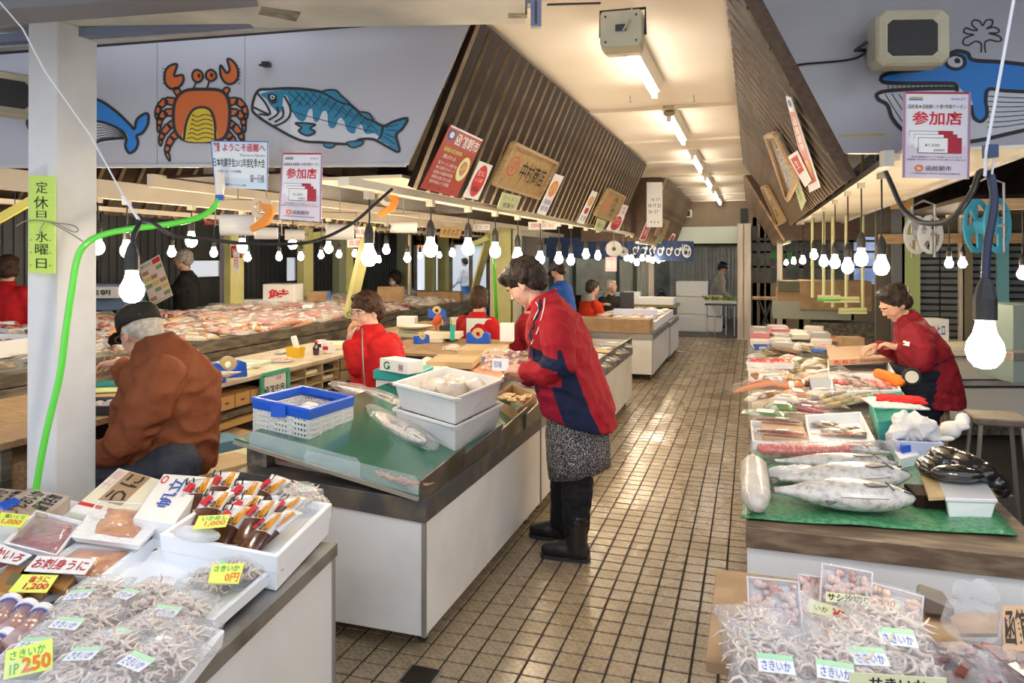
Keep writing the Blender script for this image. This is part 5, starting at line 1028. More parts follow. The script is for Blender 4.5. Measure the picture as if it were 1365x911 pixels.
# tissue box, teal scales, blue case
tb = thing('tissue_box', 'white tissue box with a green swirl on the teal box', 'tissue box', G(530, 520, .80)); qq = [G(541, 502, .80), G(552, 499, .80), G(512, 478, .80), G(505, 497, .80)]
f, l = G(543, 500, .86), G(506, 494, .86); r = f + V((.05, .11, 0)); qq = [f, r, r + l - f, l]; ob('box', qbox(qq, .075), WHP, tb, bev=.003); sg_q = [l + V((0, 0, .073)), f + V((0, 0, .073)), f, l]; m = M(); qell(m, sg_q, (.28, .5), (.13, .34), 0, .001, 24, .6, 5.6, .62); qell(m, sg_q, (.34, .6), (.05, .14), 0, .001); qrect(m, sg_q, (.68, .2, .86, .85), 1); qtext(m, sg_q, '函館', (.70, .3, .84, .7), 2); ob('print', m, [mat('swirl_green', (.02, .22, .10), .5), PNK, INK], tb)
q_ = q4((556, 512), (497, 506), (578, 500), .80); ob('storage_carton', qbox(shrink(q_, .9), .10, -.10), FT_, lab='white carton lifting the teal box behind the tubs', cat='box'); ob('scale_box', qbox(q_, .058), mat('teal_box', (.03, .38, .36), .4), lab='flat teal box under the tissue box', cat='box', bev=.005)
ob('blue_pouch', M().sph(G(566, 500, .77), (.055, .045, .022), 14, 8), mat('royal_blue', (.02, .10, .45), .35), lab='small blue pouch beside the tissue box', cat='pouch')
# ---- cartons and books on the next counter
def pb_(name, lab, cat, q, h, mt, grp=None, lid=None):
    t = thing(name, lab, cat, sum(q, V()) / 4, grp=grp); ob('body', qbox(q, h), mt, t, bev=.002)
    if lid: ob('lid', qbox(shrink(q, 1.02), .012, h), lid, t)
    return t
OAK = mat('pale_box_wood', (.56, .43, .24), .55, col2=(.48, .36, .19), ns=5)
wbx = lambda l, p, d: ob('wooden_box', M().box(p, d, (0, 0, .2)), OAK, lab=l, cat='box', grp='pale boxes behind the woman', bev=.003); wbx('pale yellow wooden box before the blue tape dispenser', G(606, 482, .762), (.34, .42, .05))
wbx('pale yellow wooden box farther back beside the woman', G(645, 467, .795), (.36, .42, .05))
bk = pb_('display_box', 'black and white box with fanned papers beside the pale boxes', 'box', q4((588, 508), (548, 496), (606, 494), .70), .05, BLK); ob('papers', qbox(shrink(q4((588, 508), (548, 496), (606, 494), .70), .9), .006, .05), WHP, bk)
ob('fillet_sheet', qbox(q4((664, 512), (606, 492), (690, 486), .70), .02), mat('red_fillets', (.62, .20, .12), .35, col2=(.8, .5, .38), ns=12, coat=.4), lab='open carton of orange red fillets in front of the woman', cat='seafood', bev=.004)
bxx = thing('open_carton', 'open brown carton of dried scallops below the womans hands', 'box', G(690, 560, .62)); oq = q4((690, 572), (655, 553), (716, 548), .62); qopen('body', None, None, oq, .10, .006, CARD, par=bxx)
m = M(); c0 = sum(oq, V()) / 4
for k in range(40): m.sph(c0 + V((R.uniform(-.08, .08), R.uniform(-.10, .10), .085 + R.uniform(0, .01))), (.018, .018, .009), 6, 4)
ob('dried_scallops', m, mat('dried_scallop', (.55, .38, .20), .5), lab='dried scallops heaped in the open brown carton', cat='seafood', kind='stuff')
# ================================================================ side aisle display (long island table)
TW = WOODG
it_ = thing('display_table', 'long wooden display table of packed fish along the side aisle', 'table', (-5.4, 7.5, 0))
ob('top_board', M().hexa([(-6.3, 1.0, .88), (-4.6, 1.0, .74), (-4.6, 12.6, .74), (-6.3, 12.6, .88)], [(-6.3, 1.0, .90), (-4.6, 1.0, .76), (-4.6, 12.6, .76), (-6.3, 12.6, .90)]), mat('pale_table_top', (.55, .52, .46), .6), it_)
ob('front_rail', M().bb(-4.6, -4.57, 1.0, 12.6, .70, .80), TW, it_); ob('lower_rail', M().bb(-4.6, -4.56, 1.0, 12.6, .60, .69), TW, it_)
ob('skirt', M().bb(-4.72, -4.68, 1.0, 12.6, .05, .66), mat('cream_skirt', (.52, .46, .36), .7, col2=(.45, .38, .28), ns=2), it_)
for k in range(8): ob('leg', M().bb(-4.66, -4.60, 1.2 + 1.5 * k, 1.28 + 1.5 * k, 0, .62), TW, it_)
PAL = [('coral pink', (.62, .20, .13)), ('pale pink', (.70, .38, .30)), ('deep red', (.42, .05, .035)), ('cream white', (.72, .66, .56)), ('rust brown', (.35, .15, .05)), ('salmon orange', (.70, .28, .12)), ('silver grey', (.42, .42, .42)), ('straw yellow', (.62, .46, .18)), ('olive green', (.25, .28, .10)), ('rose', (.60, .20, .24))]
def zt(x): return .76 + (-4.6 - x) / 1.7 * .14
nrow = 0; y = 3.25
while y < 12.3:
    if y < 4.4: kinds = ['dried', 'dried', 'dried']; pc_ = [7, 3, 7]; stp = .34
    elif y < 6.6: kinds = ['pouch', 'bottle', 'tray', 'pouch', 'fillet']; pc_ = [0, 4, 3, 2, 7, 5]; stp = .20
    elif y < 10: kinds = ['fillet', 'fillet', 'tray', 'fillet']; pc_ = [0, 1, 1, 3, 5, 9, 2, 3]; stp = .245
    else: kinds = ['fillet', 'dried', 'pouch', 'fillet']; pc_ = [3, 6, 4, 5, 1, 3]; stp = .30
    x = -4.72; c = 0
    while x > -6.15:
        k = R.choice(kinds); nm, col = PAL[R.choice(pc_)]; wd = {'dried': .17, 'pouch': .135, 'bottle': .075, 'tray': .165, 'fillet': .15}[k]; sc_ = R.uniform(.95, 1.15)
        noun = {'dried': 'dried fish bundle', 'pouch': 'food pouch', 'bottle': 'packet', 'tray': 'tray pack', 'fillet': 'fillet pack'}[k]
        put(k, (x - wd / 2, y + R.uniform(-.02, .02), zt(x - wd / 2) + .004 + R.choice((0, .01, .03))), '%s %s, %s row from the column, %s from the aisle' % (nm, noun, (ORD + ['later %s' % o for o in ORD] * 2)[nrow], ORD[c]), 'packs on the side aisle display', R.uniform(-.15, .15), (sc_, sc_, sc_ * (1 if k == 'bottle' else 2)), (R.uniform(-.15, .15), R.uniform(.0, .25), R.uniform(-.2, .2) + (1.57 if k == 'bottle' else 0)), col)
        x -= wd * 1.06; c += 1
    y += stp * R.uniform(.95, 1.05); nrow += 1
def fbox(lab, c, w_, l_, h, rz=0, fillc=None, name='foam_box', n=26, r=.02, grp='foam boxes', mt=None):
    t = thing(name, lab, 'box', c, rz=rz, grp=grp); m = openbox(w_, l_, h, .016, .006, .014); ob('shell', m, mt or FOAM, t, local=True, bev=.003)
    if fillc:
        m = M(); m.bb(-w_ * .44, w_ * .44, -l_ * .44, l_ * .44, .014, h * .55); lumps(m, w_ * .95, l_ * .95, h * .6, n, r, .6); ob('contents', m, fillc, t, local=True, smooth=False)['kind'] = 'stuff'
    return t
CRAB = mat('orange_crab', (.55, .12, .03), .35, col2=(.62, .32, .16), ns=20, coat=.4)
for k, (u, v, s) in enumerate(((-14, 462, 1.1), (26, 418, .8), (4, 432, .9))): fbox(['foam box of orange crab legs at the frame edge', 'foam box of reddish crab behind the column, farther one', 'foam box of crab behind the column, middle one'][k], G(u, v + 12, .84), .42 * s, .55 * s, .12, .1, CRAB, n=60, r=.035)
fishd = [(-4.9, 2.1), (-5.25, 2.4)]
for k, (x, yy) in enumerate(fishd): put('fillet', (x, yy, zt(x) + .01), ['long coral pack before the red jacket by the column', 'second long coral pack before the red jacket by the column'][k], None, 1.3, 2.2, None, (.5, .1, .05))
# back of that island: crates, cartons
def pbx(name, lab, cat, c, d, rz, mt, txt=None, tm_=INK, grp=None, tape=False):
    t = thing(name, lab, cat, c, rz=rz, grp=grp); ob('body', M().bb(-d[0] / 2, d[0] / 2, -d[1] / 2, d[1] / 2, 0, d[2]), mt, t, local=True, bev=.003)
    if txt:
        W = WM[t.as_pointer()]; q = [W @ V(p) for p in ((-d[0] * .42, -d[1] / 2, d[2] * .85), (d[0] * .42, -d[1] / 2, d[2] * .85), (d[0] * .42, -d[1] / 2, d[2] * .15), (-d[0] * .42, -d[1] / 2, d[2] * .15))]
        m = M(); qtext(m, q, txt, (.1, .15, .9, .85), 0, .002, .02); ob('lettering', m, tm_, t)
    if tape: ob('tape', M().bb(-.03, .03, -d[1] / 2 - .002, d[1] / 2 + .002, d[2] * .5, d[2] + .002), THICK, t, local=True)
    return t
BLB = mat('blue_crate', (.16, .24, .42), .5)
pbx('plastic_crate', 'pale blue plastic crate under the lettered carton by the column', 'crate', P(140, 412, 8.6), (.75, .5, .30), .5, BLB); pbx('storage_box', 'white lettered carton on the pale blue crate by the column', 'box', P(132, 397, 8.3) , (.5, .3, .13), .5, WHP, '函館朝')
pbx('storage_box', 'white fish carton with red and green print beside the yellow post', 'box', P(378, 404, 9.9), (.42, .4, .26), .3, WHP, '鮭', RED); pbx('storage_box', 'flat white carton leaning by the printed fish carton', 'box', P(350, 406, 9.8), (.5, .3, .07), .3, FOAM); pbx('storage_box', 'small brown carton past the yellow post with an arm', 'box', P(424, 402, 10.2), (.24, .2, .14), .3, CARD)
pbx('foam_board', 'leaning foam board among the pink fillet packs', 'board', P(411, 410, 9.4), (.12, .36, .04), .5, FOAM)
pbx('water_jug', 'blue plastic jug behind the side aisle display', 'jug', P(434, 403, 10.3), (.14, .14, .16), .5, mat('jug_blue', (.03, .15, .5), .3)); pbx('storage_box', 'brown carton before the hooded worker', 'box', XP(521, 402, -5.1), (.38, .2, .22), .4, CARD); pbx('storage_box', 'long brown carton beside the round steel post', 'box', XP(587, 408, -5.1), (.75, .3, .25), .2, CARD)
# posts
PGY = mat('yellow_green_post', (.66, .64, .28), .5, col2=(.56, .55, .22), ns=3); PGG = mat('grey_green_post', (.24, .28, .18), .5); LIL = mat('lilac_edge', (.40, .38, .44), .5)
def post(u, X, w_, d=.14, mt=PGY, h=2.05):
    c = XP(u, 342, X); o = ob('column', M().bb(c.x - w_ / 2, c.x + w_ / 2, c.y - d / 2, c.y + d / 2, 0, h), mt, kind='structure'); return c
c = post(312, -6.35, .10, .26); ob('column', M().bb(c.x - .14, c.x - .06, c.y - .1, c.y + .02, 0, 2.05), LIL, kind='structure')
c = post(407, -6.35, .12, .24); ob('beam', M().beam(c + V((.0, .1, .30)), c + V((.25, .75, .42)), .08, .10), PGY, kind='structure')
post(452, -6.35, .12, .2, PGG); post(463, -6.35, .1, .22); post(538, -6.35, .2, .16, PGG); post(573, -6.3, .16, .16); c = post(591, -6.35, .18, .2)
c = XP(545, 342, -5.6); ob('pipe_post', M().lathe([(.045, .0), (.045, 2.0)], (c.x, c.y, 0), 14), mat('pipe_grey', (.38, .34, .26), .35, .5), kind='structure')
c = post(671, -3.35, .30, .25); ob('column', M().bb(c.x + .17, c.x + .24, c.y - .1, c.y + .1, 0, 2.0), mat('pale_post', (.62, .58, .42), .5), kind='structure')
ob('brace', M().beam(XP(493, 300, -3.9), XP(465, 421, -4.3), .10, .09), PGY, kind='structure'); ob('brace', M().beam(XP(652, 315, -3.6), XP(632, 388, -4.4), .10, .09), PGY, kind='structure'); ob('beam', M().beam(XP(652, 317, -3.6), XP(625, 328, -3.9), .08, .07), PGY, kind='structure')
h2_ = thing('water_hose', 'bright green hose running down the wide post by the women in red', 'hose', XP(661, 420, -2.9)); ob('hose', M().tube([XP(656, 318, -2.9), XP(659, 360, -2.9), XP(663, 440, -2.9)], .018, 8), HOSE, h2_, smooth=True)
# small hanging wooden sign and posters deep inside
sign('hanging_sign', [YP(590, 302, 7.6), YP(617, 303, 7.6), YP(612, 318, 7.6), YP(585, 316, 7.6)], KRA, [('t', '魚長本店', (.1, .2, .9, .8), INK)], 'small wooden sign hanging deep in the stalls below the red banner', 'sign')
for i, (a, b, c_, d, m_, tx) in enumerate(((272, 290, 290, 300, SR_, '特売'), (474, 303, 487, 316, WHP, '魚屋'), (474, 315, 481, 318, RED, '安'), (463, 318, 482, 330, WHP, '直送'), (311, 335, 319, 364, WHP, '時刻'), (308, 328, 322, 344, RED, '禁煙'), (631, 299, 653, 307, WHP, 'カニ・ウニ・イクラ'), (704, 296, 742, 306, WHP, '営業時間 6:00 - 14:00'), (807, 343, 822, 362, PNK, '朝市'))):
    n_ = sign('small_notice', [YP(a, b, 6.4 + .25 * i), YP(c_, b, 6.4 + .25 * i), YP(c_, d, 6.4 + .25 * i), YP(a, d, 6.4 + .25 * i)], m_, [('t', tx, (.1, .2, .9, .8), WHP if m_ != WHP else RED if i != 6 else INK)], ['dark red notice under the green hose arc', 'white notice with black characters by the coupon notice', 'tiny red notice under the white one', 'white delivery notice by the tall post', 'white timetable card on the lilac post', 'red no smoking card on the lilac post', 'white strip sign beside the small wooden sign', 'white opening hours strip under the soffit foot', 'pinkish price notice under the face-on roll'][i], 'notice'); w_ = YP(a + 1, b, 6.4 + .25 * i); ob('wire', M().tube([w_, V((w_.x, w_.y, 2.7))], .0025, 4), BLK, n_)
# navy banner with white fish shapes
nv = thing('noren_banner', 'navy cloth banner with white fish drawings across the end partition', 'banner', YP(868, 350, 12.5)); N0 = [YP(728, 316, 12.4), YP(925, 322, 12.4), YP(925, 349, 12.4), YP(728, 343, 12.4)]
m = M(); n = 24; m.loft([[bil(N0, k / n, b) + V((0, .02 * math.sin(k * 1.3), 0)) for k in range(n + 1)] for b in (0, 1)], closed=False, cap=False); ob('cloth', m, NB, nv, smooth=True)
m = M()
for k in range(7): x = .62 + k * .055; qell(m, N0, (x, .55), (.018, .2), 0, .04, 12, inner=.65); qell(m, N0, (x + .02, .4), (.008, .1), 0, .04, 8)
qell(m, N0, (.955, .5), (.03, .32), 0, .04, 16, inner=.75)
for k in range(3): qrect(m, N0, (.925 + k * .012, .15, .93 + k * .012, .5), 0, .04)
ob('print', m, PWH, nv)
# ================================================================ workers' benches between the counters
b1 = thing('work_bench', 'cluttered wooden bench the capped man eats at', 'bench', (-3.6, 2.9, 0))
ob('top', M().bb(-4.1, -3.12, 2.35, 3.6, .70, .73), WOODL, b1); ob('shelf', M().bb(-4.1, -3.12, 2.35, 3.6, .42, .45), WOODG, b1); ob('lower_shelf', M().bb(-4.05, -3.15, 2.4, 3.5, .2, .22), WOODG, b1)
for x, yy in ((-4.08, 2.37), (-3.18, 2.37), (-3.18, 3.54)): ob('leg', M().bb(x, x + .05, yy, yy + .05, 0, .70), WOODG, b1)
ob('drawer', M().bb(-3.6, -3.14, 2.4, 2.9, .47, .62), WOODL, b1); ob('back_box', M().bb(-4.0, -3.2, 2.9, 3.5, .46, .6), DWOOD, b1)
fb = fbox('black tray of small silver fish in front of the capped man', G(135, 548, .73), .32, .26, .05, .35, mat('silver_bits', (.5, .5, .55), .3, .3, col2=(.7, .6, .5), ns=30), name='fish_tray', n=22, r=.03, grp=None, mt=BLK)
pbx('cutting_board', 'pale yellow green board by the capped mans chopsticks', 'board', G(128, 522, .735), (.28, .12, .012), .5, mat('lime_board', (.60, .68, .30), .5)); pbx('lunch_lid', 'teal plastic lid behind the chopsticks', 'lid', G(152, 514, .735), (.22, .12, .02), .4, mat('teal_lid', (.02, .25, .25), .4))
b2 = thing('work_bench', 'cream topped bench with pigeonholes and little drawers beside the blue crate', 'bench', (-3.5, 4.8, 0)); X2 = -3.24
ob('top', M().bb(-3.95, X2 + .02, 3.7, 6.0, .71, .735), mat('cream_top', (.62, .56, .44), .5, col2=(.5, .42, .3), ns=8), b2); ob('carcass', M().bb(-3.95, X2 - .20, 3.72, 5.98, .30, .71), WOODG, b2)
def cub(y0, y1, z0, z1, nx, nz, mt=OAK):
    m = M()
    for k in range(nx + 1): yk = y0 + (y1 - y0) * k / nx; m.bb(X2 - .20, X2, yk - .006, yk + .006, z0, z1)
    for k in range(nz + 1): zk = z0 + (z1 - z0) * k / nz; m.bb(X2 - .20, X2, y0, y1, zk - .005, zk + .005)
    m.bb(X2 - .2, X2 - .19, y0, y1, z0, z1); ob('pigeonholes', m, mt, b2)
    for k in range(nx):
        for j in range(nz):
            if R.random() < .7: ob('stored_papers', M().bb(X2 - .18, X2 - .03, y0 + (y1 - y0) * (k + .12) / nx, y0 + (y1 - y0) * (k + .85) / nx, z0 + (z1 - z0) * j / nz + .006, z0 + (z1 - z0) * j / nz + .03), R.choice([WHP, BLK, CARD, CREAM]), b2)
cub(4.62, 5.32, .48, .70, 3, 3)
for k in range(2):
    d = ob('drawer', M().bb(X2 - .18, X2, 5.36, 5.94, .50 + .105 * k, .595 + .105 * k), WOODL if k else OAK, b2, bev=.003); ob('handle', M().tube([(X2 + .004, 5.60, .555 + .105 * k), (X2 + .02, 5.62, .545 + .105 * k), (X2 + .02, 5.68, .545 + .105 * k), (X2 + .004, 5.70, .555 + .105 * k)], .006, 6), STEEL, d)
for k in range(4):
    d = ob('drawer', M().bb(X2 - .18, X2, 3.74 + k * .155, 3.74 + k * .155 + .145, .55, .64), mat('honey_wood', (.56, .33, .12), .5), b2, bev=.002); ob('handle', M().box((X2 + .003, 3.81 + k * .155, .595), (.006, .03, .012)), WOODG, d)
ob('plank', M().bb(X2 - .05, X2 + .03, 3.6, 4.55, .44, .48), mat('yellow_plank', (.55, .36, .12), .6), b2); ob('plank', M().bb(X2 - .05, X2 + .02, 3.6, 4.55, .50, .53), WOODG, b2); ob('red_board', M().bb(X2 - .2, X2 - .02, 4.62, 5.95, .44, .475), mat('maroon', (.22, .02, .03), .5), b2); ob('plank', M().bb(X2 - .2, X2 + .0, 4.7, 5.95, .38, .43), WOODL, b2)
m = M(); q = [V((X2 + .012, 4.30, .725)), V((X2 + .012, 4.60, .725)), V((X2 + .012, 4.60, .50)), V((X2 + .012, 4.30, .50))]
sign('framed_notice', q, WHP, [('t', '函館中央', (.12, .38, .9, .62), INK, .02), ('t', '●', (.04, .3, .12, .42), PNK), ('t', '定価', (.55, .12, .75, .25), RED), ('t', '税込', (.55, .72, .75, .85), RED)], 'green framed white notice standing against the pigeonhole bench', 'sign', frame=(.03, .02, mat('mint_green', (.10, .46, .28), .5)))
def tape_disp(lab, c, s, rz, col=PBu):
    t = thing('desk_tape_dispenser', lab, 'tape dispenser', c, rz=rz, grp='blue tape dispensers'); pr = [(-.09, 0), (.09, 0), (.085, .075), (.05, .09), (.03, .05), (-.0, .035), (-.03, .05), (-.06, .085), (-.085, .08)]
    ob('base', M().prism([V((x, -.03, z)) * s for x, z in pr], (0, .06 * s, 0)), col, t, local=True, bev=.004); ob('tape_roll', M().lathe([(.018 * s, -.012), (.045 * s, -.012), (.045 * s, .012), (.018 * s, .012), (.018 * s, -.012)], (-.005 * s, 0, .07 * s), 18, axis='y', cap=False), mat('tape_amber', (.62, .48, .24), .3), t, local=True, smooth=False); return t
tape_disp('blue tape dispenser beside the green framed notice', V((-3.35, 4.12, .735)), 1.25, .9); tape_disp('blue tape dispenser on the far desk behind the pen box', G(583, 424, .86), 1.15, .2); tape_disp('blue tape dispenser bound with brown bands on the post side desk', G(638, 458, .77), 1.2, .1); tape_disp('small blue tape dispenser beside the far side of the seated woman', G(562, 458, .80), .85, 1.2)
bt = thing('spray_bottle', 'white plastic bottle behind the blue tape dispenser', 'bottle', V((-3.5, 3.98, .735))); ob('body', M().lathe([(.04, 0), (.045, .01), (.045, .11), (.02, .14), (.018, .16)], n=16), FT_, bt, local=True, smooth=True); ob('cap', M().lathe([(.02, .16), (.02, .19), (.008, .20)], n=12), FOAM, bt, local=True)
fh = fish('silver fish tail laid at the edge of the bench behind the capped man', V((-3.35, 3.75, .745)), V((-3.2, 4.05, .76)), .05, None, name='whole_fish')
pbx('blue_carton', 'blue and white carton with red print before the tape dispenser', 'box', V((-3.3, 3.9, .735)), (.14, .1, .05), 1.1, BLU, '丁8', WHP)
# basket, bottle, mugs
ys_ = thing('wire_basket', 'yellow plastic basket holding a white phone on the bench', 'basket', V((-3.5, 5.1, .735))); ob('shell', openbox(.13, .09, .085, .006, .01), mat('basket_yellow', (.80, .50, .02), .4), ys_, local=True); ob('handset', M().box((0, 0, .11), (.05, .03, .13), (.1, -.25, 0)), FT_, ys_, local=True, bev=.008)
sb = thing('sauce_bottle', 'small dark sauce bottle beside the yellow basket', 'bottle', V((-3.42, 5.27, .735))); ob('body', M().lathe([(.025, 0), (.027, .06), (.012, .085), (.012, .10)], n=14), mat('soy_dark', (.02, .01, .008), .1, coat=1), sb, local=True, smooth=True); ob('cap', M().lathe([(.014, .10), (.014, .118)], n=12), RED, sb, local=True)
for i, (yy, xx) in enumerate(((5.42, -3.4), (5.55, -3.55))):
    mg = thing('mug', ['white mug with red print by the sauce bottle', 'white mug with dark print beside the red printed mug'][i], 'mug', V((xx, yy, .735))); ob('cup', M().lathe([(.035, 0), (.042, .005), (.042, .09), (.037, .09), (.034, .01)], n=18), FT_, mg, local=True, smooth=False); ob('handle', M().tube([(.04, 0, .07), (.065, 0, .06), (.065, 0, .03), (.04, 0, .02)], .006, 6), FT_, mg, local=True); ob('print', M().bb(-.025, .025, -.0435, -.04, .03, .06), RED if i == 0 else INK, mg, local=True)
pbx('paper_pad', 'pale green papers lying across the bench top', 'paper', V((-3.6, 4.55, .735)), (.3, .42, .02), .2, mat('pale_green_paper', (.55, .68, .56), .6)); pbx('paper_bag', 'crumpled cream packets at the far end of the bench', 'packet', V((-3.55, 5.8, .735)), (.3, .3, .04), .3, CREAM)
pbx('wooden_crate', 'grey wooden crate with faint lettering under the bench by the blue crate', 'crate', V((-3.0, 3.86, 0)), (.6, .35, .32), 1.45, WOODG, '函館'); pbx('newspapers', 'flattened papers on the grey crate', 'paper', V((-3.0, 3.86, .32)), (.55, .3, .03), 1.4, CREAM)
pbx('wooden_crate', 'pale wooden crate beside the seated capped man', 'crate', G(290, 650, .30), (.4, .25, .13), 1.3, OAK); pbx('plastic_tray', 'light blue tray by the capped mans hip', 'tray', G(283, 600, .42), (.3, .22, .06), 1.2, mat('tray_blue', (.12, .28, .42), .5)); pbx('wooden_crate', 'low wooden crate under the light blue tray', 'crate', G(284, 622, .22), (.42, .30, .2), 1.2, WOODL)
# far desk (cross desk) and what stands on it
b3 = thing('work_bench', 'cluttered desk with scales and pens behind the pale boxes', 'bench', (-2.4, 6.1, 0)); ob('top', M().bb(-3.1, -2.12, 5.4, 6.55, .745, .765), CARD, b3); ob('carcass', M().bb(-3.05, -2.2, 5.5, 6.5, .2, .745), WOODG, b3); ob('top', M().bb(-3.8, -2.85, 6.55, 8.2, .745, .765), CARD, b3)
sc_ = thing('kitchen_scale', 'beige weighing scale at the edge of the far desk', 'scale', G(553, 449, .77)); ob('body', M().loft([[(x * .16, y_ * .13, 0) for x, y_ in ((-1, -1), (1, -1), (1, 1), (-1, 1))], [(x * .15, y_ * .12, .05) for x, y_ in ((-1, -1), (1, -1), (1, 1), (-1, 1))], [(x * .13, y_ * .11, .08) for x, y_ in ((-1, -.6), (1, -.6), (1, 1), (-1, 1))]]), BEI, sc_, local=True, bev=.006); ob('pan', M().lathe([(.17, .10), (.175, .108), (.15, .09)], n=24), FXW, sc_, local=True); ob('display', M().box((0, -.125, .055), (.1, .01, .035), (.5, 0, 0)), mat('lcd', (.3, .42, .3), .3), sc_, local=True)
pn = thing('pen_box', 'black pen box full of yellow and blue pens beside a red clip', 'pen holder', G(596, 448, .80)); ob('box', openbox(.12, .09, .10, .005), BLK, pn, local=True)
for k in range(7): ob('pen', M().tube([(-.04 + .014 * k, 0, .02), (-.05 + .017 * k, .01 * (k % 3), .15 + .01 * (k % 2))], .006, 6), [mat('pen_yellow', (.8, .65, .02), .4), BLU, RED, BLU, INK, GRN, MT['pen_yellow']][k], pn, local=True)
rc = thing('red_lamp', 'orange red hooded clip lamp beside the pen box', 'lamp', G(583, 448, .80)); ob('hood', M().sph((0, 0, .15), (.035, .06, .06), 12, 8, rot=Euler((0, .4, 0)).to_matrix()), mat('red_orange', (.60, .08, .02), .35), rc, local=True, smooth=True); ob('stand', M().tube([(0, 0, 0), (-.02, 0, .12)], .012, 8), MT['red_orange'], rc, local=True)
for i, (u, v, w_, h_, mt_, l) in enumerate(((640, 432, .24, .16, mat('clear_case', (.62, .70, .68), .15, coat=.5), 'clear plastic case with a blue handle over the bound tape dispenser'), (610, 428, .14, .14, WHP, 'white bag bunched beside the red backed worker'), (603, 440, .04, .14, mat('teal_tube', (.02, .42, .36), .4), 'teal tube standing by the pens'), (543, 420, .20, .10, WHP, 'white box of scrap at the back of the far desk'), (676, 441, .12, .16, WHP, 'white paper cup stack before the bent worker'), (590, 436, .35, .05, CREAM, 'cream papers spread on the far desk'))):
    pbx(['plastic_case', 'white_bag', 'glue_tube', 'paper_box', 'paper_cup', 'loose_papers'][i], l, ['case', 'bag', 'tube', 'box', 'cup', 'paper'][i], G(u, v + 14, .80), (w_, w_ * .7, h_), .2, mt_)
for k in range(22):
    x, yy, z = [(R.uniform(-3.0, -2.2), R.uniform(5.5, 6.45), .768), (R.uniform(-3.85, -3.35), R.uniform(4.3, 5.9), .74), (R.uniform(-1.95, -1.4), R.uniform(4.5, 5.9), .615)][k % 3]
    nm, c_ = PAL[[3, 7, 3, 0, 8, 3, 6][k % 7]]; put(['carton', 'pouch', 'tray', 'pouch'][k % 4], (x, yy, z), '%s %s in the bench clutter between counters, %s piece' % (nm, ['carton', 'pouch', 'tray', 'flat pouch'][k % 4], (ORD + ['later ' + o for o in ORD])[k]), 'clutter on the benches', R.uniform(0, 3), R.uniform(.6, .95), None, c_)
# goods on third counter
i = 0
for yy in (6.15, 6.35, 6.6, 6.85, 7.1, 7.35, 7.55):
    for x in (-1.36, -1.6, -1.85):
        nm, c_ = PAL[[3, 6, 7, 3, 1, 4, 6][i % 7]]; put(['fillet', 'dried', 'fillet'][i % 3], (x, yy, .625 + .02 * (i % 2)), '%s long pack, %s from the near end on the third counter' % (nm, ORD[i % 20]) if i < 20 else 'last pale long pack at the far end of third counter', 'long packs on the third counter', 1.2, 1.25, None, c_); i += 1
tr_ = thing('fish_tray', 'steel edged tray rows on the third counter', 'tray', (-1.6, 6.9, .61)); ob('edge', M().bb(XR - .01, XR + .004, 6.0, 7.72, .61, .70), pt, tr_); ob('front_edge', M().bb(-2.0, XR, 5.99, 6.0, .61, .66), pt, tr_)
# fourth and fifth counters
pbx('wide_carton', 'wide brown carton across the near end of the cream counter', 'box', (-1.72, 9.42, .585), (1.02, .32, .17), 0, CARD); i = 0
for yy in (9.75, 10.0, 10.25, 10.55, 10.85, 11.15, 11.5, 11.85):
    for x in (-1.3, -1.52, -1.74, -1.95):
        nm, c_ = PAL[R.choice([3, 3, 1, 6, 7, 0, 3])]; put(R.choice(['pouch', 'tray', 'fillet']), (x, yy, .70 + .012 * (i % 2)), '%s pack, %s row past the wide brown carton, %s across' % (nm, ORD[i // 4], ORD[i % 4]), 'packs on the cream counters', R.uniform(-.4, .4), 1.25, None, c_); i += 1
pbx('pack_bed', 'white display bed under the packs past the wide carton', 'display bed', (-1.63, 10.85, .585), (.86, 2.4, .11), 0, FT_)
pbx('foam_tray_box', 'pale lilac foam tray standing up on the cream counter', 'tray', (-1.55, 10.35, .72), (.6, .1, .09), .1, mat('lilac_foam', (.60, .62, .78), .5)); pbx('blue_carton', 'two bright blue cartons at the corner of the cream counter', 'box', (-2.22, 9.2, .60), (.26, .2, .12), .2, PBu, '函館', WHP); pbx('black_crate', 'black crate under the blue cartons', 'crate', (-2.25, 9.0, .5), (.26, .3, .10), .2, BLK); pbx('black_speaker', 'black box with two dials beside the grey haired man', 'box', YP(836, 416, 11.2), (.2, .2, .3), .1, BLK)
# far end: table, stove, foam boxes, plant table
fe = thing('far_table', 'dark table with foam tray of fish before the plastic partition', 'table', (-1.9, 13.3, 0)); ob('top', M().bb(-2.9, -1.25, 13.0, 13.8, .66, .70), mat('olive_board', (.25, .20, .10), .6), fe); ob('skirt', M().bb(-2.85, -1.3, 13.05, 13.75, .0, .66), BLK, fe)
fbox('long foam box on the far table under the navy banner', (-1.75, 13.3, .70), .9, .45, .12, 0, mat('grey_fish_bits', (.3, .3, .3), .4), n=20); pbx('plastic_crate', 'light blue crate on the far table', 'crate', (-2.55, 13.3, .70), (.5, .4, .2), 0, mat('pale_blue_crate', (.28, .42, .5), .4)); fbox('foam box with white bag on the far table', (-2.1, 13.5, .70), .3, .3, .2)
st = thing('kerosene_stove', 'cream cylindrical stove with a kettle at the far end of the counters', 'stove', G(881, 433, 0)); ob('body', M().lathe([(.26, 0), (.26, .04), (.2, .06), (.2, .5), (.22, .54), (.22, .58)], n=24), mat('stove_enamel', (.62, .62, .50), .35), st, local=True, smooth=False); kt = ob('kettle', M().lathe([(.12, .58), (.14, .62), (.12, .70), (.05, .74)], n=16), BLK, st, local=True); ob('handle', M().tube(spl([(-.1, 0, .72), (0, 0, .82), (.1, 0, .72)], 5, False), .01, 6), BLK, kt, local=True)
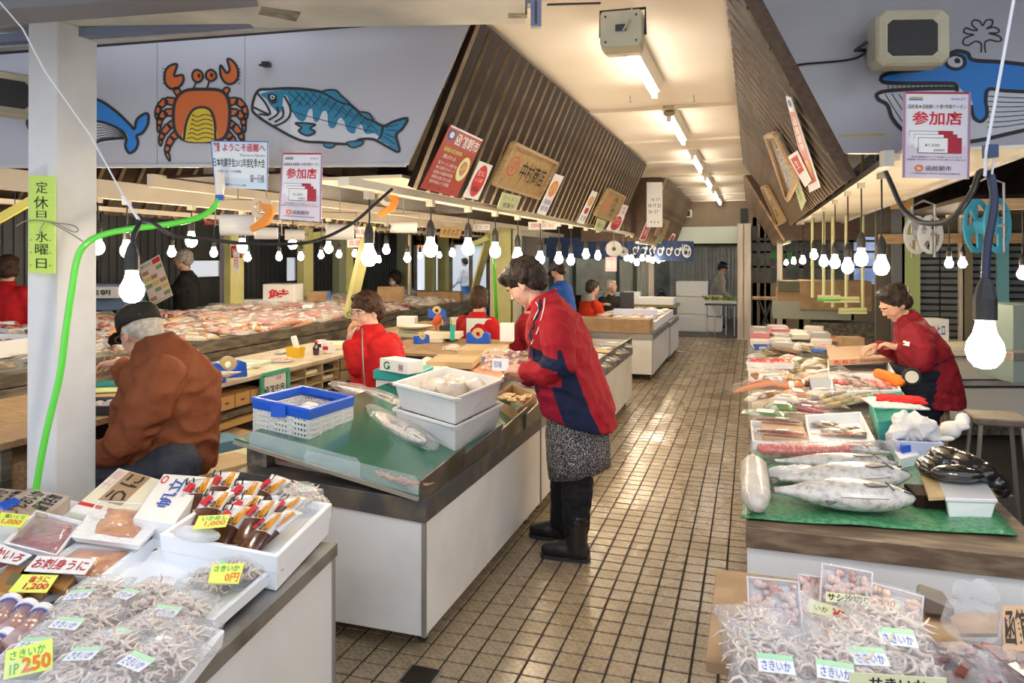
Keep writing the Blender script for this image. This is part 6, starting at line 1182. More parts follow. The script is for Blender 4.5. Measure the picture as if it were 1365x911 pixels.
for k, (u, v, w_, h_) in enumerate(((922, 425, .62, .35), (922, 403, .62, .35), (922, 385, .62, .3), (942, 420, .6, .3), (943, 402, .55, .4))):
    p = YP(u, v, 15.6); fbox(['bottom foam box of the tall white stack in the doorway', 'middle foam box of the tall white stack in the doorway', 'top foam box of the tall white stack in the doorway', 'low foam box beside the tall white stack', 'upper foam box of the shorter white stack'][k], (p.x, 15.7 + .02 * k, [.0, .36, .72, .0, .32][k] + .012), w_, .5, h_, 0, grp='foam boxes in the doorway')
pt2 = thing('plant_table', 'thin legged table of green vegetables in the doorway', 'table', YP(960, 445, 14.75)); yv = 14.9; X_ = lambda u: YP(u, 430, yv).x
ob('top', M().bb(X_(940), X_(982), 14.75, 15.3, .60, .63), BLK, pt2)
for u in (943, 953, 968, 979): ob('leg', M().tube([(X_(u), 14.8, .02), (X_(u), 14.8, .61)], .012, 6), GRT, pt2); 
for k in range(6):
    v_ = thing('vegetable_bunch', ['first', 'second', 'third', 'fourth', 'fifth', 'last'][k] + ' leafy bunch from the foam stack on the doorway table', 'vegetable', (X_(943 + k * 7), 14.95, .63), grp='vegetables in the doorway'); m = M()
    for j in range(14): a = R.uniform(0, 6.28); l_ = R.uniform(.06, .15); m.add([(0, 0, .02), (math.cos(a) * l_ * .6 - .02, math.sin(a) * l_ * .6, .05 + l_ * .5), (math.cos(a) * l_, math.sin(a) * l_, .04 + l_ * .8), (math.cos(a) * l_ * .6 + .02, math.sin(a) * l_ * .6, .06 + l_ * .5)], [(0, 1, 2, 3)])
    ob('leaves', m, mat('leaf_green', (.16, .30, .05), .5, col2=(.45, .42, .08), ns=12), v_, local=True); ob('wrapper', M().bb(-.05, .05, -.08, .06, 0, .06), THICK, v_, local=True)
# ---- behind the whale side counters
def sxw(u, Y): return YP(u, 342, Y).x
rt = thing('folding_table', 'small folding table by the gate post', 'table', (sxw(1020, 13.6), 13.6, 0)); a, b_ = sxw(1003, 13.6), sxw(1042, 13.6); ob('top', M().bb(a, b_, 13.4, 14.0, .80, .83), CARD, rt)
for s in (0, 1): ob('leg', M().beam((a + .1 + s * .3, 13.5, .80), (b_ - .1 - (1 - s) * .0, 13.9, .012), .03, .03), BLK, rt); ob('leg', M().beam((b_ - .15, 13.5 + .3 * s, .8), (a + .05, 13.6 + .3 * s, .012), .03, .03), BLK, rt)
ob('column', M().bb(sxw(1036, 12.0), sxw(1043, 12.0), 12.0, 12.1, 0, 2.0), POSTW, kind='structure')
for i, (u, v, w_, h_, mt_, l) in enumerate(((1075, 393, .8, .30, CARD, 'brown carton stacked behind the silver packs'), (1080, 412, 1.0, .3, mat('clear_sheet_box', (.34, .36, .28), .3), 'plastic wrapped crate under the brown carton'), (1072, 376, .7, .18, mat('dark_olive', (.12, .12, .07), .6), 'olive bundle on top of the brown carton'), (1110, 400, .9, .5, CARD, 'wide brown carton behind the hanging yellow rack'))):
    p = YP(u, v + 12, 11.2); pbx(['storage_box', 'wrapped_crate', 'bundle', 'storage_box'][i], l, ['box', 'crate', 'bundle', 'box'][i], p, (w_, .5 + .05 * i, h_ * .8), 0, mt_)
pbx('storage_rack', 'dark low rack under the brown cartons behind the silver packs', 'rack', (1.75, 11.2, 0), (1.9, .5, .64), 0, WOODG)
rk = thing('hanging_rack', 'pale yellow pipe rack hanging behind the silver packs', 'rack', YP(1110, 400, 8.5)); PYL = mat('pale_yellow_pipe', (.62, .62, .32), .4)
for u, v0, v1 in ((1083, 352, 397), (1098, 352, 397), (1110, 352, 410), (1128, 352, 410), (1150, 352, 412)): ob('pipe', M().tube([YP(u, v0 - 150, 8.5), YP(u, v1, 8.5)], .018, 6), PYL, rk)
for (u0, u1, v) in ((1090, 1120, 396), (1098, 1145, 398), (1118, 1155, 413)): ob('bar', M().tube([YP(u0, v, 8.5), YP(u1, v, 8.5)], .022, 6), PYL, rk); ob('shelf', M().beam(YP(u0, v + 4, 8.5), YP(u1, v + 4, 8.5), .1, .02), MT['green_awning'] if v < 398 else PYL, rk)
ds = thing('white_desk', 'white desk with drawers behind the wooden stool', 'desk', P(1310, 560, 6.2)); pz = lambda u, v, z=6.2: P(u, v, z); a = pz(1262, 500); b_ = pz(1420, 500)
dm = lambda v0, v1, o=0, d=.5: M().prism([up(pz(1262, v1), pz(1262, v1).z) - fwd * o, pz(1420, v1) - fwd * o, pz(1420, v0) - fwd * o, pz(1262, v0) - fwd * o], fwd * d)
ob('top', dm(466, 474, .04, .6), mat('desk_white', (.82, .79, .70), .5), ds); ob('drawer', dm(476, 506), MT['desk_white'], ds, bev=.004); ob('drawer', dm(508, 514, .02), GRT, ds); ob('panel', dm(518, 560), MT['desk_white'], ds, bev=.004); ob('leg', M().beam(pz(1345, 474), pz(1345, 700), .05, .05), GRT, ds); ob('lower_panel', dm(562, 700, -.2, .3), WOODG, ds)
pbx('lettered_carton', 'white carton with blue lettering on the desk behind the woman', 'box', pz(1262, 458) + fwd * .25, (.22, .2, .19), AL, WHP, 'アルヒロ', BLU); pbx('blue_case', 'small blue case behind the biggest bulb', 'case', pz(1343, 466) + fwd * .2, (.07, .1, .08), AL, PBu); pbx('desk_box', 'cream box under the lettered carton', 'box', pz(1282, 466) + fwd * .2, (.26, .2, .05), AL, CREAM); pbx('plastic_bin', 'pale green translucent bin at the frame edge', 'bin', P(1362, 505, 5.4), (.4, .4, .55), AL, mat('frosted_green', (.28, .36, .33), .3)); pbx('foil_pack', 'silver foil pack at the frame edge beside the desk', 'package', P(1362, 480, 4.3), (.2, .14, .05), AL, mat('foil', (.5, .45, .4), .3, .8))
so = thing('stool', 'worn wooden stool with steel legs in front of the white desk', 'stool', P(1327, 690, 3.6)); sw = mat('stool_seat', (.20, .15, .11), .45, col2=(.10, .07, .05), ns=6); sc0 = P(1328, 558, 3.6); ob('seat', M().loft([[sc0 + V((x * .115, y_ * .11, -.018)) for x, y_ in ((-1, -.9), (-.9, -1), (.9, -1), (1, -.9), (1, .9), (.9, 1), (-.9, 1), (-1, .9))], [sc0 + V((x * .12, y_ * .115, .018)) for x, y_ in ((-1, -.9), (-.9, -1), (.9, -1), (1, -.9), (1, .9), (.9, 1), (-.9, 1), (-1, .9))]]), sw, so, bev=.008, seg=2)
for x in (-1, 1):
    for y_ in (-1, 1): ob('leg', M().tube([sc0 + V((x * .085, y_ * .08, -.02)), V((sc0.x + x * .15, sc0.y + y_ * .13, .0))], .011, 8), mat('stool_steel', (.4, .36, .3), .35, .8), so)
tn = pbx('biscuit_tin', 'shiny square tin standing on the floor under the stool', 'tin', P(1312, 640, 4.1) , (.22, .2, .24), .4, mat('tin', (.55, .5, .42), .2, .9)); tn.location.z = 0.0
# ================================================================ whale side counter goods
HT = .636
gm = [G(988, 694, HT), G(1357, 718, HT), G(1264, 604, HT), G(1002, 600, HT)]
gmt = M(); n1, n2 = 30, 20
gmt.add([(lambda p: p + V((0, 0, .008 + .006 * noise.noise(p * 7))))(bil(gm, i / n1, j / n2)) for j in range(n2 + 1) for i in range(n1 + 1)], [(j * (n1 + 1) + i, j * (n1 + 1) + i + 1, (j + 1) * (n1 + 1) + i + 1, (j + 1) * (n1 + 1) + i) for j in range(n2) for i in range(n1)])
MG = mat('green_netting', (.03, .20, .07), .35, col2=(.10, .34, .16), ns=60, nd=1, bump=.6, bs=170, coat=.3)
ob('green_mat', gmt, MG, lab='green netting mat under the large whole salmon', cat='mat', smooth=True, solid=.004)
fish('large whole salmon nearest the front edge of the green mat'.replace('nearest', 'lying along'), G(1220, 684, .655), G(1032, 672, .655), .088); fish('large whole salmon behind the front one, head over the mat', G(1214, 650, .675), G(1038, 655, .66), .085); fish('slim whole salmon below the red fillets', G(1197, 628, .67), G(1034, 625, .66), .058)
# red fillet in bag with its head
rf = thing('salmon_fillet', 'long red salmon fillet in clear wrap above the whole salmon', 'fish', G(1080, 608, .66)); a, b_ = G(1012, 605, .67), G(1160, 604, .67); d = b_ - a; m = M(); n = 14; sd = V((-d.y, d.x, 0)).normalized()
m.loft([[a + d * k / n + sd * x * .055 * (.35 + .65 * math.sin(math.pi * min(1, .15 + k / n * .75))) + V((0, 0, .004 + z * .04)) for x, z in ((-1, 0), (-.7, .8), (0, 1), (.7, .75), (1, 0))] for k in range(n + 1)]); ob('fillet', m, mat('red_fillet', (.62, .075, .04), .3, col2=(.80, .42, .34), ns=16, nc=.6, stretch=(4, 1, 4), coat=.6, bump=.2, bs=40), rf, smooth=True)
m = M(); m.loft([[a + d * (-.06 + 1.3 * k / n) + sd * x * .075 * (.5 + .5 * math.sin(math.pi * k / n)) + V((0, 0, .003 + z * .055)) + wavy(V((k * .8, x * 3, 0)), 1, .006) for x, z in ((-1, 0), (-.7, .8), (0, 1), (.7, .8), (1, 0))] for k in range(n + 1)]); ob('plastic_wrap', m, BAGF, rf, smooth=True)
q = [a + sd * .085 + V((0, 0, .068)), a + d * 1.02 + sd * .085 + V((0, 0, .068)), a + d * 1.02 + sd * .05 + V((0, 0, .064)), a + sd * .05 + V((0, 0, .064))]; m = M(); qtext(m, q, '北海道産 新巻鮭 特選', (.2, .1, .9, .9), 0, .003); ob('print', m, RED, rf)
fish('salmon head and pale body at the end of the red fillet', G(1190, 610, .67), G(1010, 596, .655), .04)
m = M(); a, b_ = G(1009, 684, .68), G(1004, 622, .67); d = b_ - a; n = 12; m.loft([[a + d * (k / n) + V((math.cos(6.283 * j / 14) * .052 * e, 0, .02 + math.sin(6.283 * j / 14) * .05 * e)) + wavy(V((k * .5, j * .6, 2)), 1.5, .006) for j in range(14)] for k, e in ((k, math.sin(math.pi * min(.5, .12 + k * .13)) * (1 if k < n - 1 else .6)) for k in range(n + 1))]); ob('wrapped_parcel', m, mat('white_wrap', (.62, .60, .56), .4, col2=(.52, .48, .42), ns=9, bump=1.0, bs=22, coat=.2), lab='parcel rolled in white plastic at the corner of the green mat', cat='parcel', smooth=True)
m = M(); c0 = G(1050, 640, .66)
for k in range(3): m.sph(c0 + V((-.02 + .05 * k, .02 * k, .02)), (.055, .06, .03), 12, 8)
for i in range(len(m.v)): m.v[i] += wavy(m.v[i], 20, .018)
ob('crumpled_bag', m, THICK, lab='crumpled clear bag between the parcel and the salmon tails', cat='bag', smooth=True)
for i, (c_, t_) in enumerate(((G(1094, 632, .72), '一〇〇〇円'), (G(1100, 654, .725), '一六〇円'))): card(['orange price slip lying on the slim salmon', 'orange price slip on the large front salmon'][i], hq(c_, .115, .03, -.25 + .15 * i, .5), [('t', t_, (.08, .15, .9, .85), RED, .02)], mat('orange_slip', (.68, .34, .12), .6))
# foam boxes
def fb_px(lab, Fp, Lp, Rp, h, hb=.07, cont=None, grp=None):
    qq = q4(Fp, Lp, Rp, h + hb); qq = [p - V((0, 0, hb)) for p in qq]; t = thing('foam_box', lab, 'box', sum(qq, V()) / 4, grp=grp); qopen('shell', None, None, qq, hb, .014, FOAM, .004, par=t)
    return t, qq
t1, q1 = fb_px('foam box of small brown fish packs behind the salmon', (1079, 593), (1073, 553), (1167, 587), HT)
t2, q2 = fb_px('foam box holding the tan carton and dark red packs', (1003, 588), (1000, 560), (1078, 596), HT, .05); cq_ = shrink(q2, .82); ob('carton', qbox([p + V((.03, 0, 0)) for p in cq_], .05, .015), mat('tan_carton', (.56, .38, .24), .6), t2)
for k, (u, v) in enumerate(((1100, 566), (1112, 576), (1130, 572), (1146, 578))): put('pouch', G(u, v, HT + .03), '%s small brown fish pack in the foam box behind the salmon' % ORD[k], 'brown fish packs in the foam box', 1.4 + k * .2, .8, None, (.22, .13, .07))
for k, (u, v) in enumerate(((1040, 578), (1037, 562))): put('fillet', G(u, v, HT + .075), ['dark red fillet pack on the tan carton, front one', 'dark red fillet pack on the tan carton, back one'][k], None, 1.5, .62, None, (.20, .025, .02))
def at(key, u, v, h, lab, rz=0, sc=1, col=None, grp=None, rot=None): return put(key, G(u, v, h), lab, grp, rz, (sc, sc, sc * (1.1 if key == 'bottle' else 2.2)) if not isinstance(sc, tuple) else sc, rot, col)
at('pouch', 1020, 553, .70, 'green and white leafy pouch hanging over the counter edge', 1.45, (1.3, 1.5, 1.2), (.12, .22, .07)); at('pouch', 1040, 547, .70, 'second green pouch behind the dark red packs', 1.5, 1.1, (.15, .25, .07))
for k, (u, v) in enumerate(((1066, 541), (1072, 550), (1080, 545))): at('fillet', u, v, .69, '%s purple red slim pack beside the green pouch' % ORD[k], 1.2, .6, (.35, .06, .08), 'purple red slim packs')
i = 0
items = [(1010, 533, 'pouch', 3), (1028, 530, 'pouch', 4), (1048, 536, 'pouch', 3), (1008, 520, 'fillet', 5), (1022, 515, 'fillet', 5), (1012, 508, 'bottle', 4), (1028, 507, 'pouch', 0), (1038, 511, 'bottle', 1), (1055, 520, 'bottle', 5), (1068, 515, 'bottle', 4), (1062, 528, 'pouch', 5), (1010, 496, 'pouch', 3), (1030, 497, 'tray', 0), (1050, 505, 'pouch', 7), (1045, 493, 'pouch', 3), (1070, 498, 'dried', 7), (1083, 503, 'pouch', 5), (1078, 487, 'pouch', 3), (1008, 478, 'pouch', 6), (1025, 472, 'dried', 7), (1045, 470, 'dried', 4), (1060, 473, 'dried', 7), (1072, 466, 'pouch', 6), (1088, 470, 'dried', 7), (1063, 484, 'pouch', 8), (1090, 485, 'pouch', 7), (1048, 480, 'pouch', 1), (1092, 492, 'pouch', 3), (1096, 508, 'fillet', 3), (1100, 538, 'dried', 7), (1120, 530, 'dried', 7), (1138, 524, 'dried', 3), (1095, 527, 'pouch', 3), (1112, 545, 'pouch', 3), (1140, 536, 'dried', 7), (1150, 515, 'dried', 3)]
for u, v, k, p in items:
    nm, c_ = PAL[p]; noun = {'dried': 'dried fish bundle', 'pouch': 'food pouch', 'bottle': 'sausage shaped packet', 'tray': 'tray pack', 'fillet': 'fillet pack'}[k]
    at(k, u, v, .66 + .025 * (i % 3), '%s %s in whale side pile, %s from the green pouch' % (nm, noun, (ORD + ['later ' + o for o in ORD])[i]), R.uniform(.6, 2.2), R.uniform(.75, 1.1), c_, 'packs piled on the whale side counter', (R.uniform(-.35, .35), R.uniform(-.3, .3), R.uniform(.6, 2.2))); i += 1
pt3 = thing('purple_tray', 'purple tray with a grey cloth among the piled packs', 'tray', G(1096, 533, .66)); qq = q4((1082, 534), (1078, 514), (1115, 530), .66); qopen('shell', None, None, qq, .05, .006, mat('purple', (.10, .04, .28), .4), .004, par=pt3); ob('cloth', qbox(inset(qq, .01), .045, .008), mat('grey_blue_cloth', (.40, .45, .52), .8), pt3)
t3, q3 = fb_px('foam box of red roe sacs before the lettered wooden box', (1108, 522), (1108, 500), (1202, 520), .68, .06); m = M(); c0 = sum(q3, V()) / 4
for k in range(30): m.sph(c0 + V((R.uniform(-.19, .19), R.uniform(-.07, .07), .055)), (.035, .022, .018), 8, 5, rot=Euler((0, 0, R.uniform(0, 3))).to_matrix())
ob('roe', m, mat('pink_roe', (.66, .14, .12), .25, col2=(.80, .40, .34), ns=20, coat=.6), t3, smooth=True)['kind'] = 'stuff'
t4, q5 = fb_px('long foam box under the lettered wooden box', (1104, 500), (1103, 478), (1194, 498), .68, .07)
wb = thing('wooden_roe_box', 'pale wooden box with red brushed letters on the foam box', 'box', G(1145, 488, .75)); qq = q4((1106, 488), (1102, 470), (1188, 484), .75); ob('body', qbox(qq, .045), mat('pinkish_wood', (.60, .40, .26), .55), wb, bev=.002); sq = [qq[0] + V((0, -.001, .045)), qq[1] + V((0, -.001, .045)), qq[1] + V((0, -.001, 0)), qq[0] + V((0, -.001, 0))]; m = M(); qtext(m, sq, 'たらこ', (.06, .15, .42, .85), 0, .002, .04); qtext(m, sq, '北海道 函館 特産品', (.48, .35, .95, .6), 1, .002); ob('lettering', m, [RED, INK], wb)
t5, _ = fb_px('foam box of red crab meat at the counter edge', (998, 500), (997, 484), (1052, 498), .66, .06); at('tray', 1015, 490, .73, 'red crab meat pack in the foam box at the counter edge', 1.5, 1.1, (.6, .05, .04)); at('tray', 1038, 490, .73, 'second red crab meat pack in the foam box', 1.6, 1.1, (.6, .06, .04))
pbx('blue_bag', 'bright blue pouch on the packs behind the lettered box', 'bag', G(1092, 470, .72), (.06, .14, .03), .9, mat('sky_blue_bag', (.06, .16, .50), .35)); pbx('orange_slab', 'long orange salmon slab behind the pile', 'fish', G(1112, 455, .72), (.42, .08, .04), .15, mat('orange_slab', (.72, .30, .10), .4))
m = M(); a, b_ = G(1167, 497, .77), G(1204, 510, .77); m.tube([a, a + (b_ - a) * .1, a + (b_ - a) * .5, b_ - (b_ - a) * .1, b_], [.01, .034, .038, .036, .012], 12); ob('orange_sponge', m, mat('sponge_orange', (.85, .20, .01), .7), lab='bright orange rolled sponge beside the woman in maroon', cat='sponge', smooth=True)
cl = thing('tongs_clock', 'round black and cream dial scale by the orange sponge', 'scale', G(1215, 512, .76)); ob('dial', M().lathe([(.05, -.01), (.055, 0), (.05, .012)], (0, 0, .045), 20, axis='y'), BLK, cl, local=True); ob('face', M().lathe([(.038, -.013), (.038, -.011)], (0, 0, .045), 20, axis='y'), CREAM, cl, local=True)
# turquoise container, towels
tq_ = q4((1170, 592), (1156, 552), (1226, 586), .66); tc_ = thing('turquoise_container', 'turquoise plastic container under the red and white towels', 'container', sum(tq_, V()) / 4); qopen('shell', None, None, tq_, .11, .01, mat('turquoise', (.10, .50, .40), .35), .012, par=tc_, lip=.008)
def cloth(name, lab, c, w_, l_, rz, mt, z0, amp=.02, sag=.3, sc=9, folds=0):
    m = M(); n = 26; rr = Matrix.Rotation(rz, 3, 'Z'); vs = []
    for j in range(n + 1):
        for i in range(n + 1):
            a, b = i / n - .5, j / n - .5; e = max(abs(a), abs(b)) * 2; p = V((a * w_, b * l_, 0)); nn = noise.noise(V((a * sc, b * sc, z0 * 7))) + .5 * noise.noise(V((a * sc * 2.3, b * sc * 2.3, 3)))
            vs.append(rr @ (p * (1 + .08 * nn)) + V(c) + V((0, 0, z0 + amp * nn - sag * max(0, e - .62) ** 1.5 * .3)))
    m.add(vs, [(j * (n + 1) + i, j * (n + 1) + i + 1, (j + 1) * (n + 1) + i + 1, (j + 1) * (n + 1) + i) for j in range(n) for i in range(n)]); return ob(name, m, mt, lab=lab, cat='cloth', smooth=True, solid=.008)
cc = sum(tq_, V()) / 4 + V((0, 0, .12)); cloth('white_towel', 'folded white towel under the red towel', cc + V((.02, .02, .01)), .26, .24, .1, mat('towel_white', (.78, .76, .72), .9, bump=.2, bs=150), 0, .006, .3); cloth('red_towel', 'bright red towel on the turquoise container', cc + V((.05, .03, .022)), .23, .17, -.1, mat('towel_red', (.62, .01, .012), .9, bump=.2, bs=150), 0.004, .006, .2)
def blob(name, lab, cat, parts, mt, amp=.01, fs=20, vox=.006, grp=None, sm=1):
    m = M()
    for c, r in parts: m.sph(c, r, 12, 8)
    for i in range(len(m.v)): m.v[i] += wavy(m.v[i], fs, amp)
    o = ob(name, m, mt, lab=lab, cat=cat, smooth=True, grp=grp); x = o.modifiers.new('r', 'REMESH'); x.mode = 'VOXEL'; x.voxel_size = vox; x.use_smooth_shade = True; s_ = o.modifiers.new('s', 'SMOOTH'); s_.iterations = sm; return o
g_ = lambda u, v, h: G(u, v, h)
blob('white_towel', 'bunched white towel draped over the pale lilac tub', 'cloth', [(g_(1198, 577, .75), (.05, .05, .045)), (g_(1215, 566, .78), (.06, .05, .05)), (g_(1232, 572, .77), (.055, .06, .055)), (g_(1205, 562, .79), (.045, .06, .04)), (g_(1242, 580, .74), (.04, .05, .04)), (g_(1220, 582, .73), (.06, .03, .03))], MT['towel_white'], .03, 34)
blob('bucket_hat', 'white cotton hat at the end of the bunched towel', 'hat', [(g_(1266, 574, .75), (.045, .06, .04)), (g_(1274, 568, .765), (.06, .075, .018)), (g_(1284, 560, .785), (.03, .06, .035)), (g_(1256, 584, .735), (.05, .03, .012))], MT['towel_white'], .008, 14)
lt = fbox('pale lilac tub under the bunched white towel', g_(1218, 606, .655), .20, .16, .075, .1, name='tub', grp=None, mt=mat('lilac_tub', (.55, .58, .74), .4)); bw = thing('foam_box', 'small foam box with a blue lid before the lilac tub', 'box', g_(1197, 618, .64)); qq = q4((1200, 626), (1177, 590), (1226, 620), .64); ob('shell', qbox(qq, .045), FOAM, bw, bev=.003); ob('lid', qbox(shrink([p + V((.01, .02, 0)) for p in qq], .75), .03, .045), PBu, bw)
qq = q4((1238, 668), (1222, 622), (1316, 664), .70); ob('cardboard_sheet', qbox(qq, .012), mat('stained_card', (.50, .36, .18), .7, col2=(.36, .24, .11), ns=6), lab='stained cardboard sheet under the black bag', cat='cardboard'); pbx('wood_block', 'dark wooden block under the cardboard sheet', 'block', g_(1236, 672, .64), (.12, .14, .05), .1, DWOOD)
qq = q4((1262, 692), (1252, 668), (1328, 694), .64); wt = thing('lidded_tub', 'white lidded tub at the corner of the green mat', 'tub', sum(qq, V()) / 4); ob('body', M().loft([inset(qq, .012), [p + V((0, 0, .06)) for p in qq]]), FT_, wt, bev=.004); ob('lid', qbox(shrink(qq, 1.06), .014, .06), mat('clear_lid', (.70, .70, .70), .2, coat=.5), wt, bev=.003)
blob('black_bag', 'glossy black bag folded over the cardboard sheet', 'bag', [(g_(1240, 622, .74), (.055, .10, .035)), (g_(1262, 610, .77), (.07, .10, .04)), (g_(1285, 618, .765), (.07, .09, .04)), (g_(1308, 628, .75), (.05, .08, .035)), (g_(1275, 632, .75), (.09, .05, .03)), (g_(1325, 640, .72), (.04, .07, .03)), (g_(1335, 650, .69), (.03, .06, .04))], mat('black_vinyl', (.012, .011, .010), .22, bump=.35, bs=18, coat=.8), .006, 12)
# silver packs on the far counter, whale side
i = 0
for yy in (7.1, 7.4, 7.7, 8.0, 8.3):
    for x in (.08, .26, .44, .62): nm, c_ = PAL[[3, 6, 3, 9, 3][i % 5]]; put('carton' if i % 3 else 'tray', (x, yy, .71 + .02 * (i % 2) + .04 * (yy > 7.6)), '%s pack, row %s of the silver packs past the roe, %s from the aisle' % (nm, ORD[i // 4], ORD[i % 4]), 'silver packs on whale side', R.uniform(-.2, .2), 1.15, None, c_); i += 1
pbx('blue_white_box', 'blue edged box at the near corner of the silver packs', 'box', (.12, 7.02, .705), (.2, .07, .05), .25, BLU, '函館', WHP); pbx('paper_bag', 'brown paper bag beside the silver packs', 'bag', (.85, 7.3, .60), (.2, .15, .22), .2, CARD)
# ================================================================ tray display by the column (street end)
HD = .602
def tray_px(lab, cs, h, cont, hb=.022, grp=None):
    """cs: F, R, B, L rim corners in px"""
    q = [G(u, v, h + hb) - V((0, 0, hb)) for u, v in cs]; t = thing('foam_tray', lab, 'tray', sum(q, V()) / 4, grp=grp); qopen('shell', None, None, q, hb, .008, FOAM, .012, par=t, bev=.002); c = sum(q, V()) / 4
    if cont:
        m = M(); m.loft([[c + (p - c) * s + V((0, 0, z)) + wavy(p * 1.0, 9, .008) for p in sum([[q[i], q[i].lerp(q[(i + 1) % 4], .33), q[i].lerp(q[(i + 1) % 4], .66)] for i in range(4)], [])] for s, z in cont[1]]); ob('sea_urchin_paste' if 'orange' in lab else 'roe', m, cont[0], t, smooth=True)
        n = 8; g = M(); g.add([bil([q[3], q[2], q[1], q[0]], i / n, j / n) + V((0, 0, hb + .012 * math.sin(math.pi * i / n) * math.sin(math.pi * j / n) + .004 * noise.noise(V((i * .9, j * .9, h * 9))))) for j in range(n + 1) for i in range(n + 1)], [(j * (n + 1) + i, (j) * (n + 1) + i + 1, (j + 1) * (n + 1) + i + 1, (j + 1) * (n + 1) + i) for j in range(n) for i in range(n)]); ob('cling_film', g, FILM, t, smooth=True)
    return t
UNI = mat('sea_urchin', (.72, .27, .03), .35, col2=(.46, .13, .015), ns=25, coat=.5, bump=.3, bs=80); DRED = mat('dark_roe', (.16, .008, .018), .25, col2=(.34, .05, .08), ns=16, coat=.7)
pbx('display_bed', 'pale bed board lifting the foam trays by the column', 'display bed', (-2.3, 1.75, HD), (1.0, .75, .02), -.1, FOAM)
tray_px('foam tray of dark red roe under cling film', [(75, 740), (113, 695), (48, 680), (3, 724)], HD + .05, (DRED, [(.86, .006), (.84, .018), (.55, .022)])); tray_px('big foam tray of orange sea urchin, back one', [(186, 727), (239, 673), (131, 667), (94, 716)], HD + .06, (UNI, [(.62, .006), (.58, .018), (.32, .026)])); tray_px('foam tray of orange sea urchin under the red lettered card', [(130, 772), (186, 730), (100, 724), (38, 762)], HD + .03, (UNI, [(.80, .006), (.76, .018), (.45, .024)]))
tray_px('foam tray of purple roe at the frame edge', [(-20, 768), (40, 742), (20, 728), (-60, 745)], HD + .03, (DRED, [(.86, .006), (.84, .016), (.5, .02)]))
Gc = lambda pts, h: [G(u, v, h) for u, v in pts]
card('white card with dark red writing over the sea urchin tray', Gc([(50, 741), (128, 746), (113, 766), (32, 761)], HD + .075), [('t', 'お刺身うに', (.05, .15, .95, .85), PRED, .02)], WHP); card('white card with dark red writing at the frame edge', Gc([(-30, 715), (43, 740), (24, 753), (-50, 740)], HD + .075), [('t', 'めかいろ', (.3, .15, .95, .85), PRED, .02)], WHP)
card('lime card marked 1,000 behind the dark red roe', Gc([(2, 683), (40, 687), (28, 703), (-8, 700)], HD + .09), [('t', '塩いくら', (.2, .1, .9, .4), INK), ('t', '1,000', (.2, .5, .9, .9), ORG, .02)]); card('lime card marked 1,200 on the brown sheets', Gc([(30, 766), (78, 767), (62, 790), (11, 789)], HD + .07), [('t', '塩うに', (.3, .1, .85, .48), RED, .02), ('t', '1,200', (.3, .52, .95, .92), RED, .03)])
card('lime card marked 250 standing on the squid bags', [P(8, 868, 1.56), P(70, 851, 1.58), P(70, 892, 1.54), P(4, 907, 1.52)], [('t', 'さきいか', (.1, .1, .85, .4), GRN), ('t', '1P', (.12, .55, .3, .9), GRN), ('t', '250', (.36, .42, .97, .92), ORG, .03)]); card('lime card on the half empty foam tray', Gc([(283, 753), (326, 751), (318, 778), (277, 777)], HD + .10), [('t', 'さきいか', (.1, .1, .9, .42), GRN, .02), ('t', '0円', (.5, .5, .95, .95), ORG, .02)]); card('lime card on the squid rice pouches', Gc([(265, 688), (307, 686), (301, 702), (257, 706)], HD + .155), [('t', 'いかめし', (.15, .08, .95, .45), GRN, .02), ('t', '1,000', (.3, .5, .95, .92), ORG, .03)])
for k in range(3):
    q = Gc([(-15 + 28 * k, 800 - 10 * k), (30 + 28 * k, 806 - 4 * k), (55 + 28 * k, 772 - 4 * k), (12 + 28 * k, 760 - 3 * k)], HD + .03); t = thing('seaweed_sheet', '%s brown sheet pack under the 1,200 card' % ORD[k], 'package', sum(q, V()) / 4, grp='brown sheet packs'); ob('sheet', qbox(q, .022), mat('brown_sheet', (.36, .15, .03), .3, col2=(.46, .22, .06), ns=8, coat=.6), t, bev=.003); ob('label', qbox(shrink(q, .4), .002, .022), mat('olive_label', (.16, .15, .06), .5), t)
for k, (a, b_) in enumerate((((-8, 838), (14, 805)), ((-2, 858), (37, 812)), ((12, 866), (58, 818)), ((-30, 880), (12, 852)))):
    p0, p1 = G(*a, HD + .05), G(*b_, HD + .05); d = (p1 - p0).normalized(); p0 = p1 - d * .17; t = thing('jar', '%s lying jar with white lid beside the squid bags' % ORD[k], 'jar', p0, grp='lying jars'); ob('glass', M().tube([p0, p1 - d * .022], .026, 16), mat('pink_jar', (.50, .33, .30), .12, col2=(.42, .22, .2), ns=12, coat=1), t, smooth=True); ob('lid', M().tube([p1 - d * .024, p1], .029, 16), FT_, t); ob('ring', M().tube([p1 - d * .034, p1 - d * .028], .0268, 16), BLU, t)
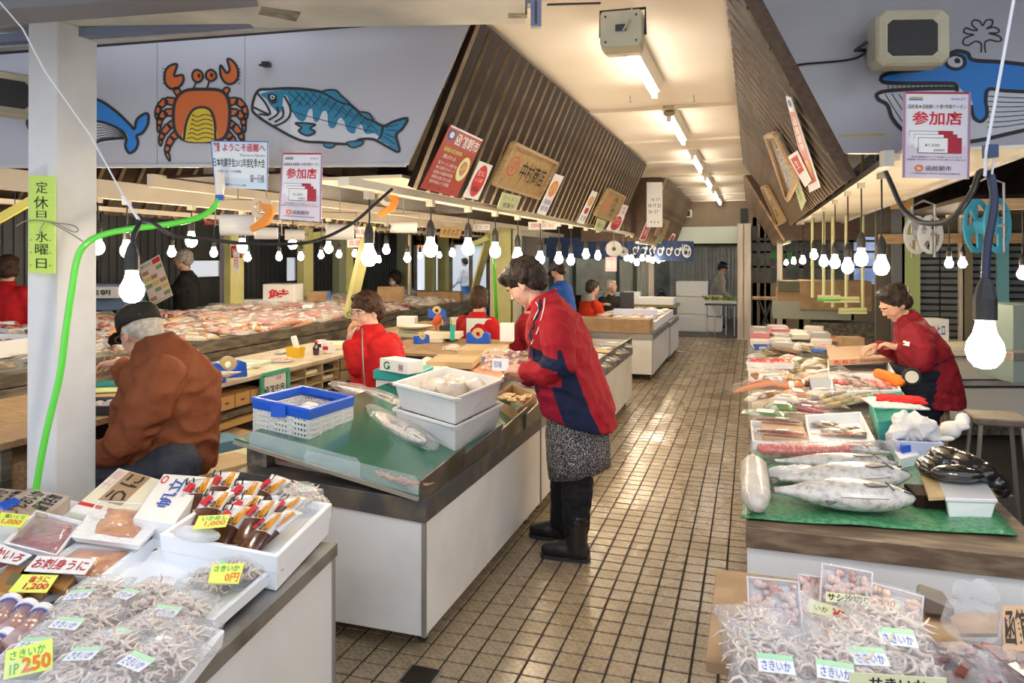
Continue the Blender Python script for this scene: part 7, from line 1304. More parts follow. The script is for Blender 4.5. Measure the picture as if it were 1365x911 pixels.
# boxes behind the trays
def pbox2(name, lab, cs, h, ht_, mt, items=(), name2='body'):
    q = [G(u, v, h + ht_) - V((0, 0, ht_)) for u, v in cs]; t = thing(name, lab, 'box', sum(q, V()) / 4); ob(name2, qbox(q, ht_), mt, t, bev=.002); tq2 = [p + V((0, 0, ht_)) for p in (q[3], q[2], q[1], q[0])]; g = M(); ms = []
    for it in items:
        if it[-1] not in ms: ms.append(it[-1])
        i_ = ms.index(it[-1]); (qtext(g, tq2, it[1], it[2], i_, .0015, .02) if it[0] == 't' else qrect(g, tq2, it[1], i_, .001))
    if g.f: ob('print', g, ms, t)
    return t, q
pbox2('printed_box', 'long cream printed box with black brush letters behind the trays', [(165, 698), (222, 642), (158, 624), (92, 682)], HD + .03, .05, CREAM, [('r', (0, 0, .13, 1), WHP), ('r', (.14, .0, .2, .45), RED), ('r', (.14, .55, .2, .98), RED), ('r', (.28, .25, .98, .7), CARD), ('t', 'うに', (.32, .3, .95, .65), INK), ('t', '土産', (.5, .02, .95, .22), PNK)])
tb2, qb2 = pbox2('printed_box', 'white box with blue scallop characters beside the cream box', [(232, 699), (276, 636), (218, 632), (178, 690)], HD + .05, .055, WHP, [('t', '帆立', (.25, .3, .9, .62), BLU), ('t', '○', (.75, .05, .95, .2), RED), ('r', (.5, .72, .8, .8), PNK)])
for k in range(4): ob('stripe', M().tube([qb2[1].lerp(qb2[2], .2 * k + .1) * 1.0 + V((.003, 0, .01)), qb2[1].lerp(qb2[2], .2 * k + .3) + V((.003, 0, .045))], .0012, 4), BLU, tb2)
for k, (cs, h, l) in enumerate((([(60, 690), (94, 662), (40, 650), (0, 672)], .05, 'wrapped packet with black brush letters beside the column, upper'), ([(20, 682), (45, 655), (-10, 650), (-40, 672)], .045, 'wrapped tan packet with brush letters at the frame edge'))): pbox2('wrapped_packet', l, cs, HD + .02, h, mat('tan_packet', (.55, .45, .38), .35, col2=(.42, .28, .18), ns=5, coat=.4), [('t', 'しおいか', (.1, .15, .9, .5), INK), ('t', '函館名物', (.2, .55, .9, .9), INK)])
pbox2('blue_strip', 'small bright blue packet on the wrapped packets', [(5, 678), (28, 667), (20, 663), (-4, 671)], HD + .075, .01, PBu)
# double foam box with squid rice pouches
f_, r_, l_ = (370, 742), (443, 671), (212, 712); hf = .105; qf = q4(f_, l_, r_, HD + hf); qf = [p - V((0, 0, hf)) for p in qf]
for k in range(2):
    t = thing('foam_box', ['lower foam box of the corner stack', 'upper foam box full of squid rice pouches'][k], 'box', sum(qf, V()) / 4 + V((0, 0, k * hf / 2)), grp='corner foam stack'); qopen('shell', None, None, [p + V((0, 0, k * hf / 2)) for p in (qf if k else shrink(qf, .97))], hf / 2, .018, FOAM, .004, par=t, base=.012)
pc = sum(qf, V()) / 4; ux = (qf[1] - qf[0]).normalized(); uy = (qf[3] - qf[0]).normalized(); k = 0
for (u, v, a, dz) in ((258, 664, .3, .06), (292, 654, .25, .065), (278, 683, .1, .07), (320, 668, .2, .08), (352, 660, -.3, .07), (300, 705, .0, .08), (338, 697, -.1, .09), (372, 690, -.3, .08), (345, 714, -.2, .07), (318, 690, .1, .09), (362, 708, -.5, .07)):
    put('ikameshi', G(u, v, HD + .03 + dz), '%s squid rice pouch in the upper foam box, counted from the boxes' % ORD[k], 'squid rice pouches', 0, .82, (.45, R.uniform(-.12, .12), a + .1), None); k += 1
put('squid', G(405, 668, HD + .09), 'clear bag of pale dried strips at the back of the foam box', None, 0, .8, (.1, .1, .9))
# wide flat foam tray, half empty
qw = [G(285, 826, HD + .05), G(380, 745, HD + .05), G(205, 715, HD + .05), G(88, 800, HD + .05)]; qw = [p - V((0, 0, .04)) for p in qw]; wt2 = thing('foam_tray', 'wide half empty white foam tray in the middle of display', 'tray', sum(qw, V()) / 4); qopen('shell', None, None, qw, .04, .014, FOAM, .004, par=wt2)
qn_ = [G(240, 915, HD + .05), G(300, 840, HD + .05), G(90, 795, HD + .05), G(-40, 905, HD + .05)]; qn_ = [p - V((0, 0, .04)) for p in qn_]; wt3 = thing('foam_tray', 'foam tray under the squid bags beside the lime 250 card', 'tray', sum(qn_, V()) / 4); qopen('shell', None, None, qn_, .04, .014, FOAM, .004, par=wt3)
ob('milky_bag', M().sph(G(262, 712, HD + .12), (.085, .03, .022), 14, 8), THICK, lab='folded milky plastic bag at the near side of the squid rice pouches', cat='bag', smooth=True)
put('squid', G(300, 775, HD + .03), 'squid bag lying in the half empty foam tray', 'clear bags of shredded squid', -.5, .9, (.1, 0, -.5)); k = 0
for (u, v, a, dz) in ((112, 812, .3, .05), (178, 812, -.2, .05), (225, 835, .2, .05), (92, 852, .3, .07), (165, 868, -.15, .08), (215, 880, .1, .07), (120, 895, .2, .10), (50, 880, .3, .06), (190, 905, -.1, .10)):
    put('squid', G(u, v, HD + dz), '%s squid bag from the jars on the column side display' % ORD[k], 'clear bags of shredded squid', 0, .82, (.12, R.uniform(-.1, .1), a), None); k += 1
# ================================================================ whale side street end packs
H4 = .545
def clam(lab, c, w_, l_, rot, cont, n=10):
    t = thing('clear_pack', lab, 'package', c, rot=rot, grp='clear lidded packs'); ob('tray', openbox(w_, l_, .02, .004, .006, .004), mat('clear_tray', (.75, .72, .72), .15, coat=.5), t, local=True); m = M(); lumps(m, w_ * .95, l_ * .95, .016, 60, .012, .7); ob('contents', m, cont, t, local=True, smooth=True)['kind'] = 'stuff'
    ob('lid', M().loft([[(x * w_ / 2, y * l_ / 2, .02) for x, y in ((-1, -1), (1, -1), (1, 1), (-1, 1))], [(x * w_ * .44, y * l_ * .45, .042) for x, y in ((-1, -1), (1, -1), (1, 1), (-1, 1))]]), FILM, t, local=True, bev=.003); return t
SQ = mat('squid_pink', (.70, .52, .46), .35, col2=(.45, .16, .12), ns=24, nc=.62, coat=.4); SQO = mat('squid_orange', (.68, .34, .18), .35, col2=(.80, .62, .46), ns=18, coat=.4)
pbx('display_crate', 'brown carton crate under the packs on the street end counter', 'crate', G(1110, 850, .54), (.62, .55, .03), 0, CARD); ob('side_panel', M().bb(-.04, -.03, .9, 2.05, .42, .60), CARD, lab='brown cardboard panel standing at the aisle edge of the packs', cat='cardboard')
clam('clear pack of pink squid leaning up, closest to the aisle', G(1032, 815, H4 + .06), .135, .155, (.75, 0, .06), SQ); clam('clear pack of pale squid leaning up behind the lime label', G(1128, 792, H4 + .08), .13, .13, (.8, 0, -.18), SQ); clam('clear pack of orange squid leaning by the yellow labels', G(1190, 822, H4 + .06), .135, .14, (.6, .05, -.25), SQO); clam('small clear pack between the two leaning packs', G(1082, 795, H4 + .05), .07, .10, (.7, 0, 0), SQ); clam('flat clear pack behind the street end bags', G(1100, 835, H4 + .03), .16, .12, (.2, 0, .1), SQ)
PY = mat('pale_yellow_label', (.72, .72, .42), .6); card('pale yellow label strip marked 500 across the leaning packs', [G(1101, 789, H4 + .12), G(1199, 801, H4 + .12), G(1198, 812, H4 + .105), G(1101, 802, H4 + .105)], [('t', 'サシ汐切り', (.02, .1, .6, .9), INK, .02), ('t', '¥500', (.62, .1, .95, .9), RED)], PY); card('pale yellow label marked 500 under the label strip', [G(1078, 798, H4 + .10), G(1156, 822, H4 + .10), G(1156, 838, H4 + .08), G(1078, 816, H4 + .08)], [('t', 'いか', (.1, .3, .35, .7), INK), ('t', '¥500', (.42, .2, .9, .9), RED, .02)], PY)
k = 0
for (u, v, a, s_) in ((1012, 872, .2, .95), (1190, 870, .05, 1.05), (1150, 895, .2, 1.0), (1030, 905, .1, 1.0), (1110, 915, 0, 1.0)): put('squid', G(u, v, H4 + .07), '%s squid bag from the aisle on the street end counter' % ORD[k], 'squid bags on the street end counter', 0, s_, (.3, 0, a)); k += 1
card('cream label with black letters at the bottom edge between squid bags', [G(1133, 897, H4 + .15), G(1262, 905, H4 + .15), G(1262, 925, H4 + .12), G(1133, 917, H4 + .12)], [('t', 'サきいか', (.2, .2, .8, .9), INK, .02)], PY)
def knot(lab, c, s, mt=BAGF):
    t = thing('knotted_bag', lab, 'bag', c, grp='knotted clear bags'); m = M(); m.sph((0, 0, .06 * s), (.07 * s, .05 * s, .06 * s), 16, 10)
    m.sph((.02*s, 0, .135 * s), (.045 * s, .015 * s, .035 * s), 14, 8); m.sph((-.025*s, 0, .13 * s), (.02 * s, .012 * s, .04 * s), 14, 8); m.sph((.0, 0, .105 * s), (.03 * s, .02 * s, .03 * s), 10, 6)
    for i in range(len(m.v)): m.v[i] += wavy(m.v[i], 30, .012 * s)
    o = ob('bag', m, mt, t, local=True, smooth=True); x = o.modifiers.new('r', 'REMESH'); x.mode = 'VOXEL'; x.voxel_size = .006; x.use_smooth_shade = True; s_ = o.modifiers.new('s', 'SMOOTH'); s_.iterations = 2; return t
knot('knotted clear bag with handle loops in front of the white cart', G(1296, 862, H4 + .03), 1.0); t = knot('clear carrier bag with a handle loop over the pink squid', G(1052, 880, H4 + .08), .95)
for k, (u, v) in enumerate(((1285, 900), (1335, 905))):
    t = thing('squid_strip_bag', ['clear bag of dark red dried strips beside the knotted bag', 'second clear bag of dark red strips at the frame edge'][k], 'bag', G(u, v, H4 + .05)); m = M()
    for j in range(13): m.box((R.uniform(-.055, .055), R.uniform(-.06, .06), R.uniform(.015, .045)), (.018, .075, .007), (R.uniform(-.4, .4), R.uniform(-.4, .4), R.uniform(-.5, .5)))
    ob('dried_strips', m, mat('dark_red_strip', (.13, .02, .015), .3, col2=(.25, .06, .04), ns=20, coat=.5), t, local=True)['kind'] = 'stuff'; ob('bag', M().loft([[(x * .085, -.1 + .2 * j / 8, .002 + z * (.008 + .055 * math.sin(math.pi * j / 8))) for x, z in ((-1, 0), (-.7, .8), (0, 1.05), (.7, .8), (1, 0))] for j in range(9)]), BAGF, t, local=True, smooth=True)
sp_ = thing('grey_scoop', 'grey brown plastic scoop leaning behind the street end packs', 'scoop', G(1248, 822, H4 + .04)); ob('scoop', M().loft([[(-.045, 0, 0), (-.04, .0, .06), (.045, 0, .03), (.045, 0, 0)], [(-.03, .1, 0), (-.03, .09, .05), (.04, .1, .03), (.04, .1, 0)]]), mat('scoop_grey', (.20, .17, .14), .5), sp_, local=True, bev=.008); ob('card_sheet', qbox(q4((1205, 850), (1215, 822), (1330, 850), H4), .01), CARD, lab='cream cardboard sheet under the knotted bag', cat='cardboard')
pbox2('printed_box', 'tan box with black brush letters at the frame edge by the knotted bag', [(1337, 868), (1420, 868), (1400, 806), (1335, 808)], H4 + .01, .05, mat('tan_box', (.50, .34, .22), .6), [('t', '函館', (.05, .1, .45, .9), INK)])
yb = sign('yellow_board', [P(-6, 287, 4.2), P(38, 262, 4.2), P(38, 275, 4.2), P(-6, 300, 4.2)], mat('yellow_board', (.78, .66, .12), .5), [], 'slanting yellow board hanging beyond the white column', 'sign', th=.02); w_ = P(20, 272, 4.2); ob('wire', M().tube([w_, V((w_.x, w_.y, 2.7))], .003, 4), BLK, yb)
# ================================================================ people
from mathutils.bvhtree import BVHTree
SKIN = mat('skin', (.60, .36, .25), .5, col2=(.54, .29, .20), ns=9, sss=.08); SKINF = mat('skin_pale', (.66, .43, .32), .5, col2=(.60, .34, .25), ns=9, sss=.08)
HBK = mat('hair_black', (.018, .013, .011), .45, col2=(.05, .035, .028), ns=40, stretch=(1, 1, .3), bump=1.0, bs=70, spec=.2); HBR = mat('hair_brown', (.035, .018, .012), .5, col2=(.07, .035, .022), ns=30, bump=.8, bs=60, spec=.2); HGR = mat('hair_grey', (.45, .42, .38), .6, col2=(.22, .20, .18), ns=50, bump=.8, bs=80); HWH = mat('hair_white', (.60, .55, .48), .6, col2=(.42, .38, .32), ns=40, bump=.8, bs=80)
def fabric(name, c, c2=None, ns=8, b=1.7, bs=13, rough=.75, **k): return mat(name, c, rough, col2=c2 or tuple(x * .78 for x in c), ns=ns, bump=b, bs=bs, spec=.25, **k)
def bake(name, m, mts, par, vox=.01, it=4, fold=0, fs=9, color=None, dec=0):
    me = bpy.data.meshes.new('t'); W = WM[par.as_pointer()].inverted(); me.from_pydata([tuple(v) for v in m.v], [], m.f); o = bpy.data.objects.new('t', me); C.objects.link(o)
    x = o.modifiers.new('r', 'REMESH'); x.mode = 'VOXEL'; x.voxel_size = vox; x = o.modifiers.new('s', 'SMOOTH'); x.iterations = it; x.factor = .5
    dg = bpy.context.evaluated_depsgraph_get(); dg.update(); e = bpy.data.meshes.new_from_object(o.evaluated_get(dg)); bpy.data.objects.remove(o); bpy.data.meshes.remove(me)
    if fold:
        no = [v.normal.copy() for v in e.vertices]
        for v, n in zip(e.vertices, no):
            p = v.co * fs; q = V((p.x + .6 * p.z, p.y - .5 * p.z, p.z * 1.25)); a = noise.noise(q + wavy(q, .6, .9)); b = noise.noise(q * 2.3 + V((9, 2, 4)))
            v.co += n * fold * ((1 - abs(a) * 3.2) * .8 + b * .5)
    mts = mts if isinstance(mts, (list, tuple)) else [mts]
    for x in mts: e.materials.append(x)
    if color:
        for p in e.polygons: p.material_index = color(p.center)
    bvh = BVHTree.FromPolygons([v.co.copy() for v in e.vertices], [tuple(p.vertices) for p in e.polygons])
    e.transform(W); e.polygons.foreach_set('use_smooth', [True] * len(e.polygons)); e.name = name
    o = bpy.data.objects.new(name, e); C.objects.link(o); o.parent = par; WM[o.as_pointer()] = WM[par.as_pointer()].copy(); return o, bvh
def onto(bvh, px, off=.002):
    out = []; o = V((0, 0, H))
    for u, v in px:
        d = (P(u, v, 1) - o).normalized(); h = bvh.ray_cast(o, d)
        if h[0] is not None: out.append(h[0] - d * off)
    return out
def fr(th, pitch=0, roll=0):
    f = V((math.cos(th), math.sin(th), 0)); r = V((f.y, -f.x, 0)); m = Matrix((r, f, (0, 0, 1))).transposed(); return m @ Matrix.Rotation(pitch, 3, 'X') @ Matrix.Rotation(roll, 3, 'Y')
def cap(m, pts, rs, n=12):
    """rounded tapered limb through the points"""
    pts = [V(p) for p in pts]; q, r = [], []
    a = (pts[0] - pts[1]).normalized(); b = (pts[-1] - pts[-2]).normalized()
    for t, s in ((.95, .3), (.7, .71), (.3, .95)): q.append(pts[0] + a * rs[0] * t); r.append(rs[0] * s)
    q += pts; r += list(rs)
    for t, s in ((.3, .95), (.7, .71), (.95, .3)): q.append(pts[-1] + b * rs[-1] * t); r.append(rs[-1] * s)
    m.tube(q, r, n)
def oval(m, rings, A, n=20):
    """closed trunk: rings of (centre, half depth, half width[, tilt])"""
    out = []
    for rg in rings:
        c, d, w_ = rg[:3]; tl = rg[3] if len(rg) > 3 else 0
        out.append([V(c) + A @ V((w_ * math.copysign(abs(math.cos(t)) ** .85, math.cos(t)), d * math.copysign(abs(math.sin(t)) ** .85, math.sin(t)), tl * math.sin(t))) for t in [6.28319 * k / n for k in range(n)]])
    m.loft(out)
def headm(m, c, A, s=1, male=0):
    c = V(c); T = lambda p: c + A @ (V(p) * s)
    def e(p, r, **k): m.sph(T(p), [x * s for x in r], 14, 10, rot=A)
    e((0, -.012, .03), (.074, .092, .088)); e((0, .03, .0), (.066, .062, .085)); e((0, .030, -.05), (.054, .052, .05)); e((0, .056, -.082), (.026, .024, .02)); e((-.034, .052, -.025), (.026, .026, .028)); e((.034, .052, -.025), (.026, .026, .028))
    e((0, .078, .034), (.046, .014, .012)); cap(m, [T((0, .084, .018)), T((0, .100, -.012))], [.008 * s, .0125 * s], 8); e((-.011, .092, -.016), (.008, .009, .007)); e((.011, .092, -.016), (.008, .009, .007))
    e((0, .083, -.044), (.020, .009, .0055)); e((0, .080, -.056), (.017, .009, .006))
    for x in (-1, 1): e((x * .075, -.005, -.002), (.008, .018, .030)); e((x * .070, .0, -.02), (.008, .012, .012))
def facep(par, c, A, s=1, glasses=None, open_=True):
    c = V(c); T = lambda p: c + A @ (V(p) * s); m = M()
    for x in (-.029, .029): m.sph(T((x, .0855, .012)), [.012 * s, .0055 * s, .0062 * s if open_ else .003 * s], 10, 6, 0, rot=A); m.sph(T((x, .0895, .012)), [.0052 * s, .003 * s, .0052 * s if open_ else .002 * s], 8, 6, 1, rot=A)
    ob('eyes', m, [mat('eye_white', (.7, .66, .6), .3), BLK], par, smooth=True)
    m = M()
    for x in (-1, 1): m.tube([T((x * .014, .094, .030)), T((x * .03, .092, .034)), T((x * .046, .080, .029))], [.0025 * s, .0035 * s, .002 * s], 6)
    ob('eyebrows', m, HBK, par); m = M(); m.tube([T((-.020, .088, -.050)), T((0, .0925, -.050)), T((.020, .088, -.050))], [.0015 * s, .0028 * s, .0015 * s], 6); ob('lips', m, mat('lip', (.42, .12, .10), .4), par)
    if glasses:
        m = M()
        for x in (-.031, .031): m.tube([T((x + .024 * math.cos(a), .104, .010 + .016 * math.sin(a))) for a in [6.2832 * k / 14 for k in range(15)]], .0018 * s, 5)
        m.tube([T((-.008, .106, .014)), T((.008, .106, .014))], .0018 * s, 5)
        for x in (-1, 1): m.tube([T((x * .055, .102, .014)), T((x * .078, .07, .014)), T((x * .082, -.005, .008))], .0018 * s, 5)
        ob('glasses', m, glasses, par)
def hand(m, w_, d, up_, side=1, curl=.5, s=1, spread=.0, thumb=.6):
    """palm and five fingers: w_ wrist, d pointing direction, up_ back of the hand, side +1 thumb at +x"""
    d = V(d).normalized(); x = d.cross(V(up_)).normalized(); z = x.cross(d).normalized(); w_ = V(w_); T = lambda a, b, c: w_ + (x * a + d * b + z * c) * s
    cap(m, [T(-.016, .022, 0), T(-.022, .078, 0)], [.019 * s, .0125 * s], 8); cap(m, [T(.0, .022, .002), T(.0, .084, .002)], [.020 * s, .013 * s], 8); cap(m, [T(.016, .022, 0), T(.022, .078, 0)], [.019 * s, .0125 * s], 8)
    for i, (bx, L_) in enumerate(((side * .031, .068), (side * .0105, .077), (side * -.0105, .071), (side * -.031, .054))):
        a = 0; p = (bx, .080 - (.008 if i == 3 else 0), .001); pts = [T(*p)]; rs = [.0090 * s]
        for k, f in enumerate((.45, .31, .24)):
            a += curl * (.75, 1.0, .7)[k]; p = (p[0] + bx * spread * f, p[1] + L_ * f * math.cos(a), p[2] - L_ * f * math.sin(a)); pts.append(T(*p)); rs.append((.0085, .0078, .0068)[k] * s)
        cap(m, pts, rs, 8)
    t = thumb; cap(m, [T(side * .022, .022, -.006), T(side * .046, .046, -.016), T(side * (.056 - .02 * t), .072, -.026 - .012 * t), T(side * (.052 - .045 * t), .094, -.034 - .014 * t)], [.0155 * s, .0125 * s, .0105 * s, .0085 * s], 8)
def hairm(m, c, A, s, parts, curl=0, fs=30):
    c = V(c); k = len(m.v)
    for p, r in parts: m.sph(c + A @ (V(p) * s), [x * s for x in r], 16, 10, rot=A)
    if curl:
        for i in range(k, len(m.v)): m.v[i] += wavy(m.v[i], fs, curl)
SHORT = [((0, -.022, .045), (.084, .098, .088)), ((0, -.055, .0), (.078, .062, .075)), ((0, .045, .085), (.062, .045, .032)), ((-.06, -.02, .02), (.026, .05, .045)), ((.06, -.02, .02), (.026, .05, .045))]
CURLY = [((0, -.02, .055), (.095, .105, .092)), ((0, -.065, .01), (.088, .068, .085)), ((0, .05, .088), (.075, .050, .040)), ((-.064, -.035, .035), (.034, .05, .05)), ((.064, -.035, .035), (.034, .05, .05)), ((.03, .07, .09), (.033, .028, .024)), ((-.03, .072, .09), (.033, .028, .024))]
BOB = SHORT + [((0, -.05, -.035), (.085, .055, .065)), ((-.068, -.01, -.02), (.022, .045, .06)), ((.068, -.01, -.02), (.022, .045, .06))]
# ---- the standing woman in the aisle
Yw = 3.78; B = lambda u, v, dy=0: YP(u, v, Yw + dy)
w1 = thing('person', 'dark haired woman in red and navy jacket standing in the aisle over her packs', 'person', (B(757, 735).x, Yw, 0)); TH = math.pi * 1.0 - .05; A0 = fr(TH)
hc = B(701, 380, .0); Ah = fr(TH, -.66, .02); m = M(); headm(m, hc, Ah, 1.04)
cap(m, [B(712, 395), B(732, 428)], [.052, .062]); oval(m, [(B(768, 545), .12, .13), (B(748, 450), .10, .14), (B(735, 420), .07, .12)], A0)
for dy, (sh, el, wr) in ((-1, ((742, 428, -.17), (750, 488, -.24), (699, 494, -.13))), (1, ((736, 426, .17), (738, 492, .22), (697, 504, .02)))):
    cap(m, [B(*sh), B(*el)], [.045, .036]); cap(m, [B(*el), B(*wr)], [.036, .025])
hand(m, B(697, 494, -.13), B(668, 489, -.07) - B(697, 494, -.13), V((.1, -.5, .8)), 1, .55, 1.05, 0, .5); hand(m, B(698, 505, .02), B(672, 499, -.02) - B(698, 505, .02), V((-.1, .3, -.9)), -1, .45, 1.0, 0, .6)
for dy in (-.09, .1): cap(m, [B(766, 560, dy), B(765, 700, dy)], [.06, .04])
ob_, _ = bake('body', m, SKINF, w1, .0052, 3); facep(w1, hc, Ah, 1.04, open_=False)
m = M(); hairm(m, hc, Ah, 1.04, CURLY, .014, 34); bake('hair', m, HBK, w1, .006, 1, .004, 60)
JR = fabric('jacket_red', (.40, .012, .022), (.33, .010, .018)); JN = fabric('jacket_navy', (.010, .018, .055), (.008, .013, .04)); JM = fabric('jacket_collar', (.03, .012, .02))
m = M(); oval(m, [(B(769, 556), .200, .215, .06), (B(768, 535), .195, .22, .03), (B(757, 495), .175, .215, 0), (B(745, 455), .162, .205, 0), (B(737, 425), .135, .19, -.02), (B(729, 405), .085, .115, -.03), (B(722, 396), .068, .075, -.03)], A0)
cap(m, [B(741, 428, -.15), B(744, 455, -.205), B(746, 482, -.235)], [.088, .088, .078]); cap(m, [B(746, 484, -.235), B(724, 496, -.20), B(704, 494, -.145)], [.080, .070, .052]); cap(m, [B(736, 426, .15), B(738, 490, .22)], [.085, .07]); cap(m, [B(738, 490, .22), B(706, 503, .05)], [.068, .05])
def jc(p):
    sfar = p.y - Yw; k = (F * (1 / (p.x * -sa + Yw * ca))); z = -p.x * sa + Yw * ca; u = U0 + F * (p.x * ca + Yw * sa) / z; v = V0 - F * (p.z - H) / z
    arm = sfar < -.14 and v < 507 and u < 762
    if arm: return 1 if 453 + (u - 705) * .30 < v < 468 + (u - 705) * .30 else 0
    xl = 745 + (v - 498) * .37; xr = 765 + (v - 456) * .385
    if v > 458 and xl < u < xr and sfar < .12: return 1
    return 3 if v > 458 and u <= xl else 0
jo, jb = bake('jacket', m, [JR, JN, JM, fabric('jacket_crimson', (.30, .006, .03), (.25, .005, .024))], w1, .0062, 5, .010, 7, jc)
m = M()
for path in ([(718, 392), (726, 398), (724, 415), (717, 440), (708, 459)], [(714, 403), (718, 412), (712, 425), (705, 452)]):
    pp = onto(jb, path, .003); 
    if len(pp) > 2: m.tube(spl(pp, 4, False), .0032, 5)
ob('piping', m, WHP, jo); m = M(); pp = [onto(jb, [(a, b)], .004) for a, b in ((722, 396), (722, 405), (718, 420), (712, 438), (707, 452))]; pp2 = [onto(jb, [(a, b)], .004) for a, b in ((718, 402), (717, 412), (711, 428), (706, 442), (703, 454))]
L_ = [(a[0], b[0]) for a, b in zip(pp, pp2) if a and b]
if len(L_) > 2: m.loft([[a for a, b in L_], [b for a, b in L_]], closed=False, cap=False); ob('navy_stripe', m, JN, jo, solid=.002)
m = M(); pp = onto(jb, [(709, 425), (708, 445), (716, 525), (721, 550), (727, 572)], .004); m.tube(pp, .005, 6); ob('zip', m, mat('zip_black', (.02, .02, .025), .4), jo)
m = M(); oval(m, [(B(718, 408), .072, .080, -.035), (B(728, 391), .060, .070, -.03)], fr(TH, 0)); bake('collar', m, [JR], jo, .007, 2, .002, 14)
m = M(); rg = []
for v, du, d, w_ in ((545, 770, .155, .19), (575, 769, .160, .195), (605, 771, .162, .19), (628, 773, .158, .185)):
    rg.append([B(du, v) + A0 @ V((w_ * math.cos(t), d * math.sin(t) + .006 * math.sin(9 * t), .0 - (.035 * math.sin(t) if v > 600 else 0))) for t in [6.28319 * k / 40 for k in range(40)]])
mm = ob('skirt', m.loft(rg, cap=False), mat('speckled_skirt', (.015, .015, .022), .85, col2=(.60, .55, .52), ns=170, nd=2, nc=.60), w1, smooth=True, solid=.006)
TB = fabric('trousers_black', (.012, .012, .014)); m = M(); cap(m, [B(771, 590, -.085), B(769, 655, -.09), B(768, 705, -.10)], [.095, .080, .066]); cap(m, [B(756, 590, .10), B(752, 660, .12), B(749, 700, .13)], [.09, .075, .062]); bake('trousers', m, TB, w1, .009, 3, .005, 12)
LE = mat('black_leather', (.014, .014, .016), .28, coat=.3, bump=.1, bs=40)
for dy, ua, va, ut, vt, nm in ((-.11, 769, 706, 730, 733, 0), (.13, 747, 692, 714, 712, 1)):
    m = M(); a = B(ua, va, dy); g0 = a.copy(); g0.z = .052; t_ = B(ut, vt, dy); t_.z = .036; cap(m, [a + V((0, 0, .06)), g0], [.060, .055]); cap(m, [g0 + V((.022, 0, -.005)), g0.lerp(t_, .55) + V((0, 0, .004)), t_], [.050, .048, .036])
    for i in range(len(m.v)): m.v[i].z = max(.006, m.v[i].z)
    ob_, _ = bake('boot', m, LE, w1, .008, 3); s_ = M(); s_.loft([[V(((g0.x + .07 + t_.x - .034) / 2 + x * (g0.x + .104 - t_.x) / 2, a.y + y * .044, z)) for x, y in ((-1, -.4), (-.85, -.9), (-.3, -1.05), (.5, -.8), (.95, -.8), (1, 0), (.95, .8), (.5, .8), (-.3, 1.05), (-.85, .9), (-1, .4))] for z in (.0, .018)]); ob('sole', s_, RUB, ob_)
# bag of dried scallops in her hands
hb_ = thing('snack_bag', 'clear bag of pale pink dried snacks held by the standing woman', 'bag', B(672, 490, -.06)); c0 = B(668, 481, -.05); m = M()
for k in range(46): m.sph(c0 + V((R.uniform(-.10, .095), R.uniform(-.035, .035), R.uniform(-.05, .05))), (.014, .014, .010), 6, 4)
ob('contents', m, mat('snack_pink', (.70, .40, .24), .5, col2=(.78, .60, .48), ns=30), hb_)['kind'] = 'stuff'; m = M(); m.sph(c0, (.125, .05, .068), 18, 12)
for i in range(len(m.v)): m.v[i] += wavy(m.v[i], 24, .010)
ob('bag', m, BAGF, hb_, smooth=True); q = [c0 + V((-.03, -.058, .02)), c0 + V((.06, -.058, .02)), c0 + V((.06, -.058, -.045)), c0 + V((-.03, -.058, -.045))]; m = M(); m.prism([q[3], q[2], q[1], q[0]], (0, .001, 0), 0); qtext(m, q, '珍味', (.1, .2, .6, .8), 1, .002); ob('label', m, [WHP, BLU], hb_)
# ---- the seated man in the rust jacket and cap
Ym = 2.80; B = lambda u, v, dy=0: YP(u, v, Ym + dy); TH = math.pi * .93; A0 = fr(TH)
w2 = thing('person', 'grey haired man in rust jacket and dark cap eating with chopsticks beside the column', 'person', (B(215, 640).x, Ym, .0))
hc = B(187, 446, .0); Ah = fr(TH + .03, -.38); m = M(); headm(m, hc, Ah, 1.05)
cap(m, [B(196, 455), B(215, 485)], [.055, .065]); oval(m, [(B(215, 600), .13, .15), (B(222, 520), .11, .15), (B(212, 485), .07, .12)], A0)
cap(m, [B(212, 500, -.16), B(172, 585, -.26)], [.045, .038]); cap(m, [B(172, 585, -.26), B(122, 615, -.20)], [.036, .026]); cap(m, [B(200, 498, .16), B(185, 530, .26)], [.045, .036]); cap(m, [B(185, 530, .26), B(158, 482, .16)], [.036, .025])
hand(m, B(160, 484, .16), B(136, 486, .12) - B(160, 484, .16), V((.0, .1, 1)), 1, .75, 1.05, 0, .7); hand(m, B(124, 612, -.2), B(106, 640, -.2) - B(124, 612, -.2), V((-.3, 0, 1)), 1, .5, 1.0)
ob_, _ = bake('body', m, SKIN, w2, .0055, 3); facep(w2, hc, Ah, 1.05, glasses=STEEL)
m = M(); hairm(m, hc, Ah, 1.05, [((0, -.045, .02), (.083, .068, .062)), ((0, -.07, -.01), (.066, .042, .05)), ((-.064, -.012, .02), (.018, .035, .032)), ((.064, -.012, .02), (.018, .035, .032))], .006, 50); bake('hair', m, HWH, w2, .006, 1, .003, 70)
CAPM = fabric('cap_olive_black', (.028, .026, .020), (.018, .017, .013), b=.3); T = lambda p: hc + Ah @ (V(p) * 1.05); m = M()
rg = [[T((.086 * e * math.cos(t), -.008 + .106 * e * math.sin(t), z)) for t in [6.28319 * k / 24 for k in range(24)]] for e, z in ((1.02, .045), (1.03, .07), (.98, .10), (.82, .125), (.5, .142), (.05, .148))]
hat = ob('cap', m.loft(rg), CAPM, w2, smooth=True, solid=.003); m = M(); n = 12; rows = []
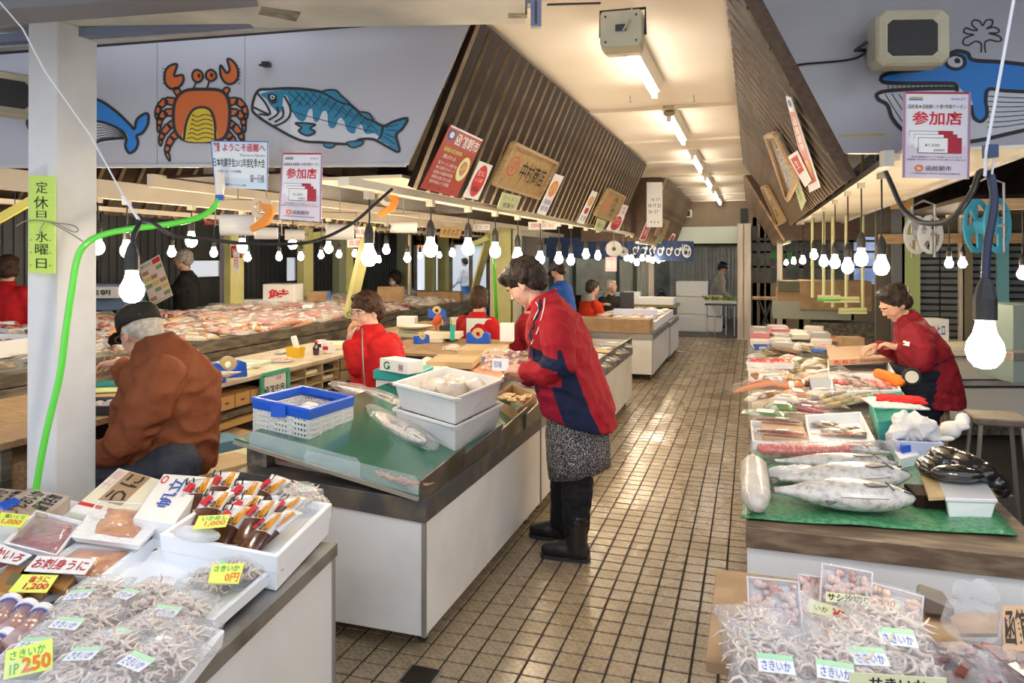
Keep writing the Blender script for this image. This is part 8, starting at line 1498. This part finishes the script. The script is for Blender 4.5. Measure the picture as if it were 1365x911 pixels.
for j, (yy, zz, wd) in enumerate(((.075, .050, .072), (.12, .043, .070), (.155, .030, .056), (.175, .018, .03))): rows.append([T((wd * math.cos(math.pi * k / n), yy + .02 * math.sin(math.pi * k / n), zz - .012 * abs(math.cos(math.pi * k / n)) ** 2)) for k in range(n + 1)])
ob('brim', m.loft(rows, closed=False, cap=False), CAPM, hat, smooth=True, solid=.005); ob('button', M().sph(T((0, -.008, .152)), .008, 8, 6), CAPM, hat); m = M(); m.tube([T((.05 * math.cos(t), -.108 + .01 * abs(math.cos(t)), .062 + .024 * math.sin(t))) for t in [math.pi * k / 10 for k in range(11)]], .003, 5); ob('opening_edge', m, MT['core_dark'], hat)
RU = fabric('rust_jacket', (.215, .062, .022), (.17, .047, .016), ns=4); m = M()
oval(m, [(B(214, 622), .225, .235, .02), (B(218, 590), .225, .24), (B(222, 545), .205, .235), (B(226, 505), .175, .225, -.02), (B(220, 480), .13, .17, -.03), (B(212, 462), .085, .095, -.03), (B(208, 452), .072, .078, -.03)], A0)
cap(m, [B(214, 498, -.16), B(196, 545, -.24), B(172, 583, -.28)], [.10, .092, .078]); cap(m, [B(172, 583, -.28), B(148, 600, -.26), B(126, 612, -.22)], [.080, .072, .062]); cap(m, [B(204, 498, .15), B(188, 528, .25)], [.095, .08]); cap(m, [B(188, 530, .25), B(166, 492, .17)], [.075, .058])
jo, jb = bake('jacket', m, RU, w2, .008, 4, .015, 6)
JG = fabric('grey_trousers', (.045, .05, .065)); m = M(); cap(m, [B(232, 622, -.12), B(150, 632, -.2)], [.12, .085]); cap(m, [B(150, 632, -.2), B(150, 790, -.2)], [.08, .06]); cap(m, [B(222, 620, .12), B(140, 628, .16)], [.12, .085]); cap(m, [B(140, 628, .16), B(140, 780, .16)], [.08, .06]); bake('trousers', m, JG, w2, .010, 3, .006, 10)
for dy in (-.2, .16): a = B(146, 700, dy); ob('shoe', M().loft([[V((a.x + x * .13 - .05, a.y + y * .045, z)) for x, y in ((-1, -.6), (-.6, -1), (.6, -1), (1, -.6), (1, .6), (.6, 1), (-.6, 1), (-1, .6))] for z in (0, .05, .08)]), LE, w2, bev=.01)
chs = thing('chopsticks', 'pair of pale chopsticks in the capped mans raised hand', 'chopsticks', B(122, 514, .1)); m = M(); m.tube([B(146, 466, .12), B(121, 515, .10)], [.004, .0025], 6); ob('stick', m, WOODL, chs); ob('stick', M().tube([B(154, 470, .14), B(124, 515, .10)], [.004, .0025], 6), WOODL, chs)
sto = thing('stool', 'low wooden stool under the capped man', 'stool', (B(222, 640).x, Ym, 0)); c_ = B(222, 640); ob('seat', M().bb(c_.x - .18, c_.x + .18, Ym - .17, Ym + .17, .36, .40), WOODL, sto)
for x in (-.15, .15):
    for y in (-.14, .14): ob('leg', M().bb(c_.x + x - .02, c_.x + x + .02, Ym + y - .02, Ym + y + .02, 0, .36), WOODL, sto)
# ---- the seated woman in red, eating bread
Ye = 4.30; B = lambda u, v, dy=0: YP(u, v, Ye + dy); TH = math.pi * 1.24; A0 = fr(TH)
w3 = thing('person', 'curly haired woman in bright red fleece and glasses biting bread behind the blue crate', 'person', (B(500, 540).x, Ye, 0))
hc = B(487, 419); Ah = fr(math.pi * 1.42, -.05); m = M(); headm(m, hc, Ah, 1.06); cap(m, [B(493, 430), B(497, 448)], [.052, .062]); oval(m, [(B(505, 540), .12, .15), (B(503, 480), .10, .14), (B(499, 450), .07, .12)], A0)
cap(m, [B(480, 462, -.1), B(476, 486, -.16)], [.045, .04]); cap(m, [B(476, 486, -.16), B(466, 455, -.17)], [.036, .025]); cap(m, [B(520, 462, .1), B(530, 500, .05)], [.045, .038]); cap(m, [B(530, 500, .05), B(500, 520, -.05)], [.036, .026])
hand(m, B(466, 456, -.17), B(469, 434, -.155) - B(466, 456, -.17), V((-.9, -.1, .1)), 1, .65, .95, 0, .5); ob_, _ = bake('body', m, SKINF, w3, .0055, 3); facep(w3, hc, Ah, 1.06, glasses=STEEL)
m = M(); hairm(m, hc, Ah, 1.06, CURLY[:2] + [((0, .03, .10), (.075, .055, .035))] + CURLY[3:5], .013, 36); bake('hair', m, HBR, w3, .007, 1, .004, 60)
RF = fabric('red_fleece', (.52, .010, .012), (.42, .008, .010)); m = M(); oval(m, [(B(508, 560), .20, .22), (B(507, 520), .19, .22), (B(504, 485), .165, .21), (B(501, 455), .13, .18), (B(496, 442), .085, .095), (B(493, 432), .072, .075)], A0)
cap(m, [B(482, 458, -.1), B(478, 476, -.16), B(477, 488, -.17)], [.085, .080, .07]); cap(m, [B(477, 488, -.17), B(467, 462, -.175)], [.068, .05]); cap(m, [B(520, 460, .1), B(531, 500, .06)], [.085, .07]); cap(m, [B(531, 502, .06), B(510, 520, -.02)], [.068, .055]); jo, _ = bake('fleece', m, RF, w3, .009, 5, .006, 9)
m = M(); m.tube(spl([B(483, 438, -.12), B(483, 460, -.2), B(484, 485, -.24), B(486, 515, -.25)], 4, False), .005, 5); ob('zip', m, STEEL, jo); m = M(); cap(m, [B(505, 540, -.1), B(470, 560, -.25)], [.11, .09]); cap(m, [B(505, 540, .1), B(480, 560, .05)], [.11, .09]); cap(m, [B(470, 560, -.25), B(470, 640, -.25)], [.08, .06]); cap(m, [B(480, 560, .05), B(480, 640, .05)], [.08, .06]); bake('trousers', m, TB, w3, .014, 2)
br_ = ob('bread_roll', M().sph(B(469, 437, -.16), (.022, .022, .05), 14, 10, rot=Euler((.2, .6, 0)).to_matrix()), mat('bread', (.66, .38, .13), .6), lab='golden bread roll held at the seated womans mouth', cat='bread', smooth=True)
cs_ = thing('stool', 'dark stool under the seated woman in red fleece', 'stool', (B(507, 560).x, Ye + .03, 0)); c_ = B(507, 560); ob('seat', M().bb(c_.x - .17, c_.x + .17, Ye - .14, Ye + .2, .36, .42), BLK, cs_)
for x in (-.14, .14):
    for y in (-.1, .15): ob('leg', M().bb(c_.x + x - .015, c_.x + x + .015, Ye + y - .015, Ye + y + .015, 0, .36), BLK, cs_)
# ---- the woman in maroon behind the roe boxes
Yr = 5.78; B = lambda u, v, dy=0: YP(u, v, Yr + dy); TH = math.pi * 1.08; A0 = fr(TH)
w4 = thing('person', 'dark haired woman in maroon jacket and navy apron sorting fish behind the roe boxes', 'person', (B(1235, 600).x, Yr, 0))
hc = B(1193, 406, -.02); Ah = fr(math.pi * 1.12, -.62); m = M(); headm(m, hc, Ah, 1.05); cap(m, [B(1202, 420), B(1216, 440)], [.052, .062]); oval(m, [(B(1238, 560), .12, .15), (B(1234, 490), .10, .14), (B(1222, 445), .07, .12)], A0)
cap(m, [B(1215, 448, -.14), B(1222, 484, -.24)], [.045, .038]); cap(m, [B(1222, 484, -.24), B(1196, 463, -.22)], [.036, .025]); cap(m, [B(1212, 446, .14), B(1196, 472, .2)], [.045, .038]); cap(m, [B(1196, 472, .2), B(1166, 462, .05)], [.036, .025])
hand(m, B(1197, 464, -.22), B(1172, 456, -.16) - B(1197, 464, -.22), V((.2, -.2, 1)), 1, .6, 1.0, 0, .6); hand(m, B(1168, 461, .05), B(1146, 468, .0) - B(1168, 461, .05), V((.2, 0, 1)), -1, .55, 1.0, 0, .6); ob_, _ = bake('body', m, SKIN, w4, .0055, 3); facep(w4, hc, Ah, 1.05, open_=False)
m = M(); hairm(m, hc, Ah, 1.06, SHORT[:2] + [((0, .02, .10), (.07, .05, .035)), ((0, -.08, .05), (.06, .05, .06))] + SHORT[3:], .009, 30); bake('hair', m, HBK, w4, .007, 2, .003, 60)
JMR = fabric('maroon_jacket', (.25, .012, .022), (.20, .009, .017)); m = M(); oval(m, [(B(1243, 540), .185, .215), (B(1242, 515), .18, .21), (B(1236, 485), .165, .205), (B(1228, 460), .155, .21), (B(1219, 441), .115, .17, -.02), (B(1210, 427), .078, .09, -.03), (B(1205, 418), .068, .072, -.03)], A0)
cap(m, [B(1222, 446, -.14), B(1232, 470, -.23), B(1228, 483, -.25)], [.09, .085, .074]); cap(m, [B(1228, 484, -.25), B(1204, 467, -.23)], [.072, .05]); cap(m, [B(1214, 446, .14), B(1198, 472, .2)], [.085, .07]); cap(m, [B(1198, 472, .2), B(1174, 463, .08)], [.066, .046]); jo, jb = bake('jacket', m, JMR, w4, .0085, 5, .007, 8)
AP = fabric('navy_apron', (.012, .017, .03)); pp = onto(jb, [(1197, 490), (1212, 492), (1228, 492), (1245, 490)], .012); qq_ = onto(jb, [(1200, 520), (1212, 522), (1226, 524), (1240, 524)], .02)
m = M(); oval(m, [(B(1234, 488) - V((.03, .02, 0)), .165, .205), (B(1230, 535) - V((.035, .02, 0)), .17, .2), (B(1226, 570) - V((.03, 0, 0)), .16, .18)], A0); bake('apron', m, AP, w4, .010, 3, .004, 9)
m = M(); m.tube(spl(onto(jb, [(1196, 487), (1225, 492), (1248, 487), (1262, 480)], .006), 4, False), .006, 6); ob('apron_string', m, AP, w4)
q = onto(jb, [(1204, 454), (1213, 456), (1212, 462), (1203, 460)], .004)
if len(q) == 4: m = M(); m.prism([q[3], q[2], q[1], q[0]], (0, .001, 0)); ob('name_tag', m, WHP, jo)
m = M(); cap(m, [B(1246, 530, -.08), B(1250, 640, -.08)], [.09, .06]); cap(m, [B(1240, 530, .1), B(1244, 640, .1)], [.09, .06]); bake('trousers', m, mat('floral_trousers', (.20, .10, .05), .8, col2=(.45, .30, .20), ns=40), w4, .012, 2)
for dy in (-.08, .1): a = B(1248, 600, dy); ob('shoe', M().bb(a.x - .17, a.x + .08, a.y - .045, a.y + .045, 0, .08), LE, w4, bev=.01)
ob('grey_fish_piece', M().sph(G(1172, 470, .81), (.06, .03, .015), 12, 6), FDK, lab='dark fish piece on the lettered wooden box under her hands', cat='fish', smooth=True)
# ---- smaller figures, same build
def figure(lab, u, v, z=None, X=None, th=math.pi, seat=None, hair=HBK, style=SHORT, top=RF, legs=TB, s=1.0, lean=0, arms=None, pitch=-.1, hat=None, collar=None, skin=SKIN, vox=.013, mask=None, glasses=None, skirt=None, headth=None):
    """u, v: head centre in the photograph; X or z fixes the distance"""
    hc = P(u, v, z) if z else XP(u, v, X); A = fr(th); Ah = fr(headth if headth is not None else th, pitch); f = A @ V((0, 1, 0)); r = A @ V((1, 0, 0)); up_ = V((0, 0, 1)); k = s
    hip_h = seat if seat is not None else .52 * (hc.z + .12); pel = hc - f * (.05 * k + lean); pel.z = hip_h; sh = hc - f * .05 * k - up_ * .21 * k
    t = thing('person', lab, 'person', (pel.x, pel.y, 0)); m = M(); headm(m, hc, Ah, 1.0 * k); cap(m, [hc - up_ * .06 * k - f * .01, sh], [.05 * k, .06 * k]); oval(m, [(pel, .09 * k, .12 * k), (sh, .07 * k, .12 * k)], A, 12); jm = M()
    oval(jm, [(pel - up_ * .08 * k, .155 * k, .185 * k), (pel + up_ * .08, .15 * k, .18 * k), (pel.lerp(sh, .6), .145 * k, .185 * k), (pel.lerp(sh, .9), .12 * k, .17 * k), (sh + up_ * .045 * k, .08 * k, .10 * k), (sh + up_ * .09 * k + f * .01, .062 * k, .066 * k)], A, 16)
    for i, sd in enumerate((-1, 1)):
        a = (arms[i] if arms and arms[i] else (.22 * sd, .22, -.42)); s0 = sh + r * sd * .16 * k - up_ * .02; w_ = sh + (r * a[0] + f * a[1] + up_ * a[2]) * k; el = s0.lerp(w_, .5) + r * sd * .05 * k - up_ * .08 * k - f * .06 * k
        cap(m, [s0, el], [.04 * k, .034 * k], 8); cap(m, [el, w_], [.032 * k, .024 * k], 8); d = (w_ - el).normalized(); hand(m, w_, d, up_ * .8 + r * sd * .3, -sd, .6, .95 * k); cap(jm, [s0, el], [.075 * k, .066 * k], 10); cap(jm, [el, w_ - d * .02], [.062 * k, .045 * k], 10)
    lm = M()
    for sd in (-1, 1):
        h0 = pel + r * sd * .09 * k - up_ * .04
        if seat is not None: kn = h0 + f * .40 * k; ft = V((kn.x, kn.y, .07)); cap(m, [h0, kn], [.05, .045], 8); cap(m, [kn, ft], [.045, .03], 8); cap(lm, [h0, kn], [.09 * k, .07 * k], 10); cap(lm, [kn, ft], [.07 * k, .055 * k], 10)
        else: ft = V((h0.x, h0.y, .08)); cap(m, [h0, ft], [.05, .03], 8); cap(lm, [h0, ft], [.09 * k, .058 * k], 10)
        ob('shoe', M().loft([[V((ft.x, ft.y, z_)) + r * x * .045 * k + f * (y * .12 + .05) * k for x, y in ((-1, -.7), (-.6, -1), (.6, -1), (1, -.7), (.9, .7), (.5, 1), (-.5, 1), (-.9, .7))] for z_ in (0, .04, .08)]), LE, t)
    bake('body', m, skin, t, .008 if vox < .014 else .011, 2); facep(t, hc, Ah, k, glasses); bake('jacket', jm, top, t, vox, 3, .005, 9); bake('trousers', lm, legs, t, vox, 2)
    if style: hm = M(); hairm(hm, hc, Ah, k, style, .006, 30); bake('hair', hm, hair, t, .009, 1, .002, 50)
    if hat:
        T = lambda p: hc + Ah @ (V(p) * k); g = M(); g.loft([[T((.088 * e * math.cos(q), -.008 + .108 * e * math.sin(q), zz)) for q in [6.28319 * j / 18 for j in range(18)]] for e, zz in ((1.02, .04), (1.03, .07), (.95, .11), (.7, .135), (.1, .148))]); g.loft([[T((.07 * math.cos(math.pi * j / 8), yy + .02 * math.sin(math.pi * j / 8), zz)) for j in range(9)] for yy, zz in ((.07, .048), (.155, .030), (.07, .040))], closed=False, cap=False); ob('cap', g, hat, t, smooth=True)
    if collar: cm = M(); oval(cm, [(sh + up_ * .03 * k - f * .03, .10 * k, .12 * k), (sh + up_ * .12 * k - f * .04, .085 * k, .095 * k)], A, 14); bake('hood', cm, collar, t, vox, 2)
    if mask: ob('face_mask', M().sph(hc + Ah @ V((0, .07 * k, -.04 * k)), (.05 * k, .035 * k, .038 * k), 12, 8, rot=Ah), mask, t, smooth=True)
    return t, hc, A
BK = fabric('black_jacket', (.016, .016, .018)); NVJ = fabric('blue_jacket', (.02, .10, .42)); ORJ = fabric('orange_red_fleece', (.60, .035, .008)); RD2 = fabric('red_jacket', (.45, .008, .012)); BEJ = fabric('beige_jacket', (.40, .36, .27)); GHD = fabric('grey_hood', (.26, .25, .22)); BJE = fabric('blue_jeans', (.06, .20, .42))
t, hc, A = figure('grey haired man in black jacket reading a newspaper behind the side aisle display', 244, 347, X=-6.62, th=math.pi * 1.15, hair=HGR, top=BK, arms=((-.02, .30, -.1), (.05, .28, -.16)), headth=math.pi * 1.1, s=1.05)
Q = lambda u, v: P(u, v, 8.35); sign('newspaper', [Q(184, 355), Q(212, 339.5), Q(230.5, 394), Q(202, 409)], mat('newsprint', (.62, .58, .50), .7), [('r', (.62, .03, .97, .14), RED)] + [('r', (.05 + .32 * (k % 3), .20 + .155 * (k // 3), .33 + .32 * (k % 3), .29 + .155 * (k // 3)), [mat('ad_brown', (.35, .20, .08), .7), mat('ad_yellow', (.62, .45, .10), .7), mat('ad_green', (.20, .30, .12), .7), PNK][(k * 7) % 4]) for k in range(15)] + [('t', '函館朝市 特売 大売出し', (.06, .05, .58, .12), INK), ('t', '海鮮丼 毛がに いくら うに', (.06, .94, .94, .98), INK)], 'colourful advertising newspaper held open by the man in black', 'newspaper')
figure('brown haired woman in red jacket with her back turned, beyond the column', 12, 358, X=-6.6, th=math.pi * .62, hair=HBR, style=BOB, top=RD2)
figure('worker in black hood and white mask behind the brown carton', 526, 373, z=13.5, th=math.pi * 1.45, hair=HBK, style=SHORT + [((0, -.02, .03), (.105, .11, .125))], top=BK, mask=WHP, s=1.2)
figure('dark haired worker in red seen from behind at the far desk', 640, 399, z=7.15, th=math.pi * .42, seat=.5, hair=HBR, style=BOB, top=RD2)
figure('worker in dark red bending low behind the standing woman', 708, 403, z=7.7, th=math.pi * .04, seat=.5, top=fabric('crimson_jacket', (.30, .008, .02)), arms=((-.1, .3, -.3), (.1, .3, -.35)), pitch=-.5, lean=.06)
figure('man in bright blue jacket and grey cap near the metal wall', 744, 362, z=9.7, th=math.pi * .92, top=NVJ, hat=fabric('grey_cap', (.09, .09, .10)), pitch=-.5, style=SHORT, lean=.04)
figure('worker in orange red fleece with a grey hood beside the blue cartons', 790, 385, z=10.8, th=math.pi * .25, top=ORJ, collar=GHD, style=SHORT, arms=((-.15, .32, -.05), (.2, .3, -.3)))
figure('grey haired man in black jacket with raised head, beyond the cream counter', 815, 383, z=12.6, th=math.pi * 1.75, hair=HWH, top=BK, collar=fabric('sweater', (.42, .38, .30)), pitch=.1, headth=math.pi * 1.9)
figure('man in beige jacket and black cap bent over vegetables in the end doorway', 963, 358, z=15.9, th=math.pi * .0, top=BEJ, hat=BLK, pitch=-.5, legs=fabric('dark_jeans', (.02, .03, .05)), lean=.06)
figure('passer-by in white top and blue jeans out in the bright street', 619, 350, z=21, th=math.pi * .9, top=fabric('white_top', (.75, .75, .72)), legs=BJE, vox=.018)
for o in list(C.objects):
    if o.type == 'MESH' and o.name.split('.')[0] == 'tile': pass
print('OBJECTS', len(C.objects), 'TRIS', sum(len(o.data.polygons) for o in C.objects if o.type == 'MESH'))
